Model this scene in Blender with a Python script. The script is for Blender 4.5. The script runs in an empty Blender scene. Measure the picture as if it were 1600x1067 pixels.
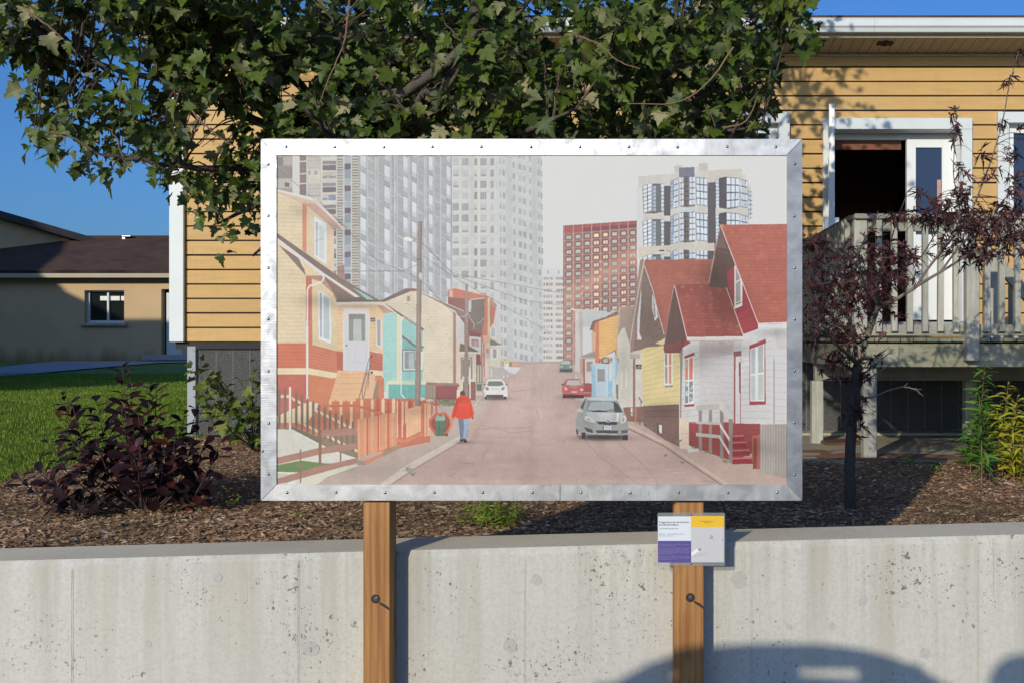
import bpy, math, random
import numpy as np
from mathutils import Vector, Matrix
R = math.radians
random.seed(7)
S = bpy.context.scene
H = 1.45                       # eye height above the street; the street is z = 0
# ------------------------------------------------------------------ camera, sky, sun
cam = bpy.data.objects.new('camera', bpy.data.cameras.new('camera')); S.collection.objects.link(cam); S.camera = cam
cam.location = (0, 0, H); cam.rotation_euler = (R(90), 0, 0)
cam.data.sensor_width = 36; cam.data.lens = 36.0; cam.data.shift_x = -180/1600; cam.data.clip_start = .02; cam.data.clip_end = 2000
SUN = Vector((.43, 1, -.365)).normalized()      # the way the sunlight travels
EL = math.asin(-SUN.z); AZ = math.atan2(-SUN.x, -SUN.y)
w = bpy.data.worlds.new('World'); S.world = w; w.use_nodes = True
wn = w.node_tree.nodes; wl = w.node_tree.links; wn.clear()
sky = wn.new('ShaderNodeTexSky'); sky.sky_type = 'NISHITA'; sky.sun_disc = False
sky.sun_elevation = EL; sky.sun_rotation = AZ; sky.air_density = 1; sky.dust_density = 2.2; sky.ozone_density = 10
bg = wn.new('ShaderNodeBackground'); bg.inputs[1].default_value = .15
wo = wn.new('ShaderNodeOutputWorld'); wl.new(sky.outputs[0], bg.inputs[0]); wl.new(bg.outputs[0], wo.inputs[0])
sun = bpy.data.objects.new('sun', bpy.data.lights.new('sun', 'SUN')); S.collection.objects.link(sun)
sun.data.energy = 3.45; sun.data.angle = R(.5); sun.data.color = (1, .92, .77)
sun.rotation_euler = SUN.to_track_quat('-Z', 'Y').to_euler(); sun.location = (-3, -6, 8)
S.view_settings.view_transform = 'Standard'; S.view_settings.look = 'None'; S.view_settings.gamma = 1; S.view_settings.exposure = 0
S.view_settings.use_curve_mapping = False
S.render.engine = 'CYCLES'; S.cycles.max_bounces = 6; S.cycles.use_denoising = True

# ------------------------------------------------------------------ helpers
def W(px, py, D): return Vector(((px-980)/1600*D, D, H+(533.5-py)/1600*D))   # a point of the place, D metres from the eye
COL = S.collection
def tag(o, label=None, cat=None, group=None, kind=None):
    if label: o['label'] = label
    if cat: o['category'] = cat
    if group: o['group'] = group
    if kind: o['kind'] = kind
    return o
def empty(name, loc, label=None, cat=None, group=None):
    o = bpy.data.objects.new(name, None); COL.objects.link(o); o.location = loc; o.empty_display_size = .1
    return tag(o, label, cat, group)
def wloc(o):
    v = Vector((0, 0, 0))
    while o is not None: v = v+o.location; o = o.parent
    return v
def link(name, me, parent=None, loc=(0, 0, 0)):
    o = bpy.data.objects.new(name, me); COL.objects.link(o)
    if parent is not None: o.parent = parent; o.location = Vector(loc)-wloc(parent)
    else: o.location = loc
    return o
class MB:
    def __init__(s): s.v = []; s.f = []; s.mi = []; s.m = 0
    def add(s, vs, fs):
        b = len(s.v); s.v += [tuple(v) for v in vs]; s.f += [tuple(i+b for i in f) for f in fs]; s.mi += [s.m]*len(fs); return s
    def box(s, x0, x1, y0, y1, z0, z1):
        return s.add([(x0, y0, z0), (x1, y0, z0), (x1, y1, z0), (x0, y1, z0), (x0, y0, z1), (x1, y0, z1), (x1, y1, z1), (x0, y1, z1)],
                     [(0, 3, 2, 1), (4, 5, 6, 7), (0, 1, 5, 4), (1, 2, 6, 5), (2, 3, 7, 6), (3, 0, 4, 7)])
    def prism(s, pts, ax, a0, a1):     # outline in the two other axes, pushed along ax
        n = len(pts)
        def mk(p, a):
            q = list(p); q.insert(ax, a); return q
        vs = [mk(p, a0) for p in pts]+[mk(p, a1) for p in pts]
        return s.add(vs, [tuple(range(n)), tuple(range(2*n-1, n-1, -1))]+[(i, (i+1) % n, (i+1) % n+n, i+n) for i in range(n)])
    def tube(s, pts, rad, n=6):
        pts = [Vector(p) for p in pts]; b = []
        if not hasattr(rad, '__len__'): rad = [rad]*len(pts)
        for i, p in enumerate(pts):
            d = (pts[min(i+1, len(pts)-1)]-pts[max(i-1, 0)]); d = d.normalized() if d.length > 1e-9 else Vector((0, 0, 1))
            u = d.cross(Vector((0, 0, 1)) if abs(d.z) < .95 else Vector((1, 0, 0))).normalized(); v = d.cross(u)
            b += [p+(u*math.cos(k*2*math.pi/n)+v*math.sin(k*2*math.pi/n))*rad[i] for k in range(n)]
        m = len(pts)
        fs = [(i*n+k, i*n+(k+1) % n, (i+1)*n+(k+1) % n, (i+1)*n+k) for i in range(m-1) for k in range(n)]
        return s.add(b, fs+[tuple(range(n-1, -1, -1)), tuple(range((m-1)*n, m*n))])
    def cyl(s, c, r, ax, a0, a1, n=16, r1=None):
        p = [(c[0]+r*math.cos(k*2*math.pi/n), c[1]+r*math.sin(k*2*math.pi/n)) for k in range(n)]
        return s.prism(p, ax, a0, a1)
    def mesh(s, name, mats, off=(0, 0, 0), bevel=0, smooth=False):
        me = bpy.data.meshes.new(name); off = Vector(off)
        me.from_pydata([tuple(Vector(v)-off) for v in s.v], [], s.f)
        for m in (mats if isinstance(mats, (list, tuple)) else [mats]): me.materials.append(m)
        me.polygons.foreach_set('material_index', s.mi)
        if smooth: me.polygons.foreach_set('use_smooth', [True]*len(me.polygons))
        me.update()
        if bevel:
            import bmesh
            bm = bmesh.new(); bm.from_mesh(me); bmesh.ops.recalc_face_normals(bm, faces=bm.faces)
            bmesh.ops.bevel(bm, geom=list(bm.edges), offset=bevel, segments=1, affect='EDGES', clamp_overlap=True); bm.to_mesh(me); bm.free()
        else:
            import bmesh
            bm = bmesh.new(); bm.from_mesh(me); bmesh.ops.recalc_face_normals(bm, faces=bm.faces); bm.to_mesh(me); bm.free()
        return me
    def build(s, name, mats, parent=None, bevel=0, smooth=False, origin=None):
        v = np.array(s.v); c = Vector((v[:, 0].mean(), v[:, 1].mean(), v[:, 2].min())) if origin is None else Vector(origin)
        return link(name, s.mesh(name, mats, c, bevel, smooth), parent, c)
_cache = {}
def piece(name, size, cen, m, parent, bevel=0, rot=None):    # a box part; alike pieces share one mesh
    k = (name, tuple(round(a, 4) for a in size), m.name, bevel)
    if k not in _cache:
        b = MB(); a = [q/2 for q in size]; b.box(-a[0], a[0], -a[1], a[1], -a[2], a[2]); _cache[k] = b.mesh(name, m, bevel=bevel)
    o = link(name, _cache[k], parent, cen)
    if rot: o.rotation_euler = rot
    return o
# ------------------------------------------------------------------ materials
def lin(r, g, b):
    f = lambda c: (c/255/12.92) if c/255 <= .04045 else ((c/255+.055)/1.055)**2.4
    return (f(r), f(g), f(b), 1)
class NM:
    def __init__(s, name, rough=.7, metal=0, spec=.5):
        s.mat = bpy.data.materials.new(name); s.mat.use_nodes = True; s.nt = s.mat.node_tree
        s.p = s.nt.nodes['Principled BSDF']; s.p.inputs['Roughness'].default_value = rough; s.p.inputs['Metallic'].default_value = metal
        s.p.inputs['Specular IOR Level'].default_value = spec
    def n(s, t, **k):
        x = s.nt.nodes.new('ShaderNode'+t)
        for a, b in k.items(): setattr(x, a, b)
        return x
    def l(s, a, b): s.nt.links.new(a, b)
    def pos(s, scale=(1, 1, 1), obj=False):
        g = s.n('TexCoord').outputs['Object'] if obj else s.n('NewGeometry').outputs['Position']
        m = s.n('Mapping'); m.inputs['Scale'].default_value = scale; s.l(g, m.inputs[0]); return m.outputs[0]
    def noise(s, vec, scale, detail=4, rough=.55, dist=0):
        x = s.n('TexNoise'); x.inputs['Scale'].default_value = scale; x.inputs['Detail'].default_value = detail; x.inputs['Roughness'].default_value = rough
        x.inputs['Distortion'].default_value = dist; s.l(vec, x.inputs['Vector']); return x.outputs[0]
    def vor(s, vec, scale, feat='F1', rnd=1):
        x = s.n('TexVoronoi', feature=feat); x.inputs['Scale'].default_value = scale; x.inputs['Randomness'].default_value = rnd; s.l(vec, x.inputs['Vector']); return x.outputs['Distance']
    def ramp(s, fac, stops, interp='LINEAR'):
        x = s.n('ValToRGB'); x.color_ramp.interpolation = interp; e = x.color_ramp.elements
        while len(e) < len(stops): e.new(.5)
        for i, (p, c) in enumerate(stops):
            e[i].position = p; e[i].color = c if hasattr(c, '__len__') else (c, c, c, 1)
        s.l(fac, x.inputs[0]); return x.outputs[0]
    def mix(s, fac, a, b, mode='MIX'):
        x = s.n('Mix', data_type='RGBA', blend_type=mode)
        for sock, v in ((x.inputs[0], fac), (x.inputs[6], a), (x.inputs[7], b)):
            if hasattr(v, 'is_linked') or isinstance(v, bpy.types.NodeSocket): s.l(v, sock)
            else: sock.default_value = v
        return x.outputs[2]
    def math(s, op, a, b=0.):
        x = s.n('Math', operation=op)
        for i, v in enumerate((a, b)):
            if isinstance(v, bpy.types.NodeSocket): s.l(v, x.inputs[i])
            else: x.inputs[i].default_value = v
        return x.outputs[0]
    def bump(s, h, dist=.002, strength=1, prev=None):
        x = s.n('Bump'); x.inputs['Distance'].default_value = dist; x.inputs['Strength'].default_value = strength; s.l(h, x.inputs['Height'])
        if prev is not None: s.l(prev, x.inputs['Normal'])
        s.l(x.outputs[0], s.p.inputs['Normal']); return x.outputs[0]
    def col(s, c):
        if isinstance(c, bpy.types.NodeSocket): s.l(c, s.p.inputs['Base Color'])
        else: s.p.inputs['Base Color'].default_value = c
        return s
    def orand(s): return s.n('ObjectInfo').outputs['Random']
def V4(c): return tuple(c)+((1,) if len(c) == 3 else ())
def plain(name, c, c2=None, scale=8, rough=.7, metal=0, bump=0, bscale=40, stretch=(1, 1, 1), ovar=0, spec=.5):
    m = NM(name, rough, metal, spec); p = m.pos(stretch)
    c2 = c2 or tuple(q*.8 for q in c[:3]); f = m.noise(p, scale)
    out = m.mix(m.ramp(f, [(.35, 0.), (.65, 1.)]), V4(c), V4(c2))
    if ovar:
        r = m.ramp(m.orand(), [(0, 1-ovar), (1, 1+0.)]); out = m.mix(1., out, r, 'MULTIPLY')
    m.col(out)
    if bump: m.bump(m.noise(p, bscale, 5), bump)
    return m.mat
def oldwood(name, c, c2, c3=None, axis=0, rough=.8, knots=True, green=0):
    st = [14, 14, 14]; st[axis] = .9
    m = NM(name, rough, 0, .25); p = m.pos(tuple(st)); g = m.noise(p, 2.2, 6, .6, .6)
    out = m.mix(m.ramp(g, [(.3, 0.), (.7, 1.)]), V4(c), V4(c2))
    fine = m.noise(m.pos(tuple(q*4 for q in st)), 2, 3)
    out = m.mix(m.ramp(fine, [(.35, .7), (.6, 1.)]), m.mix(.5, out, (0, 0, 0, 1)), out)
    if c3: out = m.mix(m.ramp(m.noise(m.pos((1, 1, 1)), 3, 5), [(.45, 0.), (.75, .8)]), out, V4(c3))
    if green: out = m.mix(m.ramp(m.noise(m.pos((1, 1, 1)), 5, 5), [(.5, 0.), (.8, green)]), out, (.09, .10, .035, 1))
    r = m.ramp(m.orand(), [(0, .78), (1, 1.)]); m.col(m.mix(1., out, r, 'MULTIPLY'))
    m.bump(fine, .0012, .7); return m.mat
# ---- the print on the panel: drawn flat, in picture units of the panel (x 432..1230, y 243..757) ----
PX0, PY0, PX1, PY1, PS = 432.0, 243.0, 1230.0, 757.0, 2.0
class Canvas:
    def __init__(s, x0, y0, x1, y1, sc, bg):
        s.x0, s.y0, s.sc = x0, y0, sc
        s.w, s.h = int(round((x1-x0)*sc)), int(round((y1-y0)*sc))
        s.a = np.empty((s.h, s.w, 3), np.float32); s.a[:] = bg
    def mask(s, pts):
        p = (np.array(pts, float)-(s.x0, s.y0))*s.sc
        ax, ay = np.floor(p.min(0)).astype(int); bx, by = np.ceil(p.max(0)).astype(int)
        ax, ay, bx, by = max(ax, 0), max(ay, 0), min(bx+1, s.w), min(by+1, s.h)
        if ax >= bx or ay >= by: return None
        X, Y = np.meshgrid(np.arange(ax, bx)+.5, np.arange(ay, by)+.5)
        m = np.zeros(X.shape, bool); n = len(p)
        for i in range(n):
            (x1, y1), (x2, y2) = p[i], p[(i+1) % n]
            if y1 == y2: continue
            c = ((y1 > Y) != (y2 > Y)) & (X < (x2-x1)*(Y-y1)/(y2-y1)+x1)
            m ^= c
        return m, ax, ay, bx, by
    def poly(s, pts, col, al=1.0, clip=None):
        r = s.mask(pts)
        if r is None: return
        m, ax, ay, bx, by = r
        if clip is not None: m = m & clip[ay:by, ax:bx]
        v = s.a[ay:by, ax:bx]
        v[m] = v[m]*(1-al)+np.array(col, np.float32)*al
    def full(s, pts):
        f = np.zeros((s.h, s.w), bool); r = s.mask(pts)
        if r: m, ax, ay, bx, by = r; f[ay:by, ax:bx] = m
        return f
    def line(s, p, q, w, col, al=1.0, clip=None):
        p, q = np.array(p, float), np.array(q, float); d = q-p; L = math.hypot(*d) or 1e-6
        n = np.array((-d[1], d[0]))/L*w/2
        s.poly([p+n, q+n, q-n, p-n], col, al, clip)
    def pl(s, pts, w, col, al=1.0):
        for a, b in zip(pts, pts[1:]): s.line(a, b, w, col, al)
    def rect(s, x0, y0, x1, y1, col, al=1.0, clip=None): s.poly([(x0, y0), (x1, y0), (x1, y1), (x0, y1)], col, al, clip)
    def ell(s, cx, cy, rx, ry, col, al=1.0, n=20):
        s.poly([(cx+rx*math.cos(t*2*math.pi/n), cy+ry*math.sin(t*2*math.pi/n)) for t in range(n)], col, al)
    def bands(s, pts, xa, ya0, ya1, xb, yb0, yb1, n, w, col, al=.7):   # n lines fanning between two uprights, clipped to pts
        c = s.full(pts)
        for i in range(n):
            t = (i+.5)/n
            s.line((xa, ya0+(ya1-ya0)*t), (xb, yb0+(yb1-yb0)*t), w, col, al, c)
CR = dict(A=(400, 210, .15), A2=(430, 240, .125), B=(430, 360, .1406), C=(430, 500, .1406), D=(400, 620, .1594), E=(590, 430, .1406),
    F=(620, 560, .15), G=(640, 240, .15), H=(820, 340, .1406), I=(980, 250, .175), J=(1020, 400, .15), K=(1020, 540, .225),
    L=(840, 540, .15), M=(560, 580, .125), N=(700, 440, .15), O=(840, 400, .15), Q=(1000, 540, .1311), R=(540, 240, .1686))
def T(k, *pts):
    ox, oy, sc = CR[k]
    return [(ox+x*sc, oy+y*sc) for x, y in pts]
def paint_print():
    rnd = random.Random(5)
    c = Canvas(PX0, PY0, PX1, PY1, PS, (214, 215, 212))
    P = lambda k, pts, col, al=1.0: c.poly(T(k, *pts), col, al)
    Ln = lambda k, pts, w, col, al=1.0: c.pl(T(k, *pts), w, col, al)
    vr = lambda col, d: tuple(v+dd for v, dd in zip(col, [rnd.uniform(-d, d)]*3))
    # --- striped tower, front face
    P('A2', [(0, 0), (1075, 0), (1075, 2300), (0, 2300)], (186, 182, 174))
    P('A2', [(16, 20), (215, 20), (215, 520), (16, 520)], (158, 152, 144))
    P('A2', [(35, 50), (95, 50), (95, 160), (35, 160)], (130, 122, 118)); P('A2', [(110, 50), (205, 50), (205, 150), (110, 150)], (172, 164, 154))
    P('A2', [(16, 170), (215, 160), (215, 310), (16, 320)], (140, 136, 130)); P('A2', [(16, 320), (215, 310), (215, 430), (16, 440)], (184, 180, 170))
    P('A2', [(120, 370), (178, 370), (178, 420), (120, 420)], (110, 105, 102))
    P('A2', [(215, 20), (302, 20), (302, 560), (215, 560)], (206, 204, 199))
    P('A2', [(308, 20), (388, 20), (388, 560), (308, 560)], (130, 118, 114))
    for y in (98, 252, 375): P('A2', [(308, y), (388, y-6), (388, y+8), (308, y+14)], (214, 206, 198))
    for k in range(12): P('A2', [(400, 40+k*44), (570, 36+k*44), (570, 54+k*44), (400, 58+k*44)], vr((172, 166, 154), 12))
    P('A2', [(408, 200), (565, 200), (565, 380), (408, 380)], (200, 195, 180)); P('A2', [(415, 215), (440, 215), (440, 270), (415, 270)], (160, 152, 140)); P('A2', [(490, 215), (530, 215), (530, 270), (490, 270)], (162, 154, 142))
    for x in (393, 572, 583): P('A2', [(x, 20), (x+8, 20), (x+8, 2300), (x, 2300)], (208, 204, 197))
    for k in range(-1, 9):
        o = 275*k
        for y0, y1, col in ((40, 95, (200, 199, 190)), (98, 138, (138, 134, 134)), (152, 214, (112, 106, 112)), (218, 234, (212, 190, 180)), (286, 350, (150, 150, 147)), (377, 410, (140, 148, 156))):
            P('A2', [(592, y0+o), (760, y0+o-4), (760, y1+o-4), (592, y1+o)], vr(col, 5))
        P('A2', [(655, 286+o), (664, 286+o), (664, 350+o), (655, 350+o)], (208, 206, 200))
        if k % 2: P('A2', [(670, 245+o), (758, 243+o), (758, 348+o), (670, 350+o)], (132, 144, 164))
        for y0, y1, col in ((131, 204, (106, 102, 112)), (210, 322, (142, 153, 168)), (330, 396, (164, 175, 180))):
            P('A2', [(867, y0+o), (945, y0+o-3), (945, y1+o-3), (867, y1+o)], vr(col, 6))
        for q in range(8):
            y = 70+o+q*34
            P('A2', [(776, y), (848, y-3), (848, y+14-q % 3*3), (776, y+17-q % 3*3)], vr((136, 128, 120), 8))
            P('A2', [(962, y), (1042, y-3), (1042, y+13-q % 2*4), (962, y+16-q % 2*4)], vr((136, 126, 118), 10))
    for x in (764, 852, 948): P('A2', [(x, 20), (x+9, 20), (x+9, 2300), (x, 2300)], (206, 203, 198))
    P('A2', [(1045, 20), (1068, 20), (1068, 2300), (1045, 2300)], (166, 156, 148))
    # --- striped tower, side face in perspective
    P('R', [(133, 0), (985, 0), (985, 1700), (133, 1700)], (178, 181, 182))
    cols = [(140, 190, 'w', 210, 165), (205, 268, 'l', 200, 20), (272, 288, 'n', 200, 40), (300, 355, 'l', 198, 100), (358, 408, 'w', 196, 100), (420, 442, 'l', 194, 150),
            (450, 466, 'n', 192, 60), (480, 530, 'l', 190, 60), (535, 576, 'w', 188, 18), (592, 610, 'l', 186, 90), (615, 658, 'w', 184, 72), (668, 722, 'l', 182, 30),
            (728, 740, 'n', 181, 60), (750, 767, 'l', 180, 10), (770, 808, 'w', 179, 15), (820, 868, 'l', 177, 60), (885, 930, 'l', 175, 90), (935, 972, 'w', 173, 110)]
    for x0, x1, kd, per, ph in cols:
        k = -2
        while ph+k*per < 1700:
            y = ph+k*per; s = (.58-.2*max(0, y)/1700)*(x1-x0)
            if kd == 'w':
                h = per*.52
                P('R', [(x0, y), (x1, y+s), (x1, y+s+h), (x0, y+h)], vr((206, 210, 214), 7))
                P('R', [(x0, y+h), (x1, y+s+h), (x1, y+s+per*.74), (x0, y+per*.74)], vr((188, 194, 196), 6))
                P('R', [(x0, y+per*.74), (x1, y+s+per*.74), (x1, y+s+per), (x0, y+per)], vr((166, 171, 174), 8))
                Ln('R', [(x0, y), (x1, y+s)], .55, (104, 106, 112), .8)
            elif kd == 'l':
                for q in range(9):
                    if rnd.random() < .16: continue
                    yy = y+q*per/9
                    P('R', [(x0+4, yy), (x1, yy+s), (x1, yy+s+per/20), (x0+4, yy+per/20)], vr((152, 151, 150), 9))
                P('R', [(x0+3, y+per*.3), (x1, y+per*.3+s), (x1, y+per*.62+s), (x0+3, y+per*.62)], (158, 156, 154), .45)
            else:
                P('R', [(x0, y), (x1, y+s), (x1, y+s+per*.5), (x0, y+per*.5)], vr((192, 196, 200), 6))
            k += 1
        Ln('R', [(x1+3, 0), (x1+3, 1700)], .7, (136, 141, 148), .8)
        Ln('R', [(x1+9, 0), (x1+9, 1700)], .9, (196, 200, 202), .8)
    Ln('R', [(982, 0), (985, 1700)], 1.1, (140, 148, 156))
    # --- pale tower behind
    P('G', [(447, 0), (1368, 0), (1400, 2250), (447, 2250)], (201, 202, 197))
    for x0, x1, col in ((630, 668, (196, 195, 188)), (708, 728, (208, 208, 202)), (905, 1000, (197, 199, 197)), (1000, 1062, (187, 190, 189)), (1062, 1270, (193, 196, 195)), (1270, 1322, (185, 188, 187)), (1322, 1372, (191, 194, 194))):
        P('G', [(x0, 0), (x1, 0), (x1+25, 2250), (x0+18, 2250)], col)
    for r in range(-1, 20):
        y = 55+r*117
        for x0, x1, col in ((450, 515, (158, 162, 164)), (542, 615, (156, 160, 164)), (672, 704, (146, 144, 140)), (738, 800, (156, 160, 162)), (845, 878, (150, 154, 158))):
            blind = rnd.random()
            cc = vr(col, 8) if blind < .65 else vr((186, 188, 187), 5)
            P('G', [(x0, y), (x1, y-3), (x1, y+72), (x0, y+75)], cc)
            P('G', [(x0-4, y+78), (x1+3, y+75), (x1+3, y+82), (x0-4, y+85)], (210, 210, 205))
            for q in (.33, .66): Ln('G', [(x0+(x1-x0)*q, y), (x0+(x1-x0)*q, y+72)], .35, (196, 198, 198), .7)
            if blind > .8: P('G', [(x0+6, y+48), (x1-6, y+46), (x1-6, y+64), (x0+6, y+66)], (150, 152, 152))
        Ln('G', [(447, y+100), (905, y+92)], .5, (190, 190, 184), .6)
        for j, (x0, x1) in enumerate(((935, 950), (966, 992), (1072, 1094), (1130, 1162), (1176, 1208), (1242, 1264), (1332, 1354), (1364, 1380))):
            yy = y-8+(x0-935)*.28+(r-6)*-(x0-935)*.004; dx = (yy/2250)*22
            P('G', [(x0+dx, yy), (x1+dx, yy+7), (x1+dx, yy+70), (x0+dx, yy+60)], vr((168, 171, 173) if yy < 800 else (160, 163, 166), 9))
            P('G', [(x0+dx, yy+63), (x1+dx, yy+73), (x1+dx, yy+80), (x0+dx, yy+70)], (207, 209, 207))
        Ln('G', [(905, y+90), (1370, y+125)], .45, (183, 186, 185), .55)
    # --- small far block
    P('O', [(48, 132), (268, 132), (268, 1120), (58, 1120)], (207, 204, 199))
    P('O', [(48, 132), (268, 132), (268, 215), (48, 215)], (208, 209, 211))
    for x in (104, 212): P('O', [(x, 158), (x+10, 158), (x+10, 190), (x, 190)], (140, 142, 146))
    for r in range(14):
        y = 222+r*63
        P('O', [(50, y+34), (266, y+34), (266, y+46), (50, y+46)], (214, 210, 203), .8)
        for x in (64, 90, 112, 136, 190, 208, 228, 246):
            w = rnd.choice((13, 18, 20)); P('O', [(x, y), (x+w, y), (x+w, y+28), (x, y+28)], vr((156, 148, 146), 24))
    # --- red grid building
    P('H', [(426, 92), (1250, 36), (1250, 1620), (426, 1620)], (160, 116, 106))
    P('H', [(426, 92), (440, 91), (440, 1620), (426, 1620)], (148, 86, 82))
    for k in range(8):
        x0, x1 = 440+k*101, 440+(k+1)*101; yt = 92-(x0-426)*.068
        P('H', [(x0+4, yt+4), (x1-6, yt-2), (x1-6, yt+80+(3-k)*3), (x0+4, yt+84+(3-k)*3)], (158, 84, 80) if k < 2 else (122, 74, 80))
        P('H', [(x0+4, yt+4), (x1-6, yt-2), (x1-6, yt+34), (x0+4, yt+38)], (160, 88, 84))
    lit = {3: 9}
    for r in range(18):
        for k in range(8):
            x = 452+k*101.5; y = 190+r*82-(k*7.2)+(0 if r else 0)
            f = .5+.5*math.sin(r*1.7+k*2.3)
            glow = max(0., 1-abs((r-5.6)+(k-3.5)*.72)/2.4)
            glow = max(glow, .9*max(0, 1-abs(k-.5)/1.6)*(1 if r > 5 else 0)*f)
            ring = tuple(a*(1-glow*.75)+b*glow*.75 for a, b in zip((128, 88, 82), (220, 146, 110)))
            base = tuple(a*(1-glow*.5)+b*glow*.5 for a, b in zip((170, 128, 118), (226, 172, 146)))
            P('H', [(x-8, y-2), (x+88, y-8), (x+88, y+70), (x-8, y+76)], base)
            P('H', [(x+8, y), (x+66, y-5), (x+78, y+8), (x+78, y+52), (x+66, y+66), (x+8, y+70), (x-4, y+58), (x-4, y+12)], ring)
            pane = (176, 182, 172) if (k != 3 and not (k == 6 and r > 5) and not (k == 4 and r < 4)) else (232, 206, 178)
            P('H', [(x+12, y+16), (x+64, y+12), (x+64, y+50), (x+12, y+54)], vr(pane, 8))
            if rnd.random() < .3: P('H', [(x+34, y+16), (x+44, y+15), (x+44, y+50), (x+34, y+52)], (150, 150, 140))
    for k in range(9): Ln('H', [(440+k*101.3, 88-k*7), (440+k*101.3, 1620)], .75, (196, 160, 154), .9)
    for r in range(1, 19): Ln('H', [(430, 180+(r-1)*82), (1250, 180+(r-1)*82-57)], .55, (190, 142, 134), .75)
    for (x, y) in [(840, 495), (845, 580), (835, 660), (640, 770), (630, 850), (850, 910), (440, 780), (835, 980)]:
        c.ell(*T('H', (x, y))[0], 1.6, 1.2, (240, 214, 196), .8)
    # --- glass bay tower
    P('I', [(100, 150), (430, 122), (415, 60), (450, 44), (495, 52), (495, 75), (600, 66), (640, 60), (640, 34), (680, 27), (718, 32), (722, 100), (860, 86), (1030, 80), (1030, 130), (1055, 132), (1060, 180), (1100, 235), (1104, 270), (1085, 560), (1085, 900), (100, 900)], (200, 197, 188))
    P('I', [(85, 250), (135, 240), (150, 900), (85, 900)], (206, 208, 206))
    P('I', [(720, 100), (1030, 82), (1030, 170), (720, 205)], (198, 192, 180)); P('I', [(640, 34), (718, 32), (718, 100), (645, 105)], (186, 182, 172)); P('I', [(416, 60), (495, 52), (490, 84), (430, 122)], (190, 186, 178))
    P('I', [(462, 72), (600, 66), (602, 150), (462, 156)], (112, 112, 130))
    for r in range(4):
        o = 316*r; e = 0 if r else 1
        Dk = (88, 84, 88)
        P('I', [(330, 235+o), (386, 235+o), (386, 500+o), (330, 500+o)], Dk); P('I', [(720, 206+o), (788, 200+o), (788, 525+o), (720, 525+o)], Dk)
        P('I', [(820, 165+o), (886, 152+o), (886, 440+o), (820, 428+o)], (80, 76, 80)); P('I', [(225, 215+o), (330, 215+o), (330, 460+o), (225, 468+o)], (96, 98, 104))
        def bay(p, nx, ny, col, fr=(84, 92, 108)):
            q = T('I', *[(x, y+o) for x, y in p]); c.poly(q, fr)
            tl, tr, br, bl = q
            for i in range(nx):
                for j in range(ny):
                    g = lambda u, v: tuple(tl[m]*(1-u)*(1-v)+tr[m]*u*(1-v)+br[m]*u*v+bl[m]*(1-u)*v for m in (0, 1))
                    a, b, d, f = (i+.1)/nx, (i+.94)/nx, (j+.07)/ny, (j+.93)/ny
                    c.poly([g(a, d), g(b, d), g(b, f), g(a, f)], vr(col, 8))
        bay([(137, 238), (220, 205), (220, 456), (146, 476)], 2, 7, (216, 221, 226))
        bay([(230, 235), (258, 228), (258, 462), (230, 462)], 1, 7, (164, 180, 204)); bay([(298, 215), (330, 215), (330, 458), (300, 460)], 1, 7, (194, 204, 214)); P('I', [(264, 230+o), (296, 226+o), (296, 460+o), (264, 460+o)], (104, 112, 104))
        bay([(385, 192), (410, 180), (412, 434), (390, 440)], 1, 8, (160, 176, 202)); bay([(415, 178), (456, 162), (456, 424), (416, 434)], 2, 5, (206, 214, 222))
        bay([(468, 158), (502, 152), (504, 410), (470, 416)], 2, 5, (208, 216, 222)); bay([(506, 152), (552, 152), (552, 410), (506, 412)], 3, 6, (104, 98, 98), (70, 66, 70)); bay([(554, 152), (606, 150), (606, 404), (556, 408)], 2, 5, (206, 216, 224))
        bay([(612, 156), (718, 166), (716, 416), (620, 404)], 3, 4, (208, 218, 226))
        bay([(786, 182), (820, 178), (822, 430), (790, 430)], 1, 8, (200, 210, 218)); bay([(886, 154), (1005, 166), (1000, 420), (886, 436)], 3, 4, (208, 218, 226))
        bay([(1010, 172), (1076, 188), (1070, 432), (1012, 420)], 3, 4, (202, 212, 222)); bay([(1080, 276), (1118, 288), (1118, 520), (1084, 532)], 2, 6, (200, 210, 220))
        P('I', [(146, 478+o), (222, 458+o), (330, 464+o), (240, 482+o)], (120, 100, 94)); P('I', [(470, 416+o), (606, 406+o), (606, 414+o), (530, 428+o)], (112, 96, 94)); P('I', [(886, 438+o), (1000, 422+o), (960, 434+o), (900, 444+o)], (112, 96, 92))
        P('I', [(440, 430+o), (458, 425+o), (458, 540+o), (442, 540+o)], (204, 202, 196)); P('I', [(608, 410+o), (622, 408+o), (622, 470+o), (610, 470+o)], (206, 206, 202))
        P('I', [(470, 428+o), (606, 416+o), (606, 460+o), (470, 470+o)], (190, 200, 206), .8)
    P('I', [(100, 780), (440, 760), (780, 742), (780, 815), (440, 800), (380, 812), (230, 830), (105, 880)], (200, 192, 176)); P('I', [(286, 806), (330, 804), (330, 816), (288, 818)], (70, 62, 60))
    # --- hill-top wall, road, pavements
    P('N', [(550, 830), (1200, 830), (1200, 900), (550, 960)], (172, 156, 146))
    c.poly([(805, 572), (850, 567.5), (905, 570), (930, 600), (960, 640), (1075, 700), (1160, 757), (570, 757), (700, 692), (735, 650), (785, 600)], (188, 162, 152))
    for _ in range(500):
        t = rnd.random()**.6; y = 575+t*182; x = 560+rnd.random()*600
        c.ell(x, y, 3+t*14, .4+t*1.4, vr((190, 158, 151), 9), .12, 8)
    road = c.full([(805, 572), (850, 567.5), (905, 570), (930, 600), (960, 640), (1075, 700), (1160, 757), (570, 757), (700, 692), (735, 650), (785, 600)])
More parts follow.
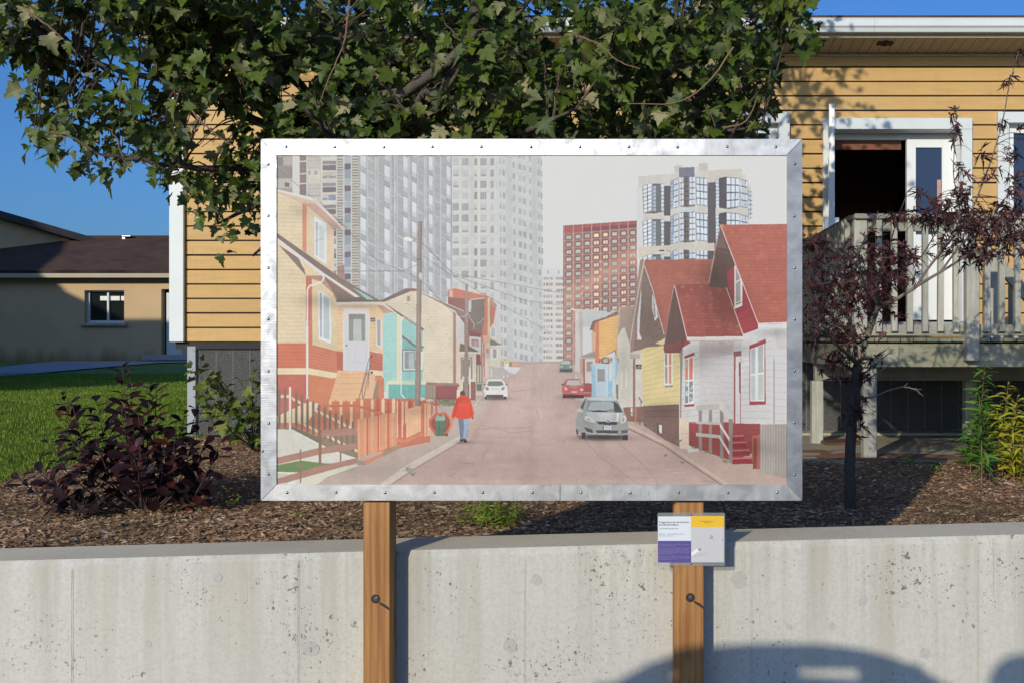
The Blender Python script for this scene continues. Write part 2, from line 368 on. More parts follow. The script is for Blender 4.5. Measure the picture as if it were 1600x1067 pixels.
    for p in ([(812, 640), (808, 646)], [(770, 692), (760, 704), (752, 718)], [(745, 670), (830, 667)], [(900, 660), (908, 680), (936, 712), (1000, 757)], [(800, 612), (836, 606)], [(838, 640), (842, 654)], [(716, 722), (740, 724)], [(700, 742), (712, 748)], [(1060, 736), (1075, 742)], [(836, 672), (800, 676), (755, 664)], [(965, 690), (1010, 730), (1030, 757)]):
        c.pl(p, .8, (150, 122, 118), .7)
    for _ in range(26):
        x, y = rnd.uniform(650, 1100), rnd.uniform(600, 752); q = [(x, y)]
        for k in range(5): q.append((q[-1][0]+rnd.uniform(-3, 9), q[-1][1]+rnd.uniform(-1.2, 1.6)))
        if road[min(c.h-1, int((y-PY0)*PS)), min(c.w-1, int((x-PX0)*PS))]: c.pl(q, .5, (160, 132, 128), .5)
    c.poly([(760, 600), (815, 580), (790, 612), (770, 618)], (186, 160, 150))
    # left pavement
    c.poly([(650, 612), (775, 612), (752, 640), (722, 672), (690, 692), (650, 692)], (188, 170, 160))
    c.poly([(488, 757), (560, 716), (620, 690), (662, 672), (716, 668), (720, 684), (700, 694), (640, 730), (606, 757)], (186, 168, 156))
    c.poly([(592, 757), (635, 726), (700, 690), (722, 678), (724, 686), (704, 697), (648, 730), (608, 757)], (204, 192, 180))
    c.pl([(611, 757), (650, 731), (706, 698), (726, 686)], 1.3, (150, 132, 122), .9)
    for _ in range(260):
        x, y = rnd.uniform(500, 700), rnd.uniform(672, 757)
        if (x-488)/(757-y+1) > 1.3 and x+ (y-690)*1.3 < 700: c.ell(x, y, rnd.uniform(1, 5), .6, vr((182, 164, 152), 14), .3, 6)
    # right pavement
    c.poly([(1063, 655), (1230, 690), (1230, 757), (1140, 757), (1075, 714)], (186, 160, 148))
    c.poly([(978, 654), (1010, 668), (1063, 700), (1100, 700), (1230, 742), (1230, 757), (1140, 757), (1075, 714), (1040, 690), (975, 662)], (188, 162, 150))
    c.pl([(982, 664), (1040, 692), (1075, 716), (1138, 757)], 3.2, (206, 180, 164), .9); c.pl([(980, 668), (1037, 696), (1072, 720), (1128, 757)], 1.8, (140, 110, 102), .9)
    c.ell(1060, 738, 12, 1.4, (212, 190, 184), .5)
    # --- far houses on the left side of the street
    c.poly([(700, 560), (785, 566), (785, 600), (700, 625)], (190, 172, 162))
    P('N', [(380, 430), (500, 430), (500, 620), (580, 662), (580, 680), (545, 690), (545, 960), (380, 1000)], (204, 192, 178))
    P('N', [(430, 875), (560, 900), (700, 960), (690, 972), (430, 975)], (178, 172, 172)); P('N', [(560, 880), (760, 890), (700, 960), (640, 940)], (206, 208, 206))
    P('N', [(640, 842), (740, 836), (740, 882), (640, 882)], (150, 128, 112)); P('N', [(668, 838), (740, 836), (740, 880), (668, 882)], (206, 156, 124))
    P('N', [(585, 850), (635, 850), (630, 912), (592, 912)], (218, 214, 210)); P('N', [(582, 850), (600, 810), (620, 802), (636, 850)], (214, 202, 110))
    for _ in range(14): c.ell(*T('N', (rnd.uniform(580, 640), rnd.uniform(800, 850)))[0], .8, .8, rnd.choice(((226, 214, 96), (120, 140, 90))), 1, 6)
    P('N', [(425, 690), (545, 690), (545, 880), (430, 870)], (210, 202, 180)); P('N', [(455, 692), (518, 692), (518, 802), (455, 802)], (222, 220, 216)); P('N', [(466, 700), (508, 700), (508, 794), (466, 794)], (148, 150, 150))
    P('N', [(440, 600), (580, 664), (410, 670), (440, 640)], (116, 110, 102)); P('N', [(410, 664), (580, 660), (580, 676), (410, 680)], (212, 206, 198))
    P('N', [(435, 435), (500, 470), (498, 600), (440, 580)], (216, 216, 214)); P('N', [(450, 462), (490, 490), (490, 580), (450, 570)], (176, 180, 180))
    P('N', [(0, 85), (70, 65), (420, 150), (510, 250), (500, 280), (475, 430), (400, 540), (370, 560), (370, 1000), (0, 1000)], (196, 112, 92))
    P('N', [(430, 165), (505, 262), (495, 280), (455, 262)], (168, 138, 122)); Ln('N', [(0, 88), (70, 68), (400, 150), (440, 158), (470, 165)], .8, (226, 206, 196))
    P('N', [(0, 165), (180, 180), (240, 205), (380, 190), (350, 560), (0, 560)], (140, 92, 86)); P('N', [(235, 195), (395, 180), (380, 380), (350, 515), (270, 515), (225, 380)], (120, 108, 100))
    P('N', [(15, 90), (50, 90), (52, 165), (15, 165)], (196, 178, 160)); Ln('N', [(230, 192), (390, 172)], 1.2, (222, 206, 198))
    P('N', [(382, 200), (435, 165), (435, 640), (372, 640)], (206, 122, 94)); P('N', [(415, 170), (436, 160), (438, 640), (415, 640)], (222, 190, 150))
    P('N', [(440, 250), (480, 310), (470, 430), (440, 430)], (190, 108, 84)); P('N', [(365, 560), (440, 560), (440, 640), (365, 640)], (218, 170, 140))
    P('N', [(225, 575), (345, 575), (345, 860), (225, 860)], (212, 208, 204)); P('N', [(245, 600), (320, 604), (320, 680), (245, 670)], (150, 140, 138)); P('N', [(262, 625), (310, 625), (310, 672), (262, 672)], (216, 150, 140)); P('N', [(228, 515), (340, 545), (340, 580), (228, 570)], (132, 76, 74))
    P('N', [(355, 640), (440, 640), (430, 970), (365, 990)], (206, 190, 180)); P('N', [(392, 690), (432, 700), (425, 745), (392, 742)], (222, 130, 90)); P('N', [(395, 740), (440, 745), (430, 800), (405, 800)], (176, 180, 186)); P('N', [(366, 640), (380, 640), (385, 990), (368, 990)], (190, 110, 96))
    P('N', [(385, 800), (420, 800), (420, 975), (385, 975)], (216, 196, 186)); P('N', [(440, 900), (465, 900), (465, 975), (440, 975)], (206, 196, 184))
    # --- cream gable house
    P('E', [(30, 300), (370, 165), (450, 180), (860, 400), (860, 1290), (280, 1290), (90, 320)], (218, 204, 178))
    cm = T('E', (30, 300), (370, 165), (450, 180), (845, 395), (845, 1290), (90, 1290)); c.bands(cm, 590, 452, 616, 710, 452, 616, 40, .45, (190, 176, 152), .6)
    P('E', [(860, 400), (965, 540), (965, 1290), (860, 1290)], (212, 200, 178)); P('E', [(838, 400), (872, 430), (872, 1300), (838, 1300)], (168, 124, 108))
    P('E', [(875, 450), (962, 545), (962, 760), (905, 740), (875, 690)], (208, 206, 202))
    for x in (892, 910, 928, 946): Ln('E', [(x, 470+(x-892)), (x, 720)], .5, (178, 176, 170))
    P('E', [(0, 300), (320, 148), (440, 152), (440, 182), (370, 180), (30, 318)], (122, 102, 96)); P('E', [(440, 180), (965, 400), (975, 500), (860, 400), (700, 310), (480, 200)], (140, 112, 104)); Ln('E', [(485, 190), (690, 285)], .9, (226, 220, 214)); Ln('E', [(705, 290), (960, 402)], .9, (226, 220, 214))
    P('E', [(320, 150), (440, 152), (440, 178), (325, 172)], (150, 104, 104)); P('E', [(326, 236), (360, 236), (360, 290), (326, 290)], (158, 138, 120))
    for x, y in ((560, 500), (805, 705), (350, 330), (585, 575), (770, 660), (810, 1010), (585, 1010), (330, 322), (400, 370)): c.ell(*T('E', (x, y))[0], .9, .8, (130, 118, 104), .8, 8)
    # porch of the cream house
    P('E', [(915, 860), (1140, 870), (1140, 1310), (905, 1310)], (216, 202, 178)); P('E', [(920, 755), (1015, 785), (1145, 860), (905, 860)], (112, 100, 90)); P('E', [(905, 845), (1140, 850), (1140, 870), (905, 870)], (222, 214, 204))
    P('E', [(926, 910), (1052, 910), (1052, 1150), (926, 1150)], (152, 112, 100)); P('E', [(938, 922), (1040, 922), (1040, 1148), (938, 1148)], (214, 208, 198)); P('E', [(944, 930), (1030, 930), (1030, 1120), (944, 1120)], (136, 122, 112))
    P('E', [(1095, 870), (1142, 880), (1150, 1000), (1095, 990)], (132, 78, 76)); P('E', [(1095, 990), (1180, 990), (1180, 1190), (1095, 1190)], (142, 126, 116))
    for x in (1110, 1140, 1170): P('E', [(x, 1000), (x+12, 1000), (x+12, 1180), (x, 1180)], (206, 190, 176))
    c.poly([(662, 596), (718, 600), (718, 604), (664, 602)], (150, 112, 104)); P('F', [(290, 245), (640, 255), (640, 285), (290, 280)], (156, 118, 110)); P('F', [(405, 280), (635, 280), (628, 425), (405, 425)], (146, 84, 82)); P('F', [(290, 280), (405, 280), (405, 430), (290, 430)], (160, 148, 132))
    for k in range(7): P('F', [(296+k*15, 284), (301+k*15, 284), (301+k*15, 428), (296+k*15, 428)], (128, 118, 104))
    P('F', [(690, 240), (820, 240), (820, 430), (690, 430)], (148, 92, 88)); P('F', [(622, 325), (662, 325), (662, 420), (622, 420)], (224, 208, 180))
    P('F', [(820, 255), (905, 255), (900, 400), (820, 400)], (176, 160, 148)); P('F', [(835, 262), (882, 262), (886, 330), (832, 330)], (88, 116, 92)); P('F', [(828, 345), (895, 345), (895, 380), (828, 380)], (196, 184, 172))
    for _ in range(120): c.ell(*T('F', (rnd.uniform(435, 610), rnd.uniform(418, 500)))[0], 1.4, 1.0, vr((124, 130, 92), 18), .8, 6)
    c.poly([(690, 634), (745, 634), (735, 645), (720, 668), (686, 665), (680, 640)], (184, 166, 156)); c.line((752, 620), (740, 634), 1.2, (206, 196, 186))
    # --- turquoise house
    P('E', [(60, 425), (215, 425), (215, 1290), (60, 1290)], (160, 208, 198)); c.bands(T('E', (60, 425), (215, 425), (215, 1290), (60, 1290)), 598, 490, 612, 622, 490, 612, 32, .5, (136, 186, 178), .7)
    P('E', [(215, 420), (262, 450), (262, 1290), (215, 1290)], (222, 214, 178)); P('E', [(270, 480), (430, 560), (430, 1290), (270, 1290)], (150, 206, 198)); c.bands(T('E', (270, 480), (430, 560), (430, 1290), (270, 1290)), 628, 500, 612, 652, 504, 612, 30, .5, (122, 180, 174), .7)
    P('E', [(430, 560), (520, 620), (500, 1290), (430, 1290)], (144, 194, 188)); P('E', [(500, 610), (520, 610), (520, 1290), (500, 1290)], (218, 206, 182))
    P('E', [(60, 300), (90, 320), (520, 600), (500, 620), (420, 560), (290, 478), (215, 425)], (118, 106, 98)); Ln('E', [(285, 462), (430, 552)], .9, (226, 224, 220)); Ln('E', [(290, 460), (262, 510), (262, 1060)], 1.6, (226, 232, 234))
    P('E', [(272, 665), (320, 700), (420, 775), (520, 790), (500, 815), (420, 800), (330, 740), (272, 700)], (130, 112, 102)); P('E', [(280, 700), (420, 800), (500, 810), (500, 830), (280, 820)], (120, 184, 176))
    P('E', [(275, 820), (500, 830), (505, 1062), (275, 1062)], (122, 130, 132)); P('E', [(286, 834), (500, 842), (500, 1052), (286, 1052)], (222, 222, 220)); P('E', [(300, 848), (418, 848), (418, 1036), (300, 1036)], (150, 158, 156)); P('E', [(345, 860), (405, 860), (405, 1030), (345, 1030)], (178, 196, 194))
    c.rect(606, 594, 666, 600, (216, 212, 176)); c.rect(606, 600, 664, 632, (112, 180, 170)); c.rect(603, 597, 607, 632, (212, 212, 190))
    for k in range(40): c.line((607+k*1.45, 601), (607+k*1.45, 632), .35, (92, 160, 150), .5)
    Ln('C', [(1400, 0), (1400, 820), (1450, 880)], 1.8, (222, 228, 230)); P('E', [(270, 1062), (500, 1062), (500, 1200), (270, 1200)], (150, 204, 200), .3)
    # --- orange and yellow house, nearest on the left
    P('B', [(1125, 820), (1205, 925), (1205, 1067), (1125, 1067)], (222, 190, 148)); P('C', [(1125, 0), (1205, 0), (1200, 380), (1125, 345)], (222, 190, 148))
    c.poly([(432, 590), (600, 590), (600, 690), (432, 690)], (200, 124, 96))
    WL, OR, OD, CRM = (222, 202, 166), (208, 120, 92), (190, 104, 82), (226, 208, 170)
    c.poly([(432, 300), (472, 318), (480, 330), (522, 368), (522, 470), (520, 600), (480, 660), (432, 660)], WL)
    c.bands([(432, 300), (473, 318), (478, 500), (478, 540), (432, 540)], 430, 300, 538, 480, 303, 538, 38, .55, (186, 166, 132), .75)
    up = T('A2', (390, 650), (735, 955))+T('B', (645, 480), (355, 285)); c.poly(up, (220, 198, 164)); c.bands(up, 478, 318, 402, 524, 356, 430, 18, .5, (184, 164, 134), .75)
    P('A2', [(342, 630), (395, 650), (390, 1250), (342, 1210)], (208, 138, 110))
    P('A2', [(16, 450), (500, 560), (560, 610), (850, 950), (730, 945), (395, 655), (345, 625), (270, 570), (16, 505)], (216, 182, 156))
    P('A2', [(495, 625), (840, 950), (730, 945), (395, 655), (345, 628)], (194, 160, 142)); P('A2', [(16, 448), (500, 562), (850, 930), (848, 950), (495, 600), (16, 470)], (214, 214, 206)); Ln('A2', [(560, 600), (850, 915)], .5, (120, 120, 116))
    P('A2', [(490, 790), (640, 880), (640, 1200), (490, 1100)], (218, 222, 224)); P('B', [(438, 0), (572, 0), (572, 385), (438, 295)], (218, 222, 224)); P('A2', [(505, 850), (535, 870), (535, 960), (505, 960)], (172, 180, 184)); P('A2', [(550, 890), (615, 950), (615, 1000), (550, 1000)], (196, 206, 204))
    P('B', [(450, 0), (472, 0), (472, 290), (450, 272)], (176, 186, 190)); P('B', [(488, 0), (548, 0), (548, 335), (488, 300)], (198, 206, 202)); Ln('B', [(445, 118), (540, 92)], .6, (140, 146, 150))
    # lower roof and eave
    P('B', [(16, 30), (645, 470), (900, 632), (1190, 795), (1330, 915), (1200, 812), (940, 760), (700, 790), (560, 560), (340, 505), (16, 140)], (132, 112, 104))
    P('B', [(16, 30), (645, 470), (900, 640), (720, 560), (540, 480), (16, 90)], (128, 108, 102)); P('B', [(16, 80), (530, 470), (945, 745), (890, 750), (500, 500), (16, 122)], (216, 212, 204))
    P('B', [(16, 118), (500, 495), (500, 505), (340, 505), (325, 440), (290, 380), (260, 310), (16, 150)], (228, 204, 166))
    lf = T('B', (350, 505), (540, 510), (900, 755), (690, 800), (680, 1067))+T('C', (690, 350), (410, 262), (340, 255)); c.poly(lf, (218, 196, 160)); c.bands(lf, 486, 440, 537, 528, 480, 552, 22, .5, (184, 164, 132), .75)
    P('B', [(340, 505), (540, 505), (900, 750), (680, 790), (640, 700), (500, 570), (400, 540)], (176, 136, 118)); P('B', [(540, 520), (880, 750), (700, 780)], (130, 108, 100))
    P('B', [(340, 510), (410, 540), (410, 1067), (340, 1067)], (196, 116, 92)); P('C', [(370, 0), (412, 0), (412, 530), (370, 530)], (204, 124, 98))
    P('B', [(480, 665), (612, 750), (620, 1067), (480, 1067)], (216, 220, 222)); P('B', [(495, 690), (518, 705), (520, 1067), (495, 1067)], (160, 166, 170)); P('B', [(538, 720), (600, 755), (602, 1067), (538, 1067)], (176, 184, 184))
    P('C', [(485, 0), (622, 0), (620, 265), (485, 215)], (220, 224, 226)); P('C', [(497, 0), (520, 0), (520, 195), (497, 185)], (166, 174, 178)); P('C', [(538, 0), (604, 0), (604, 222), (538, 200)], (182, 190, 190))
    # orange band
    P('C', [(16, 255), (340, 255), (340, 530), (16, 530)], OR); c.bands(T('C', (16, 255), (340, 255), (340, 530), (16, 530)), 430, 536, 575, 480, 536, 575, 7, .5, (164, 92, 72), .8)
    ob = T('C', (375, 262), (690, 345), (750, 350), (750, 585), (690, 585), (375, 530)); c.poly(ob, (206, 126, 98)); c.bands(ob, 483, 537, 576, 528, 550, 584, 8, .5, (164, 92, 72), .7)
    P('C', [(16, 530), (375, 530), (690, 590), (690, 645), (375, 600), (16, 600)], CRM); P('C', [(16, 600), (375, 600), (375, 900), (16, 1067)], (190, 110, 92)); P('C', [(375, 600), (670, 650), (620, 880), (560, 940), (375, 900)], (206, 130, 96))
    # porch with white door
    P('B', [(672, 800), (1130, 800), (1130, 1067), (672, 1067)], (222, 188, 146)); P('C', [(680, 0), (1130, 0), (1130, 345), (680, 345)], (222, 190, 148))
    P('C', [(680, 345), (755, 350), (755, 560), (690, 560)], (186, 104, 84)); P('C', [(1050, 345), (1195, 375), (1195, 560), (1050, 550)], (196, 112, 88)); P('C', [(1050, 550), (1195, 570), (1195, 615), (1090, 600)], (228, 208, 172)); P('C', [(1100, 610), (1190, 615), (1190, 660), (1110, 660)], (206, 130, 100))
    for k in range(8): Ln('B', [(680, 850+k*38), (750, 850+k*38)], .45, (190, 158, 118), .7); Ln('B', [(1050, 850+k*38), (1125, 850+k*38)], .45, (190, 158, 118), .7)
    for k in range(9): Ln('C', [(680, 15+k*40), (750, 15+k*40)], .45, (190, 158, 118) if k < 8 else (150, 84, 70), .7); Ln('C', [(1050, 15+k*40), (1125, 15+k*40)], .45, (190, 158, 118), .7)
    for k in range(5): Ln('C', [(1055, 385+k*38), (1195, 415+k*38)], .45, (156, 86, 70), .7)
    P('B', [(668, 795), (1200, 795), (1330, 912), (1190, 850), (1130, 830), (668, 832)], (222, 208, 194)); P('B', [(1130, 830), (1200, 840), (1325, 915), (1200, 925)], (190, 150, 128)); P('B', [(672, 800), (690, 770), (940, 742), (1185, 795)], (112, 98, 92)); P('B', [(860, 640), (960, 690), (1100, 775), (1020, 772)], (134, 190, 172))
    P('B', [(750, 862), (1048, 870), (1048, 1067), (750, 1067)], (212, 204, 196)); P('C', [(750, 0), (1048, 0), (1048, 575), (755, 575)], (210, 210, 210)); P('C', [(772, 0), (1030, 0), (1030, 562), (772, 562)], (204, 204, 206))
    P('B', [(818, 932), (1000, 932), (1000, 1067), (818, 1067)], (130, 132, 126)); P('C', [(818, 0), (1000, 0), (1000, 236), (818, 236)], (138, 142, 136)); P('C', [(868, 0), (955, 0), (960, 236), (868, 236)], (180, 188, 180)); P('B', [(868, 990), (950, 990), (950, 1067), (868, 1067)], (176, 184, 176))
    for x in (812, 885, 1010): Ln('C', [(x, 300), (x, 470)], .5, (184, 184, 188))
    Ln('C', [(812, 470), (1010, 470)], .5, (184, 184, 188)); c.ell(*T('C', (792, 280))[0], 1.3, 1.6, (120, 112, 104)); P('B', [(1058, 976), (1110, 976), (1110, 1018), (1058, 1018)], (92, 98, 108)); Ln('B', [(1066, 997), (1102, 997)], 1.6, (170, 176, 184))
    P('B', [(1130, 960), (1175, 985), (1175, 1067), (1130, 1067)], (206, 204, 198)); P('C', [(1125, 0), (1190, 0), (1195, 330), (1120, 285)], (214, 212, 208)); P('C', [(1132, 0), (1170, 0), (1170, 285), (1135, 270)], (158, 162, 156))
    # steps
    P('C', [(695, 555), (1060, 570), (1110, 610), (1090, 900), (605, 900), (620, 820), (660, 700)], (224, 178, 136))
    for k, y in enumerate((598, 638, 700, 762, 822)): Ln('C', [(690-k*18, y), (1100-k*3, y)], .6, (190, 142, 104), .8)
    P('C', [(1105, 665), (1150, 665), (1150, 940), (1085, 900)], (150, 128, 106)); P('C', [(1060, 660), (1130, 665), (1080, 860), (1010, 900)], (226, 180, 142), .8)
    for q in ([(1070, 405), (1045, 420), (925, 890)], [(1075, 500), (1050, 520), (975, 900)], [(1055, 430), (1030, 750)], [(1030, 540), (960, 790)], [(965, 770), (975, 900)], [(1000, 600), (1040, 590)]): Ln('C', q, .9, (104, 100, 106))
    c.ell(*T('C', (1072, 577))[0], 1.7, 1.7, (84, 64, 54)); c.ell(*T('C', (1070, 405))[0], 1.4, 2, (92, 84, 88))
    # downpipe
    Ln('B', [(520, 490), (545, 530), (520, 575), (380, 620), (358, 660), (358, 1067)], 2.6, (220, 218, 216)); Ln('C', [(357, 0), (357, 900)], 3.1, (218, 216, 218)); Ln('D', [(510, 0), (510, 250)], 2.4, (216, 214, 216))
    P('B', [(685, 400), (768, 385), (768, 560), (700, 520)], (158, 126, 116))
    # --- garden and picket fences
    c.poly([(556, 622), (672, 622), (672, 690), (560, 712)], (198, 118, 94))
    for k in range(13):   # the farther fence: pale and orange pickets
        x = 514+k*8.2; yt = 622+(k % 2)*2
        col = (228, 190, 142) if k % 2 == 0 else (206, 116, 86)
        c.poly([(x, yt+3), (x+2, yt), (x+4.4, yt+3), (x+4.4, 668), (x, 668)], col)
    for k in range(9):
        x = 588+k*8.4; yt = 620+k*.7+(k % 3)
        col = (190, 92, 74) if k % 2 == 0 else (230, 198, 156)
        c.poly([(x, yt+3), (x+2.2, yt-1), (x+4.4, yt+3), (x+4.4, 660), (x, 664)], col)
        if k % 2 == 0: c.line((x-2.2, yt+7), (x+6.6, yt+7), 2, col)
    Ln('C', [(600, 950), (900, 945), (1200, 1040)], 3.8, (198, 112, 84)); P('D', [(980, 100), (1300, 160), (1300, 300), (980, 260)], (214, 150, 116), .25)
    P('D', [(205, 300), (340, 290), (340, 320), (205, 320)], (150, 128, 118)); P('D', [(340, 285), (640, 400), (640, 470), (340, 320)], (120, 116, 98)); P('D', [(640, 380), (1000, 380), (1000, 600), (760, 520), (640, 480)], (146, 128, 106))
    P('D', [(205, 312), (350, 318), (930, 625), (980, 650), (205, 790)], (208, 206, 192)); Ln('D', [(350, 316), (925, 618)], 1.4, (222, 222, 210))
    P('D', [(205, 665), (440, 620), (700, 650), (860, 640), (440, 740), (205, 732)], (112, 136, 88)); P('D', [(205, 735), (440, 735), (300, 852), (205, 852)], (206, 190, 178)); P('D', [(205, 730), (440, 738), (430, 752), (205, 745)], (222, 218, 204))
    P('D', [(440, 745), (980, 660), (1010, 670), (700, 780), (600, 852), (380, 852)], (212, 208, 188)); Ln('D', [(700, 790), (1000, 680)], 1.0, (170, 160, 140))
    for k in range(22):   # brown near pickets
        x = 434.5+k*8.85
        if x > 556: break
        yt = 604.5+max(0, (x-447))*.50; yb = 668+max(0, x-462)*.42
        for yy, al in ((yt+12, 1), (yt+43, 1)):
            c.poly([(x+3.8, yy), (x+8.9, yy+(.4*8.9 if x > 450 else 0)), (x+8.9, yy+4.6+(.4*8.9 if x > 450 else 0)), (x+3.8, yy+4.6)], (224, 198, 164))
        c.poly([(x, yt+4), (x+2, yt), (x+4, yt+4), (x+4, yb), (x, yb)], (136, 112, 102))
    c.rect(451.5, 604, 455, 671, (226, 216, 204))
    BR = (172, 132, 116)
    P('D', [(205, 592), (600, 500), (1005, 445), (1005, 505), (620, 562), (205, 660)], BR); P('D', [(205, 800), (600, 680), (1000, 592), (1000, 640), (640, 740), (300, 835), (205, 852)], BR); P('D', [(645, 320), (1005, 300), (1005, 365), (645, 388)], BR)
    P('D', [(615, 320), (645, 318), (640, 660), (615, 660)], (146, 108, 94)); P('D', [(430, 510), (442, 510), (442, 842), (430, 842)], (150, 112, 100)); P('D', [(822, 540), (838, 540), (838, 625), (822, 628)], (150, 112, 100))
    # fence toward the road: pinkish slats
    P('D', [(985, 220), (1380, 145), (1385, 470), (1000, 600)], (226, 178, 136)); cl = c.full(T('D', (985, 220), (1380, 145), (1385, 470), (1000, 600)))
    for k in range(31):
        x = 557+k*2.1; c.rect(x+1.2, 640, x+2.1, 720, (206, 116, 92) if k % 1 == 0 else OR, .85, cl)
    for x in (572.5, 590, 605.5): c.rect(x, 640, x+2.6, 720, (206, 110, 84), 1, cl)
    P('D', [(1050, 630), (1250, 540), (1415, 455), (1415, 490), (1250, 570), (1070, 665), (1040, 650)], (212, 134, 98)); P('D', [(1240, 540), (1415, 455), (1410, 500), (1250, 580)], (168, 140, 120)); P('D', [(990, 620), (1060, 620), (1070, 665), (1000, 665)], (160, 146, 130))
    for k in range(5): P('M', [(480+k*30, 370), (496+k*30, 370), (496+k*30, 830), (480+k*30, 820)], ((228, 194, 156), (200, 104, 80))[k % 2])
    P('M', [(595, 470), (785, 420), (785, 745), (600, 830)], (230, 184, 142))
    for k in range(7): Ln('M', [(600+k*30, 462-k*7), (600+k*30, 828-k*13)], .5, (200, 132, 100), .8)
    P('M', [(785, 355), (825, 355), (825, 810), (785, 810)], (204, 114, 86)); c.ell(*T('M', (784, 342))[0], 7, 2.6, (222, 204, 182)); P('M', [(825, 395), (905, 380), (905, 800), (825, 810)], (224, 172, 136)); P('M', [(905, 375), (935, 375), (930, 520), (905, 560)], (202, 112, 88)); c.ell(*T('M', (892, 360))[0], 6.2, 2.3, (222, 206, 184))
    P('M', [(850, 400), (858, 400), (858, 800), (850, 800)], (180, 116, 92)); P('M', [(480, 840), (600, 850), (790, 765), (820, 780), (620, 875), (520, 890), (480, 865)], (218, 132, 96))
    P('M', [(960, 370), (975, 330), (985, 370), (985, 520), (965, 520)], (196, 100, 80)); P('M', [(935, 395), (1010, 395), (1010, 425), (935, 425)], (196, 100, 80))
    # octagon planter and bin
    oc = [(880, 600), (960, 520), (1090, 505), (1180, 585), (1180, 680), (1110, 780), (960, 800), (880, 680)]
    P('M', oc, (196, 108, 86)); P('M', [(x*.78+1030*.22, y*.78+650*.22) for x, y in oc], (150, 84, 72)); P('M', [(1090, 505), (1180, 585), (1180, 680), (1110, 760), (1150, 670), (1140, 590)], (216, 134, 100)); P('M', [(1080, 770), (1120, 775), (1120, 808), (1080, 805)], (150, 74, 62))
    P('M', [(965, 595), (1085, 590), (1075, 805), (970, 805)], (92, 118, 96)); P('M', [(958, 590), (980, 545), (1070, 538), (1090, 585), (1075, 612), (970, 615)], (148, 172, 150)); P('M', [(1008, 545), (1050, 543), (1050, 556), (1008, 558)], (90, 88, 82)); P('M', [(1010, 620), (1018, 620), (1018, 800), (1010, 800)], (76, 100, 80))
    # utility poles, lamp, wires
    c.poly([(653, 346), (659.5, 346), (657, 634), (648, 634)], (150, 134, 122)); c.poly([(657, 346), (659.5, 346), (657, 634), (655, 634)], (132, 116, 106)); c.pl([(652, 376), (648, 374), (640, 374)], .9, (150, 146, 140))
    c.poly([(630, 373), (636, 370), (645, 374), (643, 378), (632, 376)], (232, 228, 218)); c.rect(651, 404, 657, 408, (120, 116, 112)); c.ell(657, 432, 3, 6, (196, 190, 180))
    P('N', [(180, 30), (208, 30), (212, 1067), (168, 1067)], (148, 134, 122)); c.rect(725.5, 590, 731.5, 622, (146, 132, 120)); P('N', [(212, 200), (245, 200), (240, 320), (212, 320)], (192, 194, 196)); P('N', [(218, 875), (228, 875), (228, 1067), (215, 1067)], (222, 218, 212)); c.rect(733.5, 574, 735.5, 622, (220, 216, 210))
    for k in range(7): c.rect(728.5, 513+k*14, 731, 514+k*14, (104, 92, 84))
    for q in ([(432, 262), (530, 345), (590, 408), (655, 435)], [(655, 435), (708, 490)], [(520, 424), (640, 424)], [(660, 380), (708, 428), (880, 459), (1000, 470)], [(708, 430), (820, 470), (880, 478)], [(660, 400), (720, 440), (860, 520)], [(655, 412), (640, 420), (625, 424)], [(708, 492), (724, 494), (735, 488)]):
        c.pl(q, .75, (110, 108, 108), .75)
    Ln('N', [(212, 330), (160, 370), (80, 360)], .8, (206, 200, 196)); Ln('N', [(215, 340), (240, 400), (275, 440), (265, 500)], .8, (216, 206, 200)); Ln('N', [(300, 440), (340, 425), (370, 385)], .8, (216, 206, 200))
    # --- right-hand far houses
    P('O', [(390, 560), (600, 560), (600, 1500), (390, 1500)], (200, 194, 188)); P('O', [(470, 575), (840, 570), (600, 680), (540, 780), (470, 740)], (184, 190, 186)); P('O', [(470, 740), (570, 740), (560, 990), (470, 1030)], (206, 206, 204))
    P('O', [(425, 580), (470, 580), (470, 1067), (450, 1067)], (182, 172, 164)); P('O', [(600, 690), (840, 610), (840, 1067), (600, 1067)], (226, 174, 102)); c.bands(T('O', (635, 680), (840, 612), (840, 1100), (635, 1100)), 930, 495, 565, 970, 492, 565, 17, .45, (202, 148, 80), .7)
    P('O', [(575, 700), (640, 680), (640, 1120), (600, 1120), (600, 900), (570, 830)], (206, 120, 84)); P('O', [(540, 775), (575, 680), (680, 650), (845, 590), (845, 612), (640, 680), (600, 700), (585, 775)], (122, 92, 88)); P('O', [(560, 790), (610, 800), (600, 1000), (570, 1000)], (204, 166, 140))
    P('O', [(720, 500), (765, 500), (765, 590), (722, 590)], (150, 112, 104)); P('O', [(845, 530), (1010, 530), (1010, 1067), (845, 1067)], (166, 146, 134))
    P('O', [(345, 545), (400, 560), (385, 572), (345, 556)], (226, 226, 222)); P('L', [(450, 110), (600, 55), (600, 130), (450, 130)], (146, 142, 134)); P('L', [(445, 120), (600, 125), (600, 140), (445, 140)], (186, 174, 162))
    P('L', [(485, 140), (600, 140), (600, 400), (485, 400)], (206, 198, 194)); P('L', [(510, 165), (575, 165), (575, 268), (512, 268)], (150, 138, 136)); P('L', [(470, 130), (492, 130), (495, 520), (475, 520)], (176, 92, 80)); P('L', [(485, 385), (570, 390), (560, 530), (480, 530)], (158, 82, 76)); P('L', [(480, 480), (560, 480), (560, 492), (480, 492)], (196, 140, 126))
    P('L', [(440, 130), (470, 130), (478, 360), (445, 340)], (178, 150, 136)); P('L', [(370, 265), (440, 270), (480, 330), (480, 380), (430, 340)], (188, 170, 154)); 
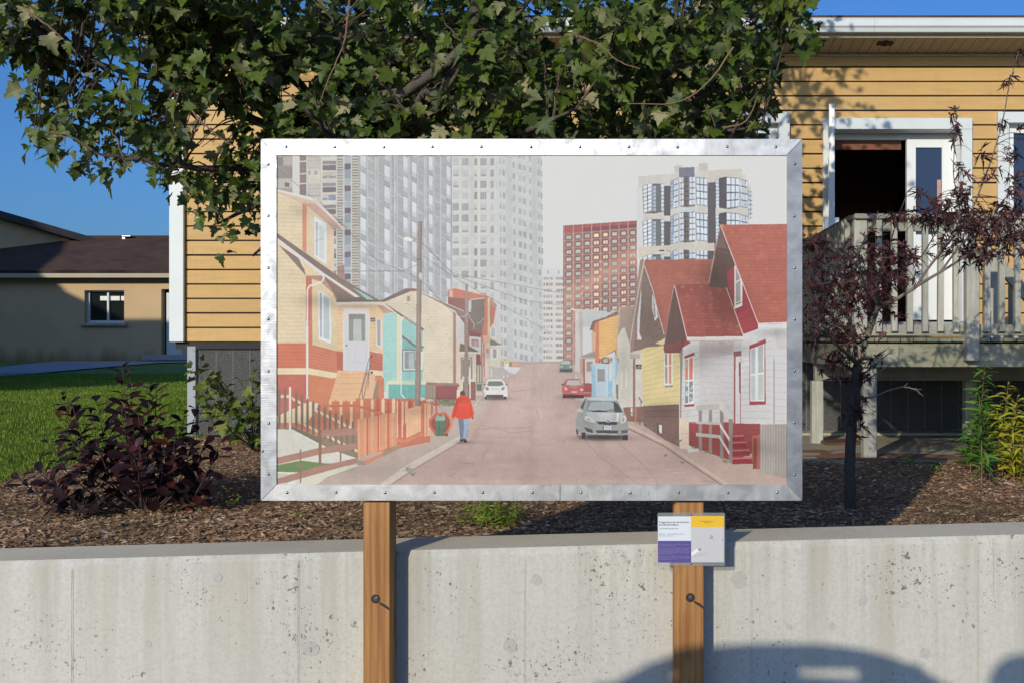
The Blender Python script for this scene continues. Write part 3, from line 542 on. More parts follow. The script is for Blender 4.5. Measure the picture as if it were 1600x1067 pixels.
    P('L', [(560, 200), (740, 195), (815, 95), (845, 170), (845, 540), (565, 540)], (150, 188, 206)); P('L', [(600, 200), (735, 205), (735, 530), (605, 530)], (178, 200, 212)); P('L', [(625, 240), (700, 240), (700, 370), (625, 370)], (140, 140, 140)); P('L', [(612, 205), (730, 205), (730, 525), (720, 525), (720, 215), (615, 215)], (196, 212, 220))
    P('L', [(550, 195), (600, 175), (750, 190), (735, 208), (560, 210)], (190, 196, 200)); P('L', [(640, 150), (810, 40), (820, 85), (740, 120), (640, 160), (600, 180)], (132, 118, 108)); P('L', [(700, 110), (808, 55), (808, 115), (690, 118)], (204, 210, 212)); P('L', [(780, 115), (810, 115), (810, 530), (780, 530)], (190, 204, 212)); P('L', [(745, 190), (776, 175), (776, 360), (745, 365)], (206, 210, 206)); c.bands(T('L', (735, 370), (780, 370), (780, 540), (735, 540)), 950, 596, 621, 958, 596, 621, 9, .4, (116, 160, 186), .8)
    # white gable house
    P('O', [(830, 850), (870, 760), (905, 740), (945, 870), (1005, 1067), (840, 1067)], (214, 206, 190)); P('L', [(850, 0), (960, 0), (1000, 100), (1005, 640), (890, 640), (815, 550), (815, 360), (850, 200)], (208, 202, 190)); c.bands(T('L', (850, 0), (960, 0), (1000, 100), (1005, 640), (890, 640), (820, 550), (850, 200)), 965, 560, 642, 992, 548, 634, 20, .5, (176, 168, 156), .75)
    P('L', [(1000, 90), (1100, 90), (1100, 640), (1005, 640)], (206, 198, 188)); P('L', [(865, 250), (885, 250), (885, 445), (868, 445)], (222, 216, 206)); P('L', [(912, 235), (935, 235), (935, 435), (915, 435)], (222, 216, 206)); P('L', [(995, 100), (1018, 100), (1015, 640), (992, 640)], (148, 108, 96))
    P('L', [(815, 400), (840, 400), (840, 560), (820, 545)], (128, 120, 106)); P('L', [(890, 640), (1100, 630), (1100, 800), (920, 780)], (140, 100, 88)); P('L', [(1010, 640), (1035, 640), (1035, 800), (1010, 790)], (170, 124, 110)); P('L', [(970, 640), (990, 645), (988, 740), (970, 710)], (214, 208, 196))
    P('O', [(850, 560), (905, 540), (1005, 540), (1000, 660), (975, 860), (945, 870), (905, 740), (870, 770), (830, 850)], (160, 136, 122)); P('O', [(845, 540), (862, 540), (860, 700), (830, 860), (820, 1067), (812, 1067), (830, 800)], (184, 160, 140))
    P('L', [(1022, 195), (1098, 195), (1098, 240), (1022, 238)], (70, 62, 60)); Ln('L', [(1045, 209), (1078, 209)], .9, (206, 200, 194)); Ln('L', [(1028, 227), (1092, 227)], .9, (196, 190, 184))
    P('O', [(960, 1020), (1067, 1020), (1067, 1067), (965, 1067)], (176, 160, 148)); P('L', [(965, 0), (1080, 0), (1100, 75), (1080, 90), (965, 85)], (196, 182, 168))
    # --- yellow house with red roof
    c.poly([(1000, 500), (1062, 480), (1062, 560), (1004, 548)], (122, 102, 92))
    P('Q', [(10, 50), (300, -90), (300, 60), (470, 60), (470, 690), (40, 715)], (218, 198, 140)); yl = T('Q', (20, 40), (300, -60), (470, 60), (470, 690), (40, 715)); c.bands(yl, 1005, 540, 636, 1062, 512, 632, 13, .6, (176, 156, 104), .8)
    P('Q', [(40, 715), (465, 692), (465, 1200), (300, 1120), (40, 940)], (126, 98, 90)); 
    for y0, y1 in ((780, 765), (838, 838)): Ln('Q', [(40, y0), (465, y1)], .6, (92, 70, 64))
    P('Q', [(205, 920), (270, 930), (270, 1050), (210, 1030)], (88, 68, 62)); P('Q', [(222, 935), (262, 940), (262, 1045), (228, 1030)], (206, 208, 206))
    P('Q', [(290, 85), (388, 85), (388, 490), (290, 490)], (222, 222, 220)); P('Q', [(298, 95), (326, 92), (326, 230), (300, 238)], (146, 132, 128)); P('Q', [(342, 90), (372, 90), (372, 225), (342, 232)], (212, 128, 104)); P('Q', [(298, 250), (326, 245), (328, 445), (300, 445)], (168, 146, 130)); P('Q', [(344, 240), (372, 235), (374, 455), (344, 440)], (206, 140, 116)); P('Q', [(292, 470), (390, 465), (390, 490), (300, 495)], (158, 138, 132))
    P('L', [(960, -60), (1100, -60), (1320, 0), (1100, 20), (1080, 40), (975, 60)], (126, 104, 94)); 
    P('J', [(-120, 40), (-85, 60), (0, 370), (20, 460), (110, 760), (110, 830), (20, 880), (-100, 905), (-140, 800), (-120, 400)], (122, 104, 94)); P('J', [(0, 460), (20, 460), (115, 820), (125, 850), (-20, 905), (-120, 905)], (122, 102, 92))
    for k in range(4): Ln('J', [(-10, 740+k*60), (100, 690+k*60)], .5, (92, 76, 70))
    P('J', [(-5, 400), (35, 520), (55, 640), (20, 680), (-5, 560)], (214, 212, 208)); P('J', [(0, 430), (22, 500), (30, 640), (12, 650)], (150, 148, 146))
    R2 = [(1003.5, 406), (1118, 405.5), (1109, 446), (1052, 448), (1040, 524), (1037, 520), (1020.7, 456)]; c.poly(R2, (166, 97, 82))
    sh = c.full(R2)
    def shingles(clip, x0, x1, y0, y1, n, col, al):
        for i in range(n):
            y = y0+(y1-y0)*i/n; c.line((x0, y), (x1, y), .45, col, al, clip)
            x = x0+rnd.uniform(0, 8)
            while x < x1:
                c.line((x, y), (x+.8, y+(y1-y0)/n), .4, col, al*.7, clip); x += rnd.uniform(5, 14)
        for _ in range(n*5):
            x, y = rnd.uniform(x0, x1), y0+(y1-y0)*rnd.randrange(n)/n
            c.rect(x, y, x+rnd.uniform(3, 8), y+(y1-y0)/n, rnd.choice(((160, 84, 72), (196, 112, 96))), .3, clip)
    shingles(sh, 1005, 1118, 406, 512, 28, (140, 72, 62), .6)
    Ln('J', [(-110, 40), (5, 372), (20, 460), (118, 820)], 1.0, (222, 212, 200)); P('O', [(1067, 40), (1120, 40), (1060, 500), (990, 1000), (965, 1000), (1000, 560)], (150, 126, 114)); Ln('O', [(1115, 40), (1060, 300), (1005, 640), (950, 1000)], 1.2, (212, 200, 184)); Ln('J', [(-115, 38), (-118, 260), (-200, 700), (-230, 900)], .01, (0, 0, 0), 0)
    # --- near red roof and white house
    P('K', [(190, 40), (340, -80), (940, -120), (940, 640), (250, 740), (190, 640)], (208, 206, 204)); P('K', [(325, -40), (620, -40), (560, 530), (325, 530)], (200, 196, 194)); P('K', [(325, -60), (560, -60), (560, 60), (325, 90)], (184, 168, 164), .6)
    for k in range(12): Ln('K', [(196, 85+k*42-k*1), (325, 40+k*44)], .55, (160, 154, 150), .85); Ln('K', [(325, 40+k*42), (560, 42+k*42)], .45, (172, 166, 164), .8)
    for k in range(14): Ln('K', [(610, 45+k*43-20+k*0), (835, -35+k*49)], .55, (164, 160, 158), .85); Ln('K', [(845, 18+k*50), (935, 22+k*50)], .5, (168, 166, 166), .8)
    P('K', [(190, -20), (210, -20), (196, 520), (190, 520)], (150, 140, 130))
    RD = (166, 74, 74)
    P('K', [(220, 72), (288, 45), (288, 70), (222, 92)], RD); P('K', [(222, 90), (286, 68), (286, 405), (222, 408)], (224, 224, 222)); P('K', [(220, 408), (288, 402), (288, 418), (222, 424)], RD)
    P('K', [(225, 100), (244, 92), (244, 235), (225, 238)], (214, 132, 108)); P('K', [(254, 88), (278, 78), (276, 232), (254, 235)], (216, 128, 104)); P('K', [(226, 108), (240, 104), (240, 150), (228, 155)], (180, 176, 150)); P('K', [(225, 250), (244, 248), (244, 395), (225, 398)], (130, 138, 136)); P('K', [(254, 248), (278, 244), (278, 380), (254, 388)], (130, 138, 138))
    for _ in range(16): c.ell(*T('K', (rnd.choice((234, 266))+rnd.uniform(-8, 8), rnd.uniform(260, 380)))[0], 1.2, 2.0, (212, 214, 214), .8, 7)
    P('K', [(672, 0), (780, -45), (784, 405), (670, 410)], RD); P('K', [(676, 20), (776, -25), (776, 385), (676, 385)], (222, 224, 222)); P('K', [(682, 30), (712, 15), (712, 190), (682, 195)], (176, 182, 180)); P('K', [(730, 10), (766, -10), (768, 182), (732, 186)], (176, 182, 178)); P('K', [(682, 208), (712, 205), (712, 378), (682, 378)], (190, 196, 192)); P('K', [(732, 200), (768, 196), (768, 372), (732, 374)], (192, 198, 194))
    P('J', [(1010, 930), (1175, 865), (1180, 905), (1015, 970)], RD)
    P('K', [(562, 45), (612, 35), (612, 75), (610, 575), (562, 578)], (160, 100, 96)); P('K', [(575, 75), (608, 70), (606, 568), (572, 572)], (212, 204, 204)); P('K', [(598, 115), (610, 112), (610, 325), (600, 328)], (130, 84, 80)); P('K', [(560, 40), (615, 35), (615, 66), (562, 78)], (140, 100, 92))
    P('K', [(840, 60), (846, 120), (846, 540), (835, 540), (835, 120)], (160, 158, 160)); Ln('J', [(1310, 760), (1305, 830), (1275, 940), (1250, 1060)], 2.4, (206, 202, 200)); P('K', [(780, 45), (840, 20), (840, 545), (820, 545), (820, 60)], (206, 208, 210), .5)
    P('J', [(1265, 760), (1400, 760), (1400, 960), (1300, 960)], (190, 186, 184), .5)
    # red gable walls
    c.poly([(1125.6, 352), (1107, 446), (1134, 450), (1160, 520), (1185, 508)], (96, 74, 68))
    P('J', [(770, 170), (860, 100), (1100, 700), (1095, 760), (945, 815), (850, 560), (790, 330)], (158, 66, 70))
    for k in range(6): Ln('J', [(800+k*22, 430+k*76-60), (960+k*22, 370+k*72-60)], .55, (118, 48, 54))
    P('J', [(850, 85), (900, 200), (935, 290), (935, 520), (850, 556)], (222, 220, 214)); P('J', [(862, 120), (908, 230), (908, 245), (862, 270)], (150, 146, 146)); P('J', [(862, 285), (912, 255), (912, 470), (862, 490)], (156, 152, 150)); P('J', [(862, 500), (920, 478), (920, 490), (862, 515)], (120, 116, 112))
    P('J', [(235, 700), (350, 840), (355, 880), (400, 900), (300, 960), (290, 1010), (250, 1000)], (158, 70, 68))
    # near roofs
    R3 = [(1125.6, 351.8), (1231, 350.5), (1231, 504), (1185, 505.5)]; c.poly(R3, (176, 98, 82))
    sh = c.full(R3)
    shingles(sh, 1120, 1232, 352, 505, 30, (146, 66, 60), .65)
    P('J', [(225, 300), (580, 295), (760, 320), (940, 835), (355, 845)], (146, 78, 70)); s2 = c.full(T('J', (225, 300), (580, 295), (760, 320), (940, 835), (355, 845))); shingles(s2, 1050, 1165, 446, 527, 17, (110, 56, 52), .55)
    P('J', [(600, 300), (760, 320), (900, 700), (760, 830), (640, 560)], (112, 62, 58), .28); P('J', [(230, 420), (480, 420), (560, 840), (355, 845)], (178, 92, 80), .3)
    c.poly([(1125.6, 352), (1107, 444), (1108, 449), (1134, 450), (1136, 426), (1149, 414)], (96, 74, 69)); P('I', [(832, 600), (790, 780), (900, 800)], (112, 90, 84)); c.line((1125.6, 352), (1185, 507), 1.3, (226, 206, 196)); Ln('J', [(640, 0), (582, 290)], 1.2, (196, 170, 152)); Ln('I', [(832, 580), (750, 971)], 1.0, (190, 160, 146)); Ln('J', [(765, 330), (945, 830)], 1.0, (214, 204, 196));  Ln('J', [(590, 320), (650, 0)], 1.6, (112, 88, 78))
    P('I', [(832, 578), (860, 578), (870, 612), (842, 606)], (206, 124, 88)); Ln('I', [(795, 800), (870, 830), (930, 850)], .5, (140, 116, 108))
    P('J', [(225, 310), (350, 850), (290, 1000), (130, 1000), (110, 970), (180, 560)], (98, 74, 68)); P('J', [(128, 960), (290, 870), (290, 1005), (130, 1005)], (124, 72, 68)); Ln('J', [(225, 300), (355, 850)], 1.2, (222, 206, 198)); Ln('J', [(225, 300), (165, 620), (115, 975)], 1.0, (150, 126, 114)); P('K', [(75, -10), (195, -20), (195, 48), (80, 52)], (122, 72, 68))
    P('J', [(355, 848), (945, 838), (945, 880), (360, 888)], (214, 210, 202)); Ln('J', [(360, 884), (945, 880)], .7, (170, 158, 152)); P('J', [(1098, 700), (1400, 690), (1400, 752), (1095, 755)], (222, 218, 214)); Ln('J', [(1100, 712), (1400, 708)], .7, (150, 158, 180))
    c.ell(*T('J', (710, 905))[0], 4.4, 1.8, (178, 160, 148))
    # --- base of the white house, steps, railings
    P('K', [(252, 530), (560, 530), (560, 700), (745, 700), (745, 540), (612, 540), (560, 560), (330, 530), (252, 535)], (158, 72, 70)); P('K', [(252, 535), (745, 540), (745, 720), (560, 800), (470, 770), (252, 690)], (154, 72, 70)); P('K', [(190, 500), (250, 498), (250, 718), (190, 712)], (224, 202, 178)); Ln('K', [(190, 606), (250, 610)], .6, (180, 160, 140))
    for k in range(4): Ln('K', [(255, 575+k*44), (745, 585+k*44)], .5, (122, 56, 54), .7)
    for k, y in enumerate((620, 665, 720, 775)): P('K', [(552, y), (630+k*22, y-4), (630+k*22, y+8), (552, y+12)], (196, 110, 106)); P('K', [(552, y+12), (630+k*22, y+8), (630+k*22, y+42), (552, y+45)], (150, 56, 60))
    P('K', [(690, 625), (745, 612), (745, 855), (720, 855), (690, 800)], (178, 100, 84)); P('K', [(700, 640), (722, 640), (722, 850), (695, 855)], (134, 76, 64))
    GR = (186, 180, 172); GD = (150, 136, 128)
    for x in (318, 388): P('K', [(x, 440), (x+24, 440), (x+24, 730 if x < 350 else 755), (x, 725 if x < 350 else 745)], GD)
    P('K', [(466, 430), (492, 440), (492, 785), (466, 780)], (146, 132, 126)); P('K', [(526, 500), (556, 500), (552, 815), (526, 812)], (146, 134, 128))
    P('K', [(303, 412), (462, 402), (464, 440), (303, 448)], GR); P('K', [(462, 402), (495, 400), (560, 505), (528, 508), (466, 440)], (206, 202, 194)); P('K', [(303, 524), (468, 530), (468, 548), (303, 540)], GR); P('K', [(300, 602), (470, 618), (470, 642), (300, 626)], GR)
    P('K', [(466, 530), (535, 640), (530, 662), (464, 556)], (214, 208, 200)); P('K', [(464, 620), (535, 736), (530, 758), (462, 642)], (214, 208, 200))
    P('K', [(745, 545), (935, 540), (935, 918), (860, 905), (745, 870)], (172, 164, 156))
    for k in range(17): P('K', [(748+k*11.2, 546), (751.5+k*11.2, 546), (751.5+k*11.2, 876+k*3), (748+k*11.2, 872+k*3)], (132, 124, 116)); P('K', [(752+k*11.2, 546), (755+k*11.2, 546), (755+k*11.2, 876+k*3), (752+k*11.2, 872+k*3)], (192, 184, 176))
    # weeds
    for _ in range(260):
        x, y, q = rnd.choice(((1015, 668, 9), (1000, 660, 8), (1085, 699, 5), (1105, 705, 5), (1134, 720, 6), (1060, 688, 5), (1040, 711, 3), (1066, 722, 3), (638, 733, 8), (645, 740, 5), (990, 645, 6), (1003, 650, 5), (1018, 662, 12)))
        c.ell(x+rnd.gauss(0, q*.45), y+rnd.gauss(0, q*.25), 1.1, .9, vr((122, 128, 94), 18), .75, 6)
    Ln('L', [(1055, 535), (1090, 590)], 1.2, (70, 60, 56)); Ln('L', [(1078, 580), (1070, 700)], .9, (120, 108, 96))
    # --- people and cars in the print
    def car(k, body, low, glass, pts):
        pass
    P('F', [(915, 405), (1150, 405), (1140, 428), (920, 428)], (120, 92, 88), .6)
    P('F', [(915, 370), (920, 300), (940, 225), (965, 212), (1085, 212), (1115, 232), (1150, 300), (1155, 385), (1140, 415), (1110, 415), (1110, 395), (950, 395), (945, 415), (920, 418)], (222, 220, 214)); P('F', [(938, 275), (958, 232), (1090, 232), (1116, 270), (1080, 282), (960, 282)], (112, 118, 112)); P('F', [(925, 290), (958, 300), (955, 328), (930, 325)], (140, 120, 116)); P('F', [(1090, 300), (1125, 288), (1120, 322), (1092, 328)], (150, 138, 134)); P('F', [(930, 375), (1110, 375), (1110, 405), (935, 405)], (88, 84, 82)); P('F', [(985, 302), (1070, 302), (1065, 325), (990, 325)], (204, 202, 198)); P('F', [(905, 262), (922, 262), (922, 275), (905, 275)], (96, 84, 82)); P('F', [(1130, 262), (1156, 262), (1150, 274), (1134, 274)], (96, 84, 82)); P('F', [(915, 392), (940, 392), (940, 418), (918, 418)], (66, 60, 60)); P('F', [(1115, 392), (1142, 392), (1138, 416), (1115, 416)], (66, 60, 60))
    P('L', [(230, 200), (250, 152), (335, 152), (362, 205), (365, 265), (228, 265)], (118, 136, 126)); P('L', [(240, 190), (256, 156), (330, 156), (345, 190)], (176, 190, 186)); P('L', [(228, 240), (366, 240), (362, 272), (232, 270)], (82, 86, 82)); P('L', [(240, 205), (262, 212), (258, 224), (238, 220)], (196, 196, 186)); P('L', [(330, 212), (358, 206), (356, 222), (334, 224)], (200, 198, 186))
    P('L', [(252, 455), (262, 400), (298, 345), (430, 340), (468, 400), (482, 460), (480, 535), (265, 535)], (196, 98, 94)); P('L', [(295, 402), (315, 358), (430, 355), (458, 405), (400, 412), (330, 408)], (182, 186, 186)); P('L', [(280, 425), (310, 440), (306, 462), (284, 455)], (222, 196, 184)); P('L', [(440, 450), (470, 440), (474, 462), (450, 470)], (226, 202, 190)); P('L', [(345, 470), (412, 470), (410, 488), (348, 488)], (196, 196, 196)); P('L', [(265, 500), (480, 510), (476, 542), (268, 540)], (112, 58, 60)); P('L', [(250, 395), (275, 395), (275, 408), (252, 408)], (84, 66, 66)); P('L', [(330, 412), (420, 416), (400, 440), (345, 438)], (214, 120, 112), .7); P('L', [(262, 510), (285, 515), (285, 545), (265, 540)], (60, 52, 54)); P('L', [(455, 515), (480, 515), (478, 545), (458, 545)], (60, 52, 54))
    # near grey hatchback
    P('L', [(400, 930), (940, 930), (940, 985), (600, 985), (440, 970)], (104, 86, 84), .55)
    P('L', [(400, 770), (415, 700), (450, 600), (500, 535), (620, 522), (760, 528), (830, 560), (885, 660), (925, 730), (945, 830), (942, 960), (900, 965), (870, 940), (580, 925), (500, 955), (462, 955), (455, 910), (400, 880)], (150, 152, 150))
    P('L', [(500, 540), (620, 525), (770, 530), (830, 562), (790, 572), (540, 565)], (190, 198, 196)); P('L', [(520, 565), (790, 572), (835, 600), (885, 690), (740, 690), (510, 680)], (128, 136, 136)); P('L', [(560, 585), (740, 575), (800, 600), (800, 650), (640, 680), (520, 660)], (170, 182, 182), .75); P('L', [(790, 575), (838, 605), (885, 690), (800, 690)], (74, 72, 76)); P('L', [(448, 640), (490, 560), (500, 570), (470, 660)], (80, 80, 84)); P('L', [(560, 676), (640, 668), (740, 680), (700, 688), (580, 686)], (60, 58, 60))
    P('L', [(500, 685), (880, 695), (905, 735), (850, 790), (600, 790), (520, 730)], (172, 178, 176)); P('L', [(620, 700), (780, 700), (760, 780), (660, 780)], (190, 194, 192), .6); P('L', [(825, 700), (850, 700), (840, 780), (820, 780)], (226, 226, 222), .7)
    P('L', [(490, 735), (520, 725), (580, 770), (606, 800), (540, 790), (490, 765)], (206, 202, 190)); P('L', [(868, 740), (915, 725), (925, 760), (905, 800), (868, 805)], (214, 206, 190)); P('L', [(505, 750), (540, 750), (560, 780), (520, 775)], (164, 160, 150)); P('L', [(880, 745), (905, 745), (900, 790), (880, 795)], (166, 160, 148))
    P('L', [(608, 785), (832, 792), (825, 820), (740, 822), (640, 815)], (66, 64, 66)); c.ell(*T('L', (735, 780))[0], 3.6, 2.8, (196, 196, 194)); c.ell(*T('L', (735, 782))[0], 2.2, 1.5, (110, 110, 110)); P('L', [(675, 832), (768, 834), (766, 882), (680, 880)], (208, 208, 208)); P('L', [(675, 832), (690, 832), (692, 880), (680, 880)], (92, 92, 140))
    for x, y, w in ((700, 845, 14), (724, 845, 12), (745, 846, 10), (700, 866, 10), (718, 866, 10), (740, 866, 14)): c.rect(*T('L', (x, y))[0], *T('L', (x+w, y+10))[0], (96, 96, 110), .8)
    P('L', [(480, 840), (570, 870), (580, 910), (520, 900)], (82, 80, 80)); P('L', [(606, 875), (840, 880), (830, 912), (620, 905)], (78, 76, 76)); P('L', [(870, 880), (940, 870), (935, 905), (875, 910)], (96, 94, 94)); Ln('L', [(500, 895), (570, 910), (830, 918)], .9, (206, 206, 202)); P('L', [(412, 655), (450, 650), (480, 680), (470, 694), (418, 685)], (196, 192, 180)); P('L', [(455, 900), (500, 900), (500, 965), (462, 965)], (70, 66, 68)); P('L', [(880, 930), (942, 925), (938, 980), (885, 975)], (70, 66, 68)); P('L', [(400, 860), (425, 880), (425, 925), (403, 915)], (80, 76, 78)); P('L', [(500, 925), (880, 930), (870, 965), (520, 960)], (80, 74, 76), .8)
    # walking figure
    P('F', [(660, 345), (685, 330), (708, 340), (716, 385), (662, 385)], (92, 70, 62))
    P('F', [(640, 620), (752, 620), (745, 700), (735, 800), (722, 838), (690, 838), (682, 850), (662, 845), (655, 760)], (110, 122, 138)); P('F', [(695, 625), (752, 625), (742, 720), (722, 832), (690, 825), (700, 700)], (148, 170, 192)); P('F', [(655, 838), (690, 840), (690, 858), (658, 856)], (70, 60, 58)); P('F', [(690, 838), (718, 836), (732, 862), (722, 872), (700, 868)], (74, 56, 54))
    P('F', [(665, 380), (715, 378), (760, 415), (785, 490), (803, 560), (800, 610), (778, 612), (776, 600), (770, 620), (700, 628), (630, 622), (612, 600), (605, 615), (572, 612), (570, 590), (596, 500), (622, 420)], (226, 74, 54)); P('F', [(622, 440), (640, 500), (610, 600), (575, 600), (598, 500)], (208, 62, 46), .8); P('F', [(640, 430), (740, 430), (750, 480), (640, 490)], (236, 88, 62), .6); P('F', [(765, 480), (775, 600), (780, 600), (772, 480)], (190, 52, 40)); P('F', [(780, 608), (800, 606), (795, 628), (782, 628)], (120, 84, 72)); P('F', [(578, 612), (604, 614), (600, 634), (582, 630)], (190, 126, 104))
    # soft shading that the camera of the print saw: (x, y, half width, half height, amount)
    yy, xx = np.mgrid[0:c.h, 0:c.w]; Y = PY0+yy/PS; X = PX0+xx/PS
    for x, y, rx, ry, am in ((941, 684, 44, 5, .35), (775, 622, 22, 3, .3), (895, 620, 17, 3, .3), (884, 580, 11, 2, .25), (724, 690, 12, 2.5, .3), (500, 470, 40, 10, .16), (560, 478, 40, 6, .18), (690, 626, 40, 5, .2), (478, 660, 50, 12, .14), (560, 650, 60, 14, .12), (1085, 560, 40, 22, .14), (1130, 545, 45, 12, .18), (1035, 640, 30, 14, .14), (1100, 690, 60, 20, .12), (1110, 430, 26, 22, .22), (1140, 470, 40, 26, .14), (1010, 500, 26, 40, .12), (1208, 520, 24, 8, .16), (740, 545, 26, 40, .12), (760, 500, 16, 34, .1), (650, 640, 30, 10, .12), (1180, 700, 40, 14, .14), (975, 560, 12, 50, .12), (640, 560, 12, 50, .08), (1160, 640, 30, 60, .06), (470, 330, 16, 12, .10), (520, 355, 18, 12, .14), (905, 610, 30, 24, .08), (800, 720, 200, 30, .05), (1060, 720, 80, 20, .07), (575, 735, 60, 12, .06)):
        c.a = c.a*(1-am*np.exp(-((X-x)/rx)**2-((Y-y)/ry)**2))[..., None]
    c.a = c.a*(1+.06*np.exp(-((X-800)/60)**2-((Y-640)/30)**2))[..., None]
    onroad = (np.abs(X-850-(Y-600)*.35) < 20+(Y-565)*1.25)[..., None]*1.0
    for _ in range(46):
        t = rnd.random()**.7; y0 = 580+t*176; x0 = 850+(y0-600)*.35+rnd.uniform(-1, 1)*(20+(y0-565)*1.1); am = rnd.uniform(-.05, .06)
        c.a = c.a*(1-onroad*(am*np.exp(-((X-x0)/(6+t*60*rnd.random()))**2-((Y-y0)/(1.2+t*5*rnd.random()))**2))[..., None])
    for x0, dx_ in ((800, -.55), (835, -.05), (872, .55), (905, 1.15)):
        xc = x0+(Y-575)*dx_; c.a = c.a*(1-onroad*(.035*np.exp(-((X-xc)/(2+(Y-570).clip(0)*.05))**2))[..., None])
    haze = np.clip(1-np.abs(Y-520)/210, 0, 1)*np.clip(1-np.abs(X-800)/330, 0, 1)*.20+np.clip(1-(Y-243)/330, 0, 1)*.10
    c.a = c.a*(1-haze[..., None])+np.array((212, 210, 206))*haze[..., None]
    g = c.a.mean(2, keepdims=True); c.a = g+(c.a-g)*.95
    c.a = 236-(236-c.a)*.95
    rs = np.random.RandomState(3)
    def vn(step, amp):
        gh, gw = c.h//step+3, c.w//step+3; g0 = rs.normal(0, amp, (gh, gw)); u, v = np.arange(c.h)/step, np.arange(c.w)/step
        i, j = u.astype(int), v.astype(int); fu, fv = (u-i)[:, None], (v-j)[None]; fu, fv = fu*fu*(3-2*fu), fv*fv*(3-2*fv)
        return (g0[i][:, j]*(1-fu)*(1-fv)+g0[i+1][:, j]*fu*(1-fv)+g0[i][:, j+1]*(1-fu)*fv+g0[i+1][:, j+1]*fu*fv)[..., None]
    low = (c.a.mean(2, keepdims=True) < 205)*1.0+.12
    c.a = c.a*(1+low*(vn(60, .008)+vn(23, .010)+vn(7, .008)+vn(4, .007)+vn(2, .008)))
    def blur(q, w_):
        for ax in (0, 1):
            o = q*w_[0]
            for k in range(1, len(w_)): o = o+(np.roll(q, k, ax)+np.roll(q, -k, ax))*w_[k]
            q = o
        return q
    e = c.a.copy(); c.a = blur(c.a, (.46, .21, .06)); wide = blur(blur(c.a, (.2, .16, .12, .08, .04)), (.2, .16, .12, .08, .04)); c.a = c.a+(c.a-wide)*.30
    c.a[:3] = e[:3]; c.a[-3:] = e[-3:]; c.a[:, :3] = e[:, :3]; c.a[:, -3:] = e[:, -3:]
    c.a = c.a+rs.normal(0, 1.8, (c.h, c.w, 1))
    return np.clip(c.a, 0, 255)
# ------------------------------------------------------------------ print picture turned into a material
def image_from(arr, name):
    h, w_, _ = arr.shape; im = bpy.data.images.new(name, w_, h); px = np.ones((h, w_, 4), np.float32); px[..., :3] = arr[::-1]/255.0
    im.pixels.foreach_set(px.ravel()); im.update(); im.pack(); return im
PRINT_GAIN = .82
mp = NM('printed_vinyl', .6, 0, .12); tx = mp.n('TexImage'); tx.image = image_from(paint_print(), 'street_print'); tx.extension = 'EXTEND'
mp.col(mp.mix(1., tx.outputs[0], (PRINT_GAIN, PRINT_GAIN*.975, PRINT_GAIN*.935, 1), 'MULTIPLY'))
# ------------------------------------------------------------------ materials of the place
def concrete(name, c, c2, c3, streak=True, pits=True, rough=.85, pore=1):
    m = NM(name, rough, 0, .25); p = m.pos()
    out = m.mix(m.ramp(m.noise(p, 1.6, 6, .6), [(.35, 0.), (.65, 1.)]), V4(c), V4(c2))
    fine = m.noise(p, 90, 4, .6); out = m.mix(.5, out, m.mix(m.ramp(fine, [(.3, .72), (.7, 1.12)]), (0, 0, 0, 1), out))
    if streak:
        s1 = m.noise(m.pos((5, 5, .35)), 2.1, 5, .6); s2 = m.noise(m.pos((22, 22, .5)), 2.0, 5, .65)
        z = m.n('SeparateXYZ'); m.l(p, z.inputs[0]); top = m.ramp(z.outputs[2], [(.05, .25), (.45, .5), (.80, 1.)])
        out = m.mix(m.math('MULTIPLY', top, m.ramp(s1, [(.44, 0.), (.66, .9)])), out, V4(c3)); out = m.mix(m.math('MULTIPLY', top, m.ramp(s2, [(.48, 0.), (.75, .7)])), out, V4(tuple(q*.66 for q in c)))
    h = m.math('MULTIPLY', fine, .12)
    if pits:
        clus = m.ramp(m.noise(p, 3.5, 3), [(.42, .25), (.62, 1.25)])
        for sc, th in ((27, .10), (60, .12), (105, .12)):
            v = m.n('TexVoronoi', feature='F1'); v.inputs['Scale'].default_value = sc
            wv = m.n('VectorMath', operation='ADD'); nz = m.n('TexNoise'); nz.inputs['Scale'].default_value = sc*3; m.l(p, nz.inputs['Vector'])
            sc2 = m.n('VectorMath', operation='SCALE'); sc2.inputs['Scale'].default_value = 1.3/sc; m.l(nz.outputs['Color'], sc2.inputs[0]); m.l(p, wv.inputs[0]); m.l(sc2.outputs[0], wv.inputs[1]); m.l(wv.outputs[0], v.inputs['Vector'])
            sep = m.n('SeparateColor'); m.l(v.outputs['Color'], sep.inputs[0])
            rad = m.math('MULTIPLY', clus, m.math('MULTIPLY', m.math('POWER', sep.outputs[0], 3.), th*2.4*pore))
            inside = m.math('LESS_THAN', v.outputs['Distance'], rad)
            out = m.mix(m.math('MULTIPLY', inside, .72), out, (.07, .068, .06, 1)); h = m.math('SUBTRACT', h, m.math('MULTIPLY', inside, 1.))
    m.col(out); m.bump(h, .003, .8); return m.mat
M = {}
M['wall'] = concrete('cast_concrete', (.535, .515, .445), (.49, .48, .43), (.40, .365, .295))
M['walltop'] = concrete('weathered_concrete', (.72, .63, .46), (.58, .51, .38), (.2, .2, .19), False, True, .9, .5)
M['crack'] = plain('crack_dirt', (.28, .265, .23), (.2, .19, .17), 50, .9); M['groove'] = plain('seam_dirt', (.40, .385, .34), (.33, .315, .28), 30, .9)
M['slab'] = concrete('dirty_slab', (.42, .37, .27), (.33, .29, .21), (.13, .12, .08), False, False)
M['plug'] = concrete('patch_mortar', (.46, .44, .395), (.40, .385, .35), (.2, .2, .2), False, True, .9, 1.2)
M['path'] = plain('path_asphalt', (.34, .35, .36), (.27, .28, .29), 3)
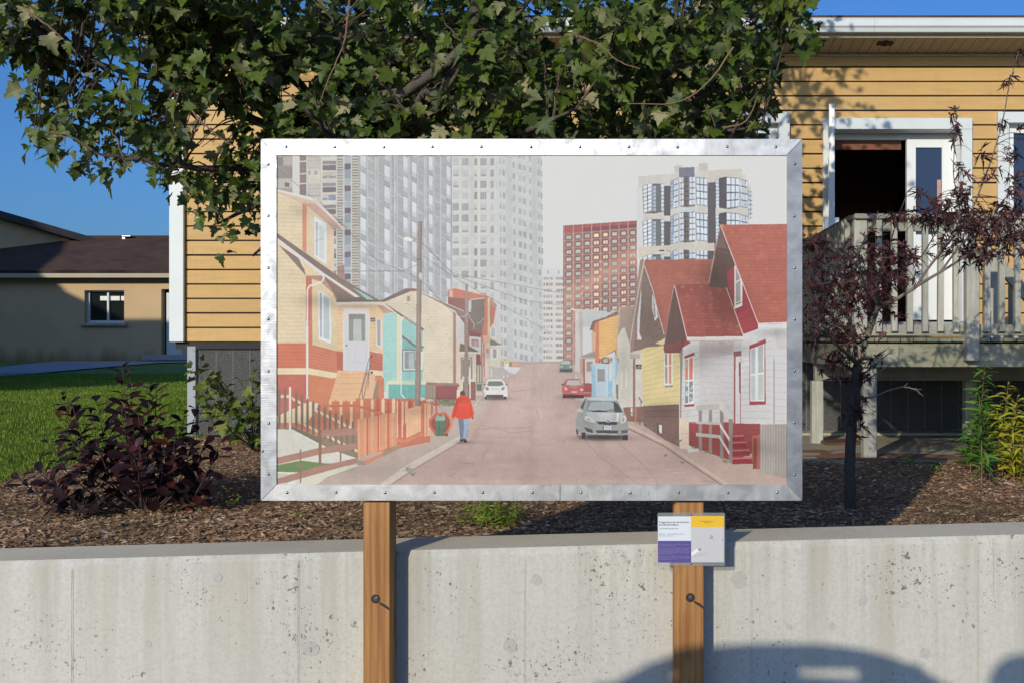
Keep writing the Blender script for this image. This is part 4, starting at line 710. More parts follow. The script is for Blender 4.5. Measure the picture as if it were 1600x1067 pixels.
M['road'] = plain('street_asphalt', (.27, .25, .215), (.21, .195, .17), 3, .9, bump=.003, bscale=120)
M['cedar'] = None
def cedar():
    m = NM('oiled_cedar', .62, 0, .3); p = m.pos((12, 12, 1.1)); g = m.noise(p, 1.5, 5, .62, 1.4)
    out = m.mix(m.ramp(g, [(.28, 0.), (.72, 1.)]), (.50, .265, .09, 1), (.22, .09, .026, 1))
    rings = m.n('TexWave', wave_type='BANDS', bands_direction='X'); rings.inputs['Scale'].default_value = 9; rings.inputs['Distortion'].default_value = 5; rings.inputs['Detail'].default_value = 3; rings.inputs['Detail Scale'].default_value = .6
    m.l(m.pos((1.6, 1.6, .14)), rings.inputs['Vector']); out = m.mix(m.ramp(rings.outputs['Fac'], [(.35, 0.), (1., .55)]), out, (.24, .085, .025, 1))
    k = m.vor(m.pos((1, 1, .62)), 3.4); out = m.mix(m.ramp(k, [(.02, 1.), (.07, 0.)]), out, (.07, .03, .014, 1))
    fine = m.noise(m.pos((60, 60, 2)), 2, 3); out = m.mix(m.ramp(fine, [(.35, .75), (.6, 1.)]), m.mix(.4, out, (0, 0, 0, 1)), out)
    out = m.mix(m.ramp(m.noise(m.pos((8, 8, 1.)), 1.3, 3), [(.62, 0.), (.72, .6)]), out, (.66, .42, .17, 1))
    m.col(out); m.bump(fine, .0012, .8); return m.mat
M['cedar'] = cedar()
def brushed(name, c, rough, axis):
    m = NM(name, rough, 1.0); st = [160, 160, 160]; st[axis] = 160; st[0 if axis == 2 else 2] = 6
    p = m.pos(); blotch = m.noise(m.pos((1, 1, 1)), 14, 4, .55, .8)
    fine = m.noise(m.pos(tuple(st)), 3, 2)
    out = m.mix(m.ramp(blotch, [(.35, 0.), (.65, 1.)]), V4(c), V4(tuple(q*.68 for q in c))); m.col(m.mix(m.ramp(fine, [(.3, .25), (.6, 0.)]), out, V4(tuple(q*.7 for q in c))))
    sp = m.vor(p, 55); spot = m.ramp(sp, [(.03, 1.), (.06, 0.)])
    r = m.ramp(m.noise(p, 17, 5, .65, 1.2), [(.3, rough-.12), (.7, rough+.14)]); m.l(r, m.p.inputs['Roughness'])
    m.bump(fine, .0006, .4, None); return m.mat
M['alu_h'] = brushed('milled_aluminium', (.53, .53, .525), .52, 0); M['alu_v'] = brushed('milled_aluminium_dimmed', (.36, .37, .385), .50, 2)  # uprights darker: their dimmer reflection is put into the base colour
M['steel'] = plain('screw_steel', (.42, .42, .42), (.3, .3, .3), 60, .3, 1); M['flatdark'] = plain('flat_dark', (.02, .016, .012), (.03, .02, .015), 90, .8)
M['galv'] = plain('zinc_bolt', (.62, .62, .6), (.4, .4, .4), 60, .35, 1)
M['backing'] = plain('grey_composite', (.3, .3, .3), (.25, .25, .25), 5, .6)
def siding():
    m = NM('ochre_siding', .62, 0, .3); p = m.pos((1.2, 9, 9)); g = m.noise(p, 3, 6, .6, .4)
    out = m.mix(m.ramp(g, [(.35, 0.), (.7, 1.)]), (.57, .36, .135, 1), (.50, .31, .115, 1))
    out = m.mix(m.ramp(m.noise(m.pos((1, 1, 1)), 1.1, 4), [(.45, 0.), (.8, .35)]), out, (.62, .43, .20, 1))
    out = m.mix(m.ramp(m.noise(m.pos((1, 1, 1)), 26, 2), [(.70, 0.), (.76, .35)]), out, (.24, .14, .05, 1))
    out = m.mix(m.ramp(m.noise(m.pos((7, 7, .8)), 2.2, 5, .65), [(.5, 0.), (.8, .2)]), out, (.36, .24, .11, 1))
    out = m.mix(m.ramp(m.noise(m.pos((2, 2, 60)), 2.2, 4, .65), [(.45, 0.), (.75, .35)]), out, (.44, .26, .085, 1))
    m.col(m.mix(1., out, m.ramp(m.orand(), [(0, .93), (1, 1.)]), 'MULTIPLY')); m.bump(m.noise(m.pos((4, 30, 30)), 5, 5), .0015, .6); return m.mat
M['siding'] = siding()
M['dark'] = plain('shade_dark', (.035, .035, .035), (.025, .025, .025), 5, .9)  # near-black standing in for shade behind and under the siding
def whitep(name, c, rough=.5, dirt=.25):
    m = NM(name, rough, 0, .4); p = m.pos(); out = m.mix(m.ramp(m.noise(p, 2.5, 5, .6), [(.4, 0.), (.8, dirt)]), V4(c), V4((c[0]*.62, c[1]*.63, c[2]*.6)))
    m.col(out); m.bump(m.noise(m.pos((2, 2, 20)), 3, 4), .001, .5); return m.mat
M['white'] = whitep('white_trim_paint', (.60, .635, .62)); M['vinyl'] = whitep('white_vinyl', (.72, .73, .70), .35, .12); M['soffit'] = whitep('cream_soffit', (.40, .34, .24), .6, .3)
M['blueglass'] = None
g = NM('sky_painted_glass', .04, 0, .5); g.col((.028, .045, .085, 1)); M['blueglass'] = g.mat  # blue base stands in for the sky mirrored in the panes
g = NM('dark_glass', .05, 0, .5); g.col((.012, .016, .014, 1)); M['dglass'] = g.mat
M['pink'] = plain('pink_curtain', (.5, .28, .25), (.4, .22, .2), 6, .9); M['room'] = plain('brown_room', (.22, .13, .075), (.16, .09, .05), 4, .8); M['roomfloor'] = plain('room_floor', (.08, .06, .045), (.05, .035, .03), 4, .6)
def pebble():
    m = NM('pebble_dash', .9, 0, .2); p = m.pos(); v = m.n('TexVoronoi', feature='F1'); v.inputs['Scale'].default_value = 420; m.l(p, v.inputs['Vector'])
    sep = m.n('SeparateColor'); m.l(v.outputs['Color'], sep.inputs[0]); m.col(m.ramp(sep.outputs[0], [(0, (.05, .05, .05, 1)), (.4, (.10, .098, .094, 1)), (.7, (.15, .147, .14, 1)), (.93, (.25, .24, .225, 1))], 'CONSTANT'))
    m.bump(m.math('SUBTRACT', 1., v.outputs['Distance']), .004, .9); return m.mat
M['pebble'] = pebble(); M['seam'] = plain('pale_joint', (.34, .33, .31), (.28, .28, .26), 12); M['greypost'] = plain('grey_paint', (.32, .34, .37), (.27, .29, .31), 3)
M['oldwood'] = oldwood('weathered_railing', (.52, .505, .42), (.38, .375, .32), (.28, .28, .24), 2, green=.3)
M['oldwoodx'] = oldwood('weathered_rail', (.45, .44, .36), (.33, .325, .27), (.19, .195, .16), 0, green=.5)
M['oldwoody'] = oldwood('weathered_deck_board', (.30, .30, .23), (.2, .2, .15), (.11, .12, .06), 1, green=.7)
M['mossy'] = oldwood('mossy_joist', (.42, .40, .29), (.30, .29, .21), (.15, .16, .07), 0, green=.7)
M['rustboard'] = plain('rust_brown_board', (.12, .055, .03), (.07, .035, .02), 9, .9)
def render_wall():
    m = NM('beige_render', .9, 0, .2); p = m.pos(); out = m.mix(m.ramp(m.noise(p, .8, 6), [(.35, 0.), (.7, 1.)]), (.54, .385, .22, 1), (.47, .34, .20, 1))
    z = m.n('SeparateXYZ'); m.l(m.n('NewGeometry').outputs['Position'], z.inputs[0]); zz = m.math('SUBTRACT', z.outputs[2], m.math('MULTIPLY', m.noise(m.pos((3, 3, .3)), .9, 4), 1.1))
    out = m.mix(m.ramp(zz, [(.12, .75), (.62, 0.)]), out, (.16, .115, .055, 1)); m.col(out); m.bump(m.noise(p, 60, 3), .004, .5); return m.mat
M['beige'] = render_wall()
def shingle():
    m = NM('brown_shingles', .9, 0, .2); b = m.n('TexBrick'); m.l(m.pos((1, 1.03, 1)), b.inputs['Vector']); b.inputs['Scale'].default_value = 2.6; b.inputs['Mortar Size'].default_value = .006
    b.inputs['Color1'].default_value = (.085, .048, .036, 1); b.inputs['Color2'].default_value = (.055, .034, .028, 1); b.inputs['Mortar'].default_value = (.02, .014, .012, 1); b.inputs['Row Height'].default_value = .36; b.inputs['Brick Width'].default_value = .9
    m.col(m.mix(m.ramp(m.noise(m.pos(), 1.3, 4), [(.4, 0.), (.7, .5)]), b.outputs[0], (.11, .07, .05, 1))); return m.mat
M['shingle'] = shingle(); M['fascia'] = plain('dark_fascia', (.03, .03, .035), (.02, .02, .02), 3, .6)
def mulchm():
    m = NM('mulch_soil', .95, 0, .15); p = m.pos((1, 1, 1)); n1 = m.noise(m.pos((5, 16, 10)), 9, 5, .7, .5)
    out = m.ramp(n1, [(.3, (.12, .07, .042, 1)), (.48, (.26, .15, .088, 1)), (.6, (.36, .22, .135, 1)), (.75, (.34, .22, .13, 1))]); m.col(out); m.bump(n1, .02, 1); return m.mat
M['mulch'] = mulchm()
def tinted(name, stops, rough=.6, spec=.3, back=None, transl=0, mottle=.25, low=0):
    m = NM(name, rough, 0, spec); isl = m.n('NewGeometry').outputs['Random Per Island']; f = m.math('FRACT', m.math('ADD', isl, m.orand()))
    c = m.ramp(f, stops); c = m.mix(mottle, c, m.mix(1., c, m.ramp(m.noise(m.pos(), 60, 3), [(.3, .4), (.7, 1.5)]), 'MULTIPLY'))
    if low: c = m.mix(1., c, m.ramp(m.noise(m.pos(), low, 5, .65), [(.35, (.55, .6, .5, 1)), (.65, (1.15, 1.1, 1., 1))]), 'MULTIPLY')
    if back: c = m.mix(m.n('NewGeometry').outputs['Backfacing'], c, m.mix(.6, c, V4(back)))
    m.col(c)
    if transl:
        t = m.n('BsdfTranslucent'); m.l(c, t.inputs[0]); mx = m.n('MixShader'); mx.inputs[0].default_value = transl
        out = m.nt.nodes['Material Output']; m.l(m.p.outputs[0], mx.inputs[1]); m.l(t.outputs[0], mx.inputs[2]); m.l(mx.outputs[0], out.inputs[0])
    return m.mat
M['chip'] = tinted('bark_chips', [(0, (.13, .075, .045, 1)), (.3, (.27, .15, .088, 1)), (.65, (.38, .235, .145, 1)), (.88, (.50, .34, .22, 1)), (.96, (.62, .49, .36, 1)), (1, (.72, .64, .52, 1))], .9, .15, low=1.1)
M['grass'] = tinted('grass_blades', [(0, (.11, .20, .02, 1)), (.5, (.19, .31, .035, 1)), (.85, (.28, .38, .05, 1)), (1, (.42, .42, .14, 1))], .6, .25, transl=.3, mottle=.25, low=1.6)
M['turf'] = plain('turf_soil', (.10, .19, .02), (.14, .24, .03), 6, .9, bump=.02, bscale=60)
M['maple'] = tinted('maple_leaf_green', [(0, (.026, .046, .004, 1)), (.35, (.048, .080, .006, 1)), (.6, (.078, .115, .008, 1)), (.8, (.10, .13, .022, 1)), (.93, (.15, .155, .06, 1)), (1, (.30, .27, .13, 1))], .55, .35, (.11, .14, .075), .2)
M['sapling'] = tinted('young_maple_leaf', [(0, (.08, .13, .02, 1)), (.5, (.13, .18, .025, 1)), (1, (.22, .24, .05, 1))], .55, .3, (.15, .19, .06), .3)
M['smoke'] = tinted('purple_leaf', [(0, (.012, .005, .007, 1)), (.5, (.02, .007, .009, 1)), (.8, (.035, .010, .011, 1)), (1, (.085, .018, .012, 1))], .5, .22, (.05, .03, .04), .12)
M['jmaple'] = tinted('dark_red_leaf', [(0, (.022, .008, .009, 1)), (.5, (.05, .015, .018, 1)), (.85, (.09, .028, .028, 1)), (1, (.14, .06, .045, 1))], .6, .3, (.10, .05, .05), .15)
M['lily'] = tinted('green_blade_leaf', [(0, (.05, .13, .015, 1)), (.6, (.08, .19, .02, 1)), (1, (.16, .26, .04, 1))], .5, .35, None, .25)
M['yellow'] = tinted('yellowing_leaf', [(0, (.14, .19, .015, 1)), (.5, (.33, .34, .02, 1)), (.85, (.46, .42, .03, 1)), (1, (.30, .17, .05, 1))], .55, .3, None, .25)
M['fern'] = tinted('bushy_leaf', [(0, (.10, .19, .018, 1)), (.5, (.18, .28, .025, 1)), (1, (.3, .36, .05, 1))], .6, .3, None, .25)
M['drystem'] = plain('dry_stem', (.24, .13, .07), (.15, .08, .04), 20, .9)
M['bark'] = plain('maple_bark', (.10, .085, .065), (.05, .04, .032), 12, .95, bump=.01, bscale=40, stretch=(1, 1, .3)); M['twig'] = plain('twig_bark', (.12, .085, .055), (.07, .045, .035), 20, .9)
M['jbark'] = plain('smooth_bark', (.20, .16, .125), (.11, .085, .07), 7, .85, bump=.004, bscale=30, stretch=(1, 1, .5)); M['jdark'] = plain('trunk_bark', (.07, .06, .05), (.04, .034, .03), 9, .9, bump=.006, bscale=30, stretch=(1, 1, .4))

# ------------------------------------------------------------------ the ground and its sheets
def wt(x): return H-.68+.0259*(min(max(x, -6), 6)+1.94)        # height of the wall's front top edge
def gz(x, y):
    pts = [(3.2, H-.80), (3.5, H-.82), (5.0, H-.84), (6.9, H-.80), (9.2, H-.86), (18, H-.80), (35, H-.66), (400, H-.66)]
    if y <= pts[0][0]: return pts[0][1]-.055
    for (a, za), (b, zb) in zip(pts, pts[1:]):
        if y <= b: return za+(zb-za)*(y-a)/(b-a)
    return pts[-1][1]
def lawn_edge(y): return -3.62-.05*(y-5.7)+.07*math.sin(y*3.1)+.04*math.sin(y*7.7) if y > 5.6 else -3.6-(5.6-y)*4
def sheet(name, xs, ys, zf, m, off=0, kind='structure', keep=None):
    nx, ny = len(xs), len(ys); vs = [(x, y, zf(x, y)+off) for y in ys for x in xs]
    fs = [(j*nx+i, j*nx+i+1, (j+1)*nx+i+1, (j+1)*nx+i) for j in range(ny-1) for i in range(nx-1) if keep is None or keep((xs[i]+xs[i+1])/2, (ys[j]+ys[j+1])/2)]
    me = bpy.data.meshes.new(name); me.from_pydata(vs, [], fs); me.materials.append(m); me.update()
    return tag(link(name, me), kind=kind)
ys = [3.22+.25*i for i in range(30)]+[12, 15, 18, 24, 30, 35, 45, 80, 400]
sheet('lawn', [-300, -60, -30]+[-20+.5*i for i in range(81)]+[30, 60, 300], ys, gz, M['turf'], -.02)
from mathutils import noise as mnoise
def bedz(x, y): return gz(x, y)+.016*mnoise.noise((x*3, y*3, 0))+.010*mnoise.noise((x*11, y*11, 3))
sheet('mulch_bed', [-5+.06*i for i in range(0, 184)], [3.26+.06*i for i in range(0, 101)], bedz, M['mulch'], .012, keep=lambda x, y: x > lawn_edge(y)-.02)
sheet('street', [-80, 80], [-60, 3.3], lambda x, y: 0, M['road'])
sheet('ground', [-500, 500], [-500, 3.2], lambda x, y: -.012, plain('verge', (.24, .22, .17), (.18, .17, .12), 1))
b = MB(); zp = lambda x, y: gz(x, y)+.012
pp = [(-14.3, 20.5), (-13.75, 22.6), (-14.55, 29), (-14.95, 32.6), (-13.2, 33.7), (-13.2, 34.7), (-19.3, 34.5), (-17.4, 28.3), (-17.0, 25), (-17.6, 20.5)]; b.add([(x, y, zp(x, y)) for x, y in pp], [tuple(range(len(pp)))]); tag(b.build('footpath', M['path']), kind='structure')
b = MB(); b.box(1.05, 5.6, 6.75, 9.3, H-1.2, H-.79)
for v in range(len(b.v)):
    x, y, z = b.v[v]
    if z > H-1: b.v[v] = (x, y, H-.79-(.035 if y > 8 else 0))
tag(b.build('concrete_slab', M['slab']), kind='structure')

# ------------------------------------------------------------------ concrete wall
wall = empty('concrete_wall', (0, 3.2, 0), 'long pale cast concrete retaining wall with pits and rust streaks below the planting bed', 'wall')
b = MB(); xs = [-25, -6, 6, 25]
for a, c in zip(xs, xs[1:]):
    za, zc = wt(a), wt(c)
    b.m = 0; b.add([(a, 3.17, 0), (c, 3.17, 0), (c, 3.17, zc-.02), (a, 3.17, za-.02)], [(0, 1, 2, 3)])
    b.add([(a, 3.39, 0), (c, 3.39, 0), (c, 3.39, zc), (a, 3.39, za)], [(3, 2, 1, 0)])
    b.add([(a, 3.17, za-.02), (c, 3.17, zc-.02), (c, 3.182, zc), (a, 3.182, za)], [(0, 1, 2, 3)])
    b.m = 1; n = 120 if a == -6 else 2
    for i in range(n):
        x0, x1 = a+(c-a)*i/n, a+(c-a)*(i+1)/n; e = .004
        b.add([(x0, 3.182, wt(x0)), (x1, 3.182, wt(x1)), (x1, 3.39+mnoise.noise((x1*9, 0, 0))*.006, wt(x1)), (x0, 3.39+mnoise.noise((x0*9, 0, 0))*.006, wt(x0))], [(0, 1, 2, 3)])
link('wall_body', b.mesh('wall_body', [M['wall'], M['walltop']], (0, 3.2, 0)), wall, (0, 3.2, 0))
for k in range(-6, 8):
    x = -1.020+.7005*k
    b = MB(); pts = [(x+.0012*random.uniform(-1, 1), 3.1700, .02+i*(wt(x)-.05)/24) for i in range(25)]
    b.tube(pts, [random.uniform(.0008, .0021) for _ in pts], 5); b.build('form_seam', M['wall'], wall)
    b = MB(); b.box(x+.0045, x+.0062, 3.1694, 3.171, .02, wt(x)-.03); b.build('seam_groove', M['groove'], wall)
for q in ([(958, 858), (962, 872), (971, 886), (975, 900), (966, 915), (962, 935), (972, 955), (980, 970), (975, 985)], [(1543, 836), (1547, 850), (1551, 862), (1553, 880), (1552, 905), (1554, 940)], [(968, 858), (978, 868), (982, 885), (976, 905)], [(385, 895), (386, 930), (389, 960)]):
    b = MB(); pts = []
    for (ax, ay), (cx_, cy_) in zip(q, q[1:]):
        for t in range(4): v = W(ax+(cx_-ax)*t/4+random.uniform(-.7, .7), ay+(cy_-ay)*t/4, 3.1698); pts.append(v)
    for u, v in zip(pts, pts[1:]): wd = random.uniform(.0004, .0010); b.add([u, u+Vector((wd, 0, 0)), v+Vector((wd, 0, 0)), v], [(0, 1, 2, 3)])
    b.build('crack', M['crack'], wall)
for px, py, r in ((340, 902, 7), (485, 1013, 13), (1155, 905, 13), (838, 905, 9), (797, 1008, 11), (1445, 1020, 9), (1300, 978, 6), (232, 1005, 5), (1233, 979, 5), (1349, 938, 7)):
    c = W(px, py, 3.17); n = 22; ph = random.random()*9
    pts = [(c.x+r*.00198*(1+.10*math.sin(3*t+ph)+.05*math.sin(7*t))*math.cos(t), c.z+r*.00198*(1+.10*math.sin(2*t+ph))*math.sin(t)) for t in [k*2*math.pi/n for k in range(n)]]
    b = MB(); b.prism([(q[0], q[1]) for q in pts], 1, 3.1688, 3.19); b.build('mortar_plug', M['plug'], wall)
# ------------------------------------------------------------------ the framed street photograph on its two posts
YF = 3.08
disp = empty('photo_display', (W(830, 500, YF).x, YF, 0), 'large metal framed street photograph of colourful houses and grey towers on two wooden posts', 'display board')
me = bpy.data.meshes.new('print'); a, c = W(430, 242, YF+.004), W(1232, 758, YF+.004)
me.from_pydata([(a.x, 0, c.z), (c.x, 0, c.z), (c.x, 0, a.z), (a.x, 0, a.z)], [], [(0, 1, 2, 3)]); me.materials.append(mp.mat)
uv = me.uv_layers.new(name='UVMap')
fx = lambda px: (px-PX0)/(PX1-PX0)
for i, (u, v) in enumerate(((430, 758), (1232, 758), (1232, 242), (430, 242))): uv.data[i].uv = (fx(u), 1-(v-PY0)/(PY1-PY0))
link('print', me, disp, (0, YF+.004, 0))
o0 = [W(*p, YF) for p in ((407.5, 217.5), (1253.5, 217.5), (1253.5, 781.5), (407.5, 781.5))]; i0 = [W(*p, YF) for p in ((432, 243), (1229.5, 243), (1229.5, 756.5), (432, 756.5))]
b = MB(); b.box(o0[0].x+.004, o0[1].x-.004, YF+.006, YF+.045, o0[3].z+.004, o0[0].z-.004); b.build('backing_board', M['backing'], disp)
TILT = {0: .0022, 1: .0, 2: .0, 3: .0}
for k in range(4):
    A, B, C_, D_ = o0[k], o0[(k+1) % 4], i0[(k+1) % 4], i0[k]
    g_ = .0011; ax = (B-A).normalized()*g_; A2, B2, C2, D2 = A+ax, B-ax, C_-ax, D_+ax
    b = MB(); fr = [Vector(v) for v in (A2, B2, C2, D2)]
    fr[2].y -= .0005; fr[3].y -= .0005; fr[0].y += TILT[k]; fr[1].y += TILT[k]
    bk = [Vector((v.x, YF+.005, v.z)) for v in fr]; ob = [Vector((v.x, YF+.047, v.z)) for v in fr[:2]]
    b.add(fr+bk, [(0, 1, 2, 3), (2, 3, 7, 6), (0, 3, 7, 4), (1, 2, 6, 5)]); b.add([fr[0], fr[1], ob[1], ob[0]], [(0, 1, 2, 3)])
    me = b.mesh('frame_bar', M['alu_h'] if k % 2 == 0 else M['alu_v'], (0, YF, 0), bevel=0); link('frame_bar', me, disp, (0, YF, 0))
a = W(875, 757, YF); c = W(875, 781, YF); piece('bar_joint', (.0016, .002, a.z-c.z), (a.x, YF-.0002, (a.z+c.z)/2), M['flatdark'], disp)
# screws: domed heads
b = MB(); n = 10
for j in range(3):
    t = j*math.pi/2/2.6; 
rings = [(.0046, 0), (.0043, -.0014), (.0030, -.0028), (.0012, -.0034)]
vs = [(r*math.cos(k*2*math.pi/n), y, r*math.sin(k*2*math.pi/n)) for r, y in rings for k in range(n)]
b.add(vs, [(i*n+k, i*n+(k+1) % n, (i+1)*n+(k+1) % n, (i+1)*n+k) for i in range(3) for k in range(n)]+[tuple(range(3*n, 4*n))])
screw = b.mesh('screw', M['steel'], smooth=True)
sp = [(446+76.6*k, 230) for k in range(11)]+[(449+76.5*k, 769) for k in range(11)]+[(419.5, 257+80.6*k) for k in range(7)]+[(1241.5, 257+80.6*k) for k in range(7)]+[(410.5, 704)]
for px, py in sp: link('screw', screw, disp, W(px+random.uniform(-.6, .6), py+random.uniform(-.6, .6), YF-.0001))
def post(x0, x1, ztop, chamfer, by):
    wd = x1-x0; b = MB()
    pts = [(x0, 0.0), (x1, 0.0), (x1, ztop), (x0+chamfer, ztop), (x0, ztop-chamfer*1.3)]
    b.prism(pts, 1, YF+.001, 3.1695); b.box(x0+.002, x1-.002, YF+.048, 3.1690, ztop-.001, W(0, 240, YF).z)
    p = b.build('post', M['cedar'], disp, bevel=.0016)
    c = W((0), by, YF); cx = x0+wd*(.47 if x0 < -.3 else .55)
    b = MB(); b.cyl((cx, c.z), .0135, 1, YF-.0006, YF+.004, 22); b.build('bolt_shade_disc', M['flatdark'], p)  # flat dark disc stands in for the shaded bolt recess
    b = MB(); b.cyl((cx+.001, c.z+.001), .0068, 1, YF-.0016, YF, 18); b.cyl((cx+.0015, c.z+.001), .0046, 1, YF-.0042, YF-.002, 6); b.build('bolt', M['steel'], p, bevel=.0004)
    # the split in the grain beside the bolt
    b = MB(); b.add([(cx+.012, YF-.0006, c.z-.009), (cx+.03, YF-.0006, c.z-.018), (x1-.001, YF-.0006, c.z-.027), (x1-.001, YF-.0006, c.z-.034), (cx+.025, YF-.0006, c.z-.024), (cx+.010, YF-.0006, c.z-.014)], [(0, 1, 2, 3, 4, 5)]); b.build('grain_split', M['flatdark'], p)
    return p
a = W(567.5, 784.5, YF); c = W(608.5, 784.5, YF); post(a.x, c.x, a.z, .0008, 935)
a = W(1053, 785, YF); c = W(1099.5, 785, YF); post(a.x, c.x, a.z, .010, 933)
# ------------------------------------------------------------------ the small information sign
YS = YF-.004
sign = empty('information_sign', W(1080, 842, YS), 'small white, purple and yellow text sign under clear plastic on the right-hand post', 'sign')
g = NM('clear_acrylic', .05, 0, .5); tr = g.n('BsdfTransparent'); tr.inputs[0].default_value = (.86, .87, .86, 1); mx = g.n('MixShader'); mx.inputs[0].default_value = .16
g.l(tr.outputs[0], mx.inputs[1]); g.l(g.p.outputs[0], mx.inputs[2]); g.l(mx.outputs[0], g.nt.nodes['Material Output'].inputs[0]); g.col((.7, .72, .7, 1))
def rr(px0, py0, px1, py1, r, y):
    a, c = W(px0, py1, YS), W(px1, py0, YS); pts = []
    for cx, cz, t0 in ((c.x-r, c.z-r, 0), (a.x+r, c.z-r, 90), (a.x+r, a.z+r, 180), (c.x-r, a.z+r, 270)):
        pts += [(cx+r*math.cos(R(t0+15*k)), cz+r*math.sin(R(t0+15*k))) for k in range(7)]
    return pts
b = MB(); b.prism(rr(1027.3, 800.3, 1132.8, 883.5, .005, YS), 1, YS-.0005, YS+.0012); b.build('acrylic_sheet', g.mat, sign)
flat = lambda n, c, r=.5: (lambda m: m.col(c).mat)(NM(n, r))
MS = dict(white=flat('sign_white', (.62, .65, .67, 1)), purple=flat('sign_purple', (.085, .06, .24, 1)), yellow=flat('sign_yellow', (.72, .43, .02, 1)), grey=flat('sign_grey', (.50, .49, .49, 1)), ink=flat('sign_ink', (.10, .10, .10, 1)), pale=flat('sign_pale', (.36, .33, .55, 1)), brown=flat('sign_brown', (.30, .19, .02, 1)), mid=flat('sign_mid', (.2, .2, .21, 1)), lt=flat('sign_light', (.70, .72, .71, 1)))
def sp_(pts, m, lay, name, parent=sign):
    y = YS-.0008-.0002*lay; b = MB(); b.add([Vector((q.x, y, q.z)) for q in [W(px, py, YS) for px, py in pts]], [tuple(range(len(pts)))])
    return b.build(name, MS[m], parent)
q4 = lambda x0, y0, x1, y1: [(x0, y0), (x1, y0), (x1, y1), (x0, y1)]
k_ = 130/1387; sx = lambda x: 1015+x*k_; sy = lambda y: 790+y*k_
sp_(q4(sx(140), sy(170), sx(691), sy(577)), 'white', 0, 'white_field'); sp_(q4(sx(140), sy(577), sx(691), sy(938)), 'purple', 0, 'purple_field'); sp_(q4(sx(692), sy(162), sx(1240), sy(352)), 'yellow', 0, 'yellow_field'); mapp = sp_(q4(sx(692), sy(352), sx(1240), sy(935)), 'grey', 0, 'map_field')
def words(x0, x1, y, h, m, name='text_line', thick=.42):
    b = MB(); x = x0; yy = YS-.0014
    while x < x1-2:
        wd = min(random.choice((8, 14, 20, 27, 35)), x1-x)
        u = x
        while u < x+wd-1:      # letters as small strokes
            lw = random.uniform(3.0, 5.5); up = random.random() < .3
            A, B = W(sx(u), sy(y+h), YS), W(sx(min(u+lw*.72, x1)), sy(y-(h*.35 if up else 0)), YS)
            b.add([(A.x, yy, A.z), (B.x, yy, A.z), (B.x, yy, A.z+(B.z-A.z)*thick), (A.x, yy, A.z+(B.z-A.z)*thick)], [(0, 1, 2, 3)]); b.add([(A.x, yy, A.z), (A.x+(B.x-A.x)*.35, yy, A.z), (A.x+(B.x-A.x)*.35, yy, B.z), (A.x, yy, B.z)], [(0, 1, 2, 3)]); u += lw
        x += wd+7
    b.build(name, MS[m], sign)
def text(s, px, py, hpx, m, x1=None):
    cu = bpy.data.curves.new('t', 'FONT'); cu.body = s; cu.size = 1; cu.offset = .012; ob = bpy.data.objects.new('t', cu); COL.objects.link(ob); bpy.context.view_layer.update()
    me = bpy.data.meshes.new_from_object(ob.evaluated_get(bpy.context.evaluated_depsgraph_get())); bpy.data.objects.remove(ob)
    co = np.array([v.co[:] for v in me.vertices]); A = W(px, py, YS); s_ = hpx/1600*YS/.72; sxx = s_ if x1 is None else (W(x1, py, YS).x-A.x)/co[:, 0].max()
    for v, q in zip(me.vertices, co): v.co = (q[0]*sxx, 0, q[1]*s_)
    me.materials.clear(); me.materials.append(MS[m]); me.name = 'title_text'; link('title_text', me, sign, (A.x, YS-.0016, A.z))
text('Fragments de territoires', sx(158), sy(280), 2.9, 'ink', sx(652)); words(160, 478, 300, 20, 'ink', thick=.6)
words(160, 480, 366, 13, 'mid'); words(160, 268, 458, 12, 'mid'); words(288, 578, 458, 12, 'mid'); words(160, 258, 488, 12, 'mid'); words(288, 392, 488, 12, 'mid')
for y, x1 in ((630, 666), (655, 440), (697, 666), (720, 660), (743, 666), (766, 655), (790, 410), (832, 666), (853, 668), (878, 465)): words(160, x1, y, 13, 'pale')
words(845, 1078, 245, 12, 'brown'); words(905, 1018, 270, 12, 'brown')
sp_([(sx(697), sy(770)), (sx(785), sy(705)), (sx(822), sy(745)), (sx(720), sy(822)), (sx(697), sy(820))], 'lt', 2, 'map_shape', mapp); sp_([(sx(835), sy(698)), (sx(862), sy(722)), (sx(835), sy(748)), (sx(810), sy(722))], 'mid', 2, 'map_shape', mapp)
sp_([(sx(1030+24*math.cos(t)), sy(510+24*math.sin(t))) for t in [k*.628 for k in range(10)]], 'mid', 2, 'map_pin', mapp); sp_([(sx(1030+12*math.cos(t)), sy(508+12*math.sin(t))) for t in [k*.628 for k in range(10)]], 'grey', 3, 'map_pin', mapp)
sp_(q4(sx(985), sy(541), sx(1080), sy(547)), 'mid', 2, 'map_line', mapp); sp_(q4(sx(1208), sy(545), sx(1220), sy(580)), 'mid', 2, 'map_line', mapp); sp_([(sx(740), sy(840)), (sx(950), sy(775)), (sx(950), sy(779)), (sx(740), sy(845))], 'mid', 2, 'map_line', mapp)
for py in (803.2, 880): link('screw', screw, sign, W(1079.3, py, YS-.001)).scale = (.7, .7, .7)

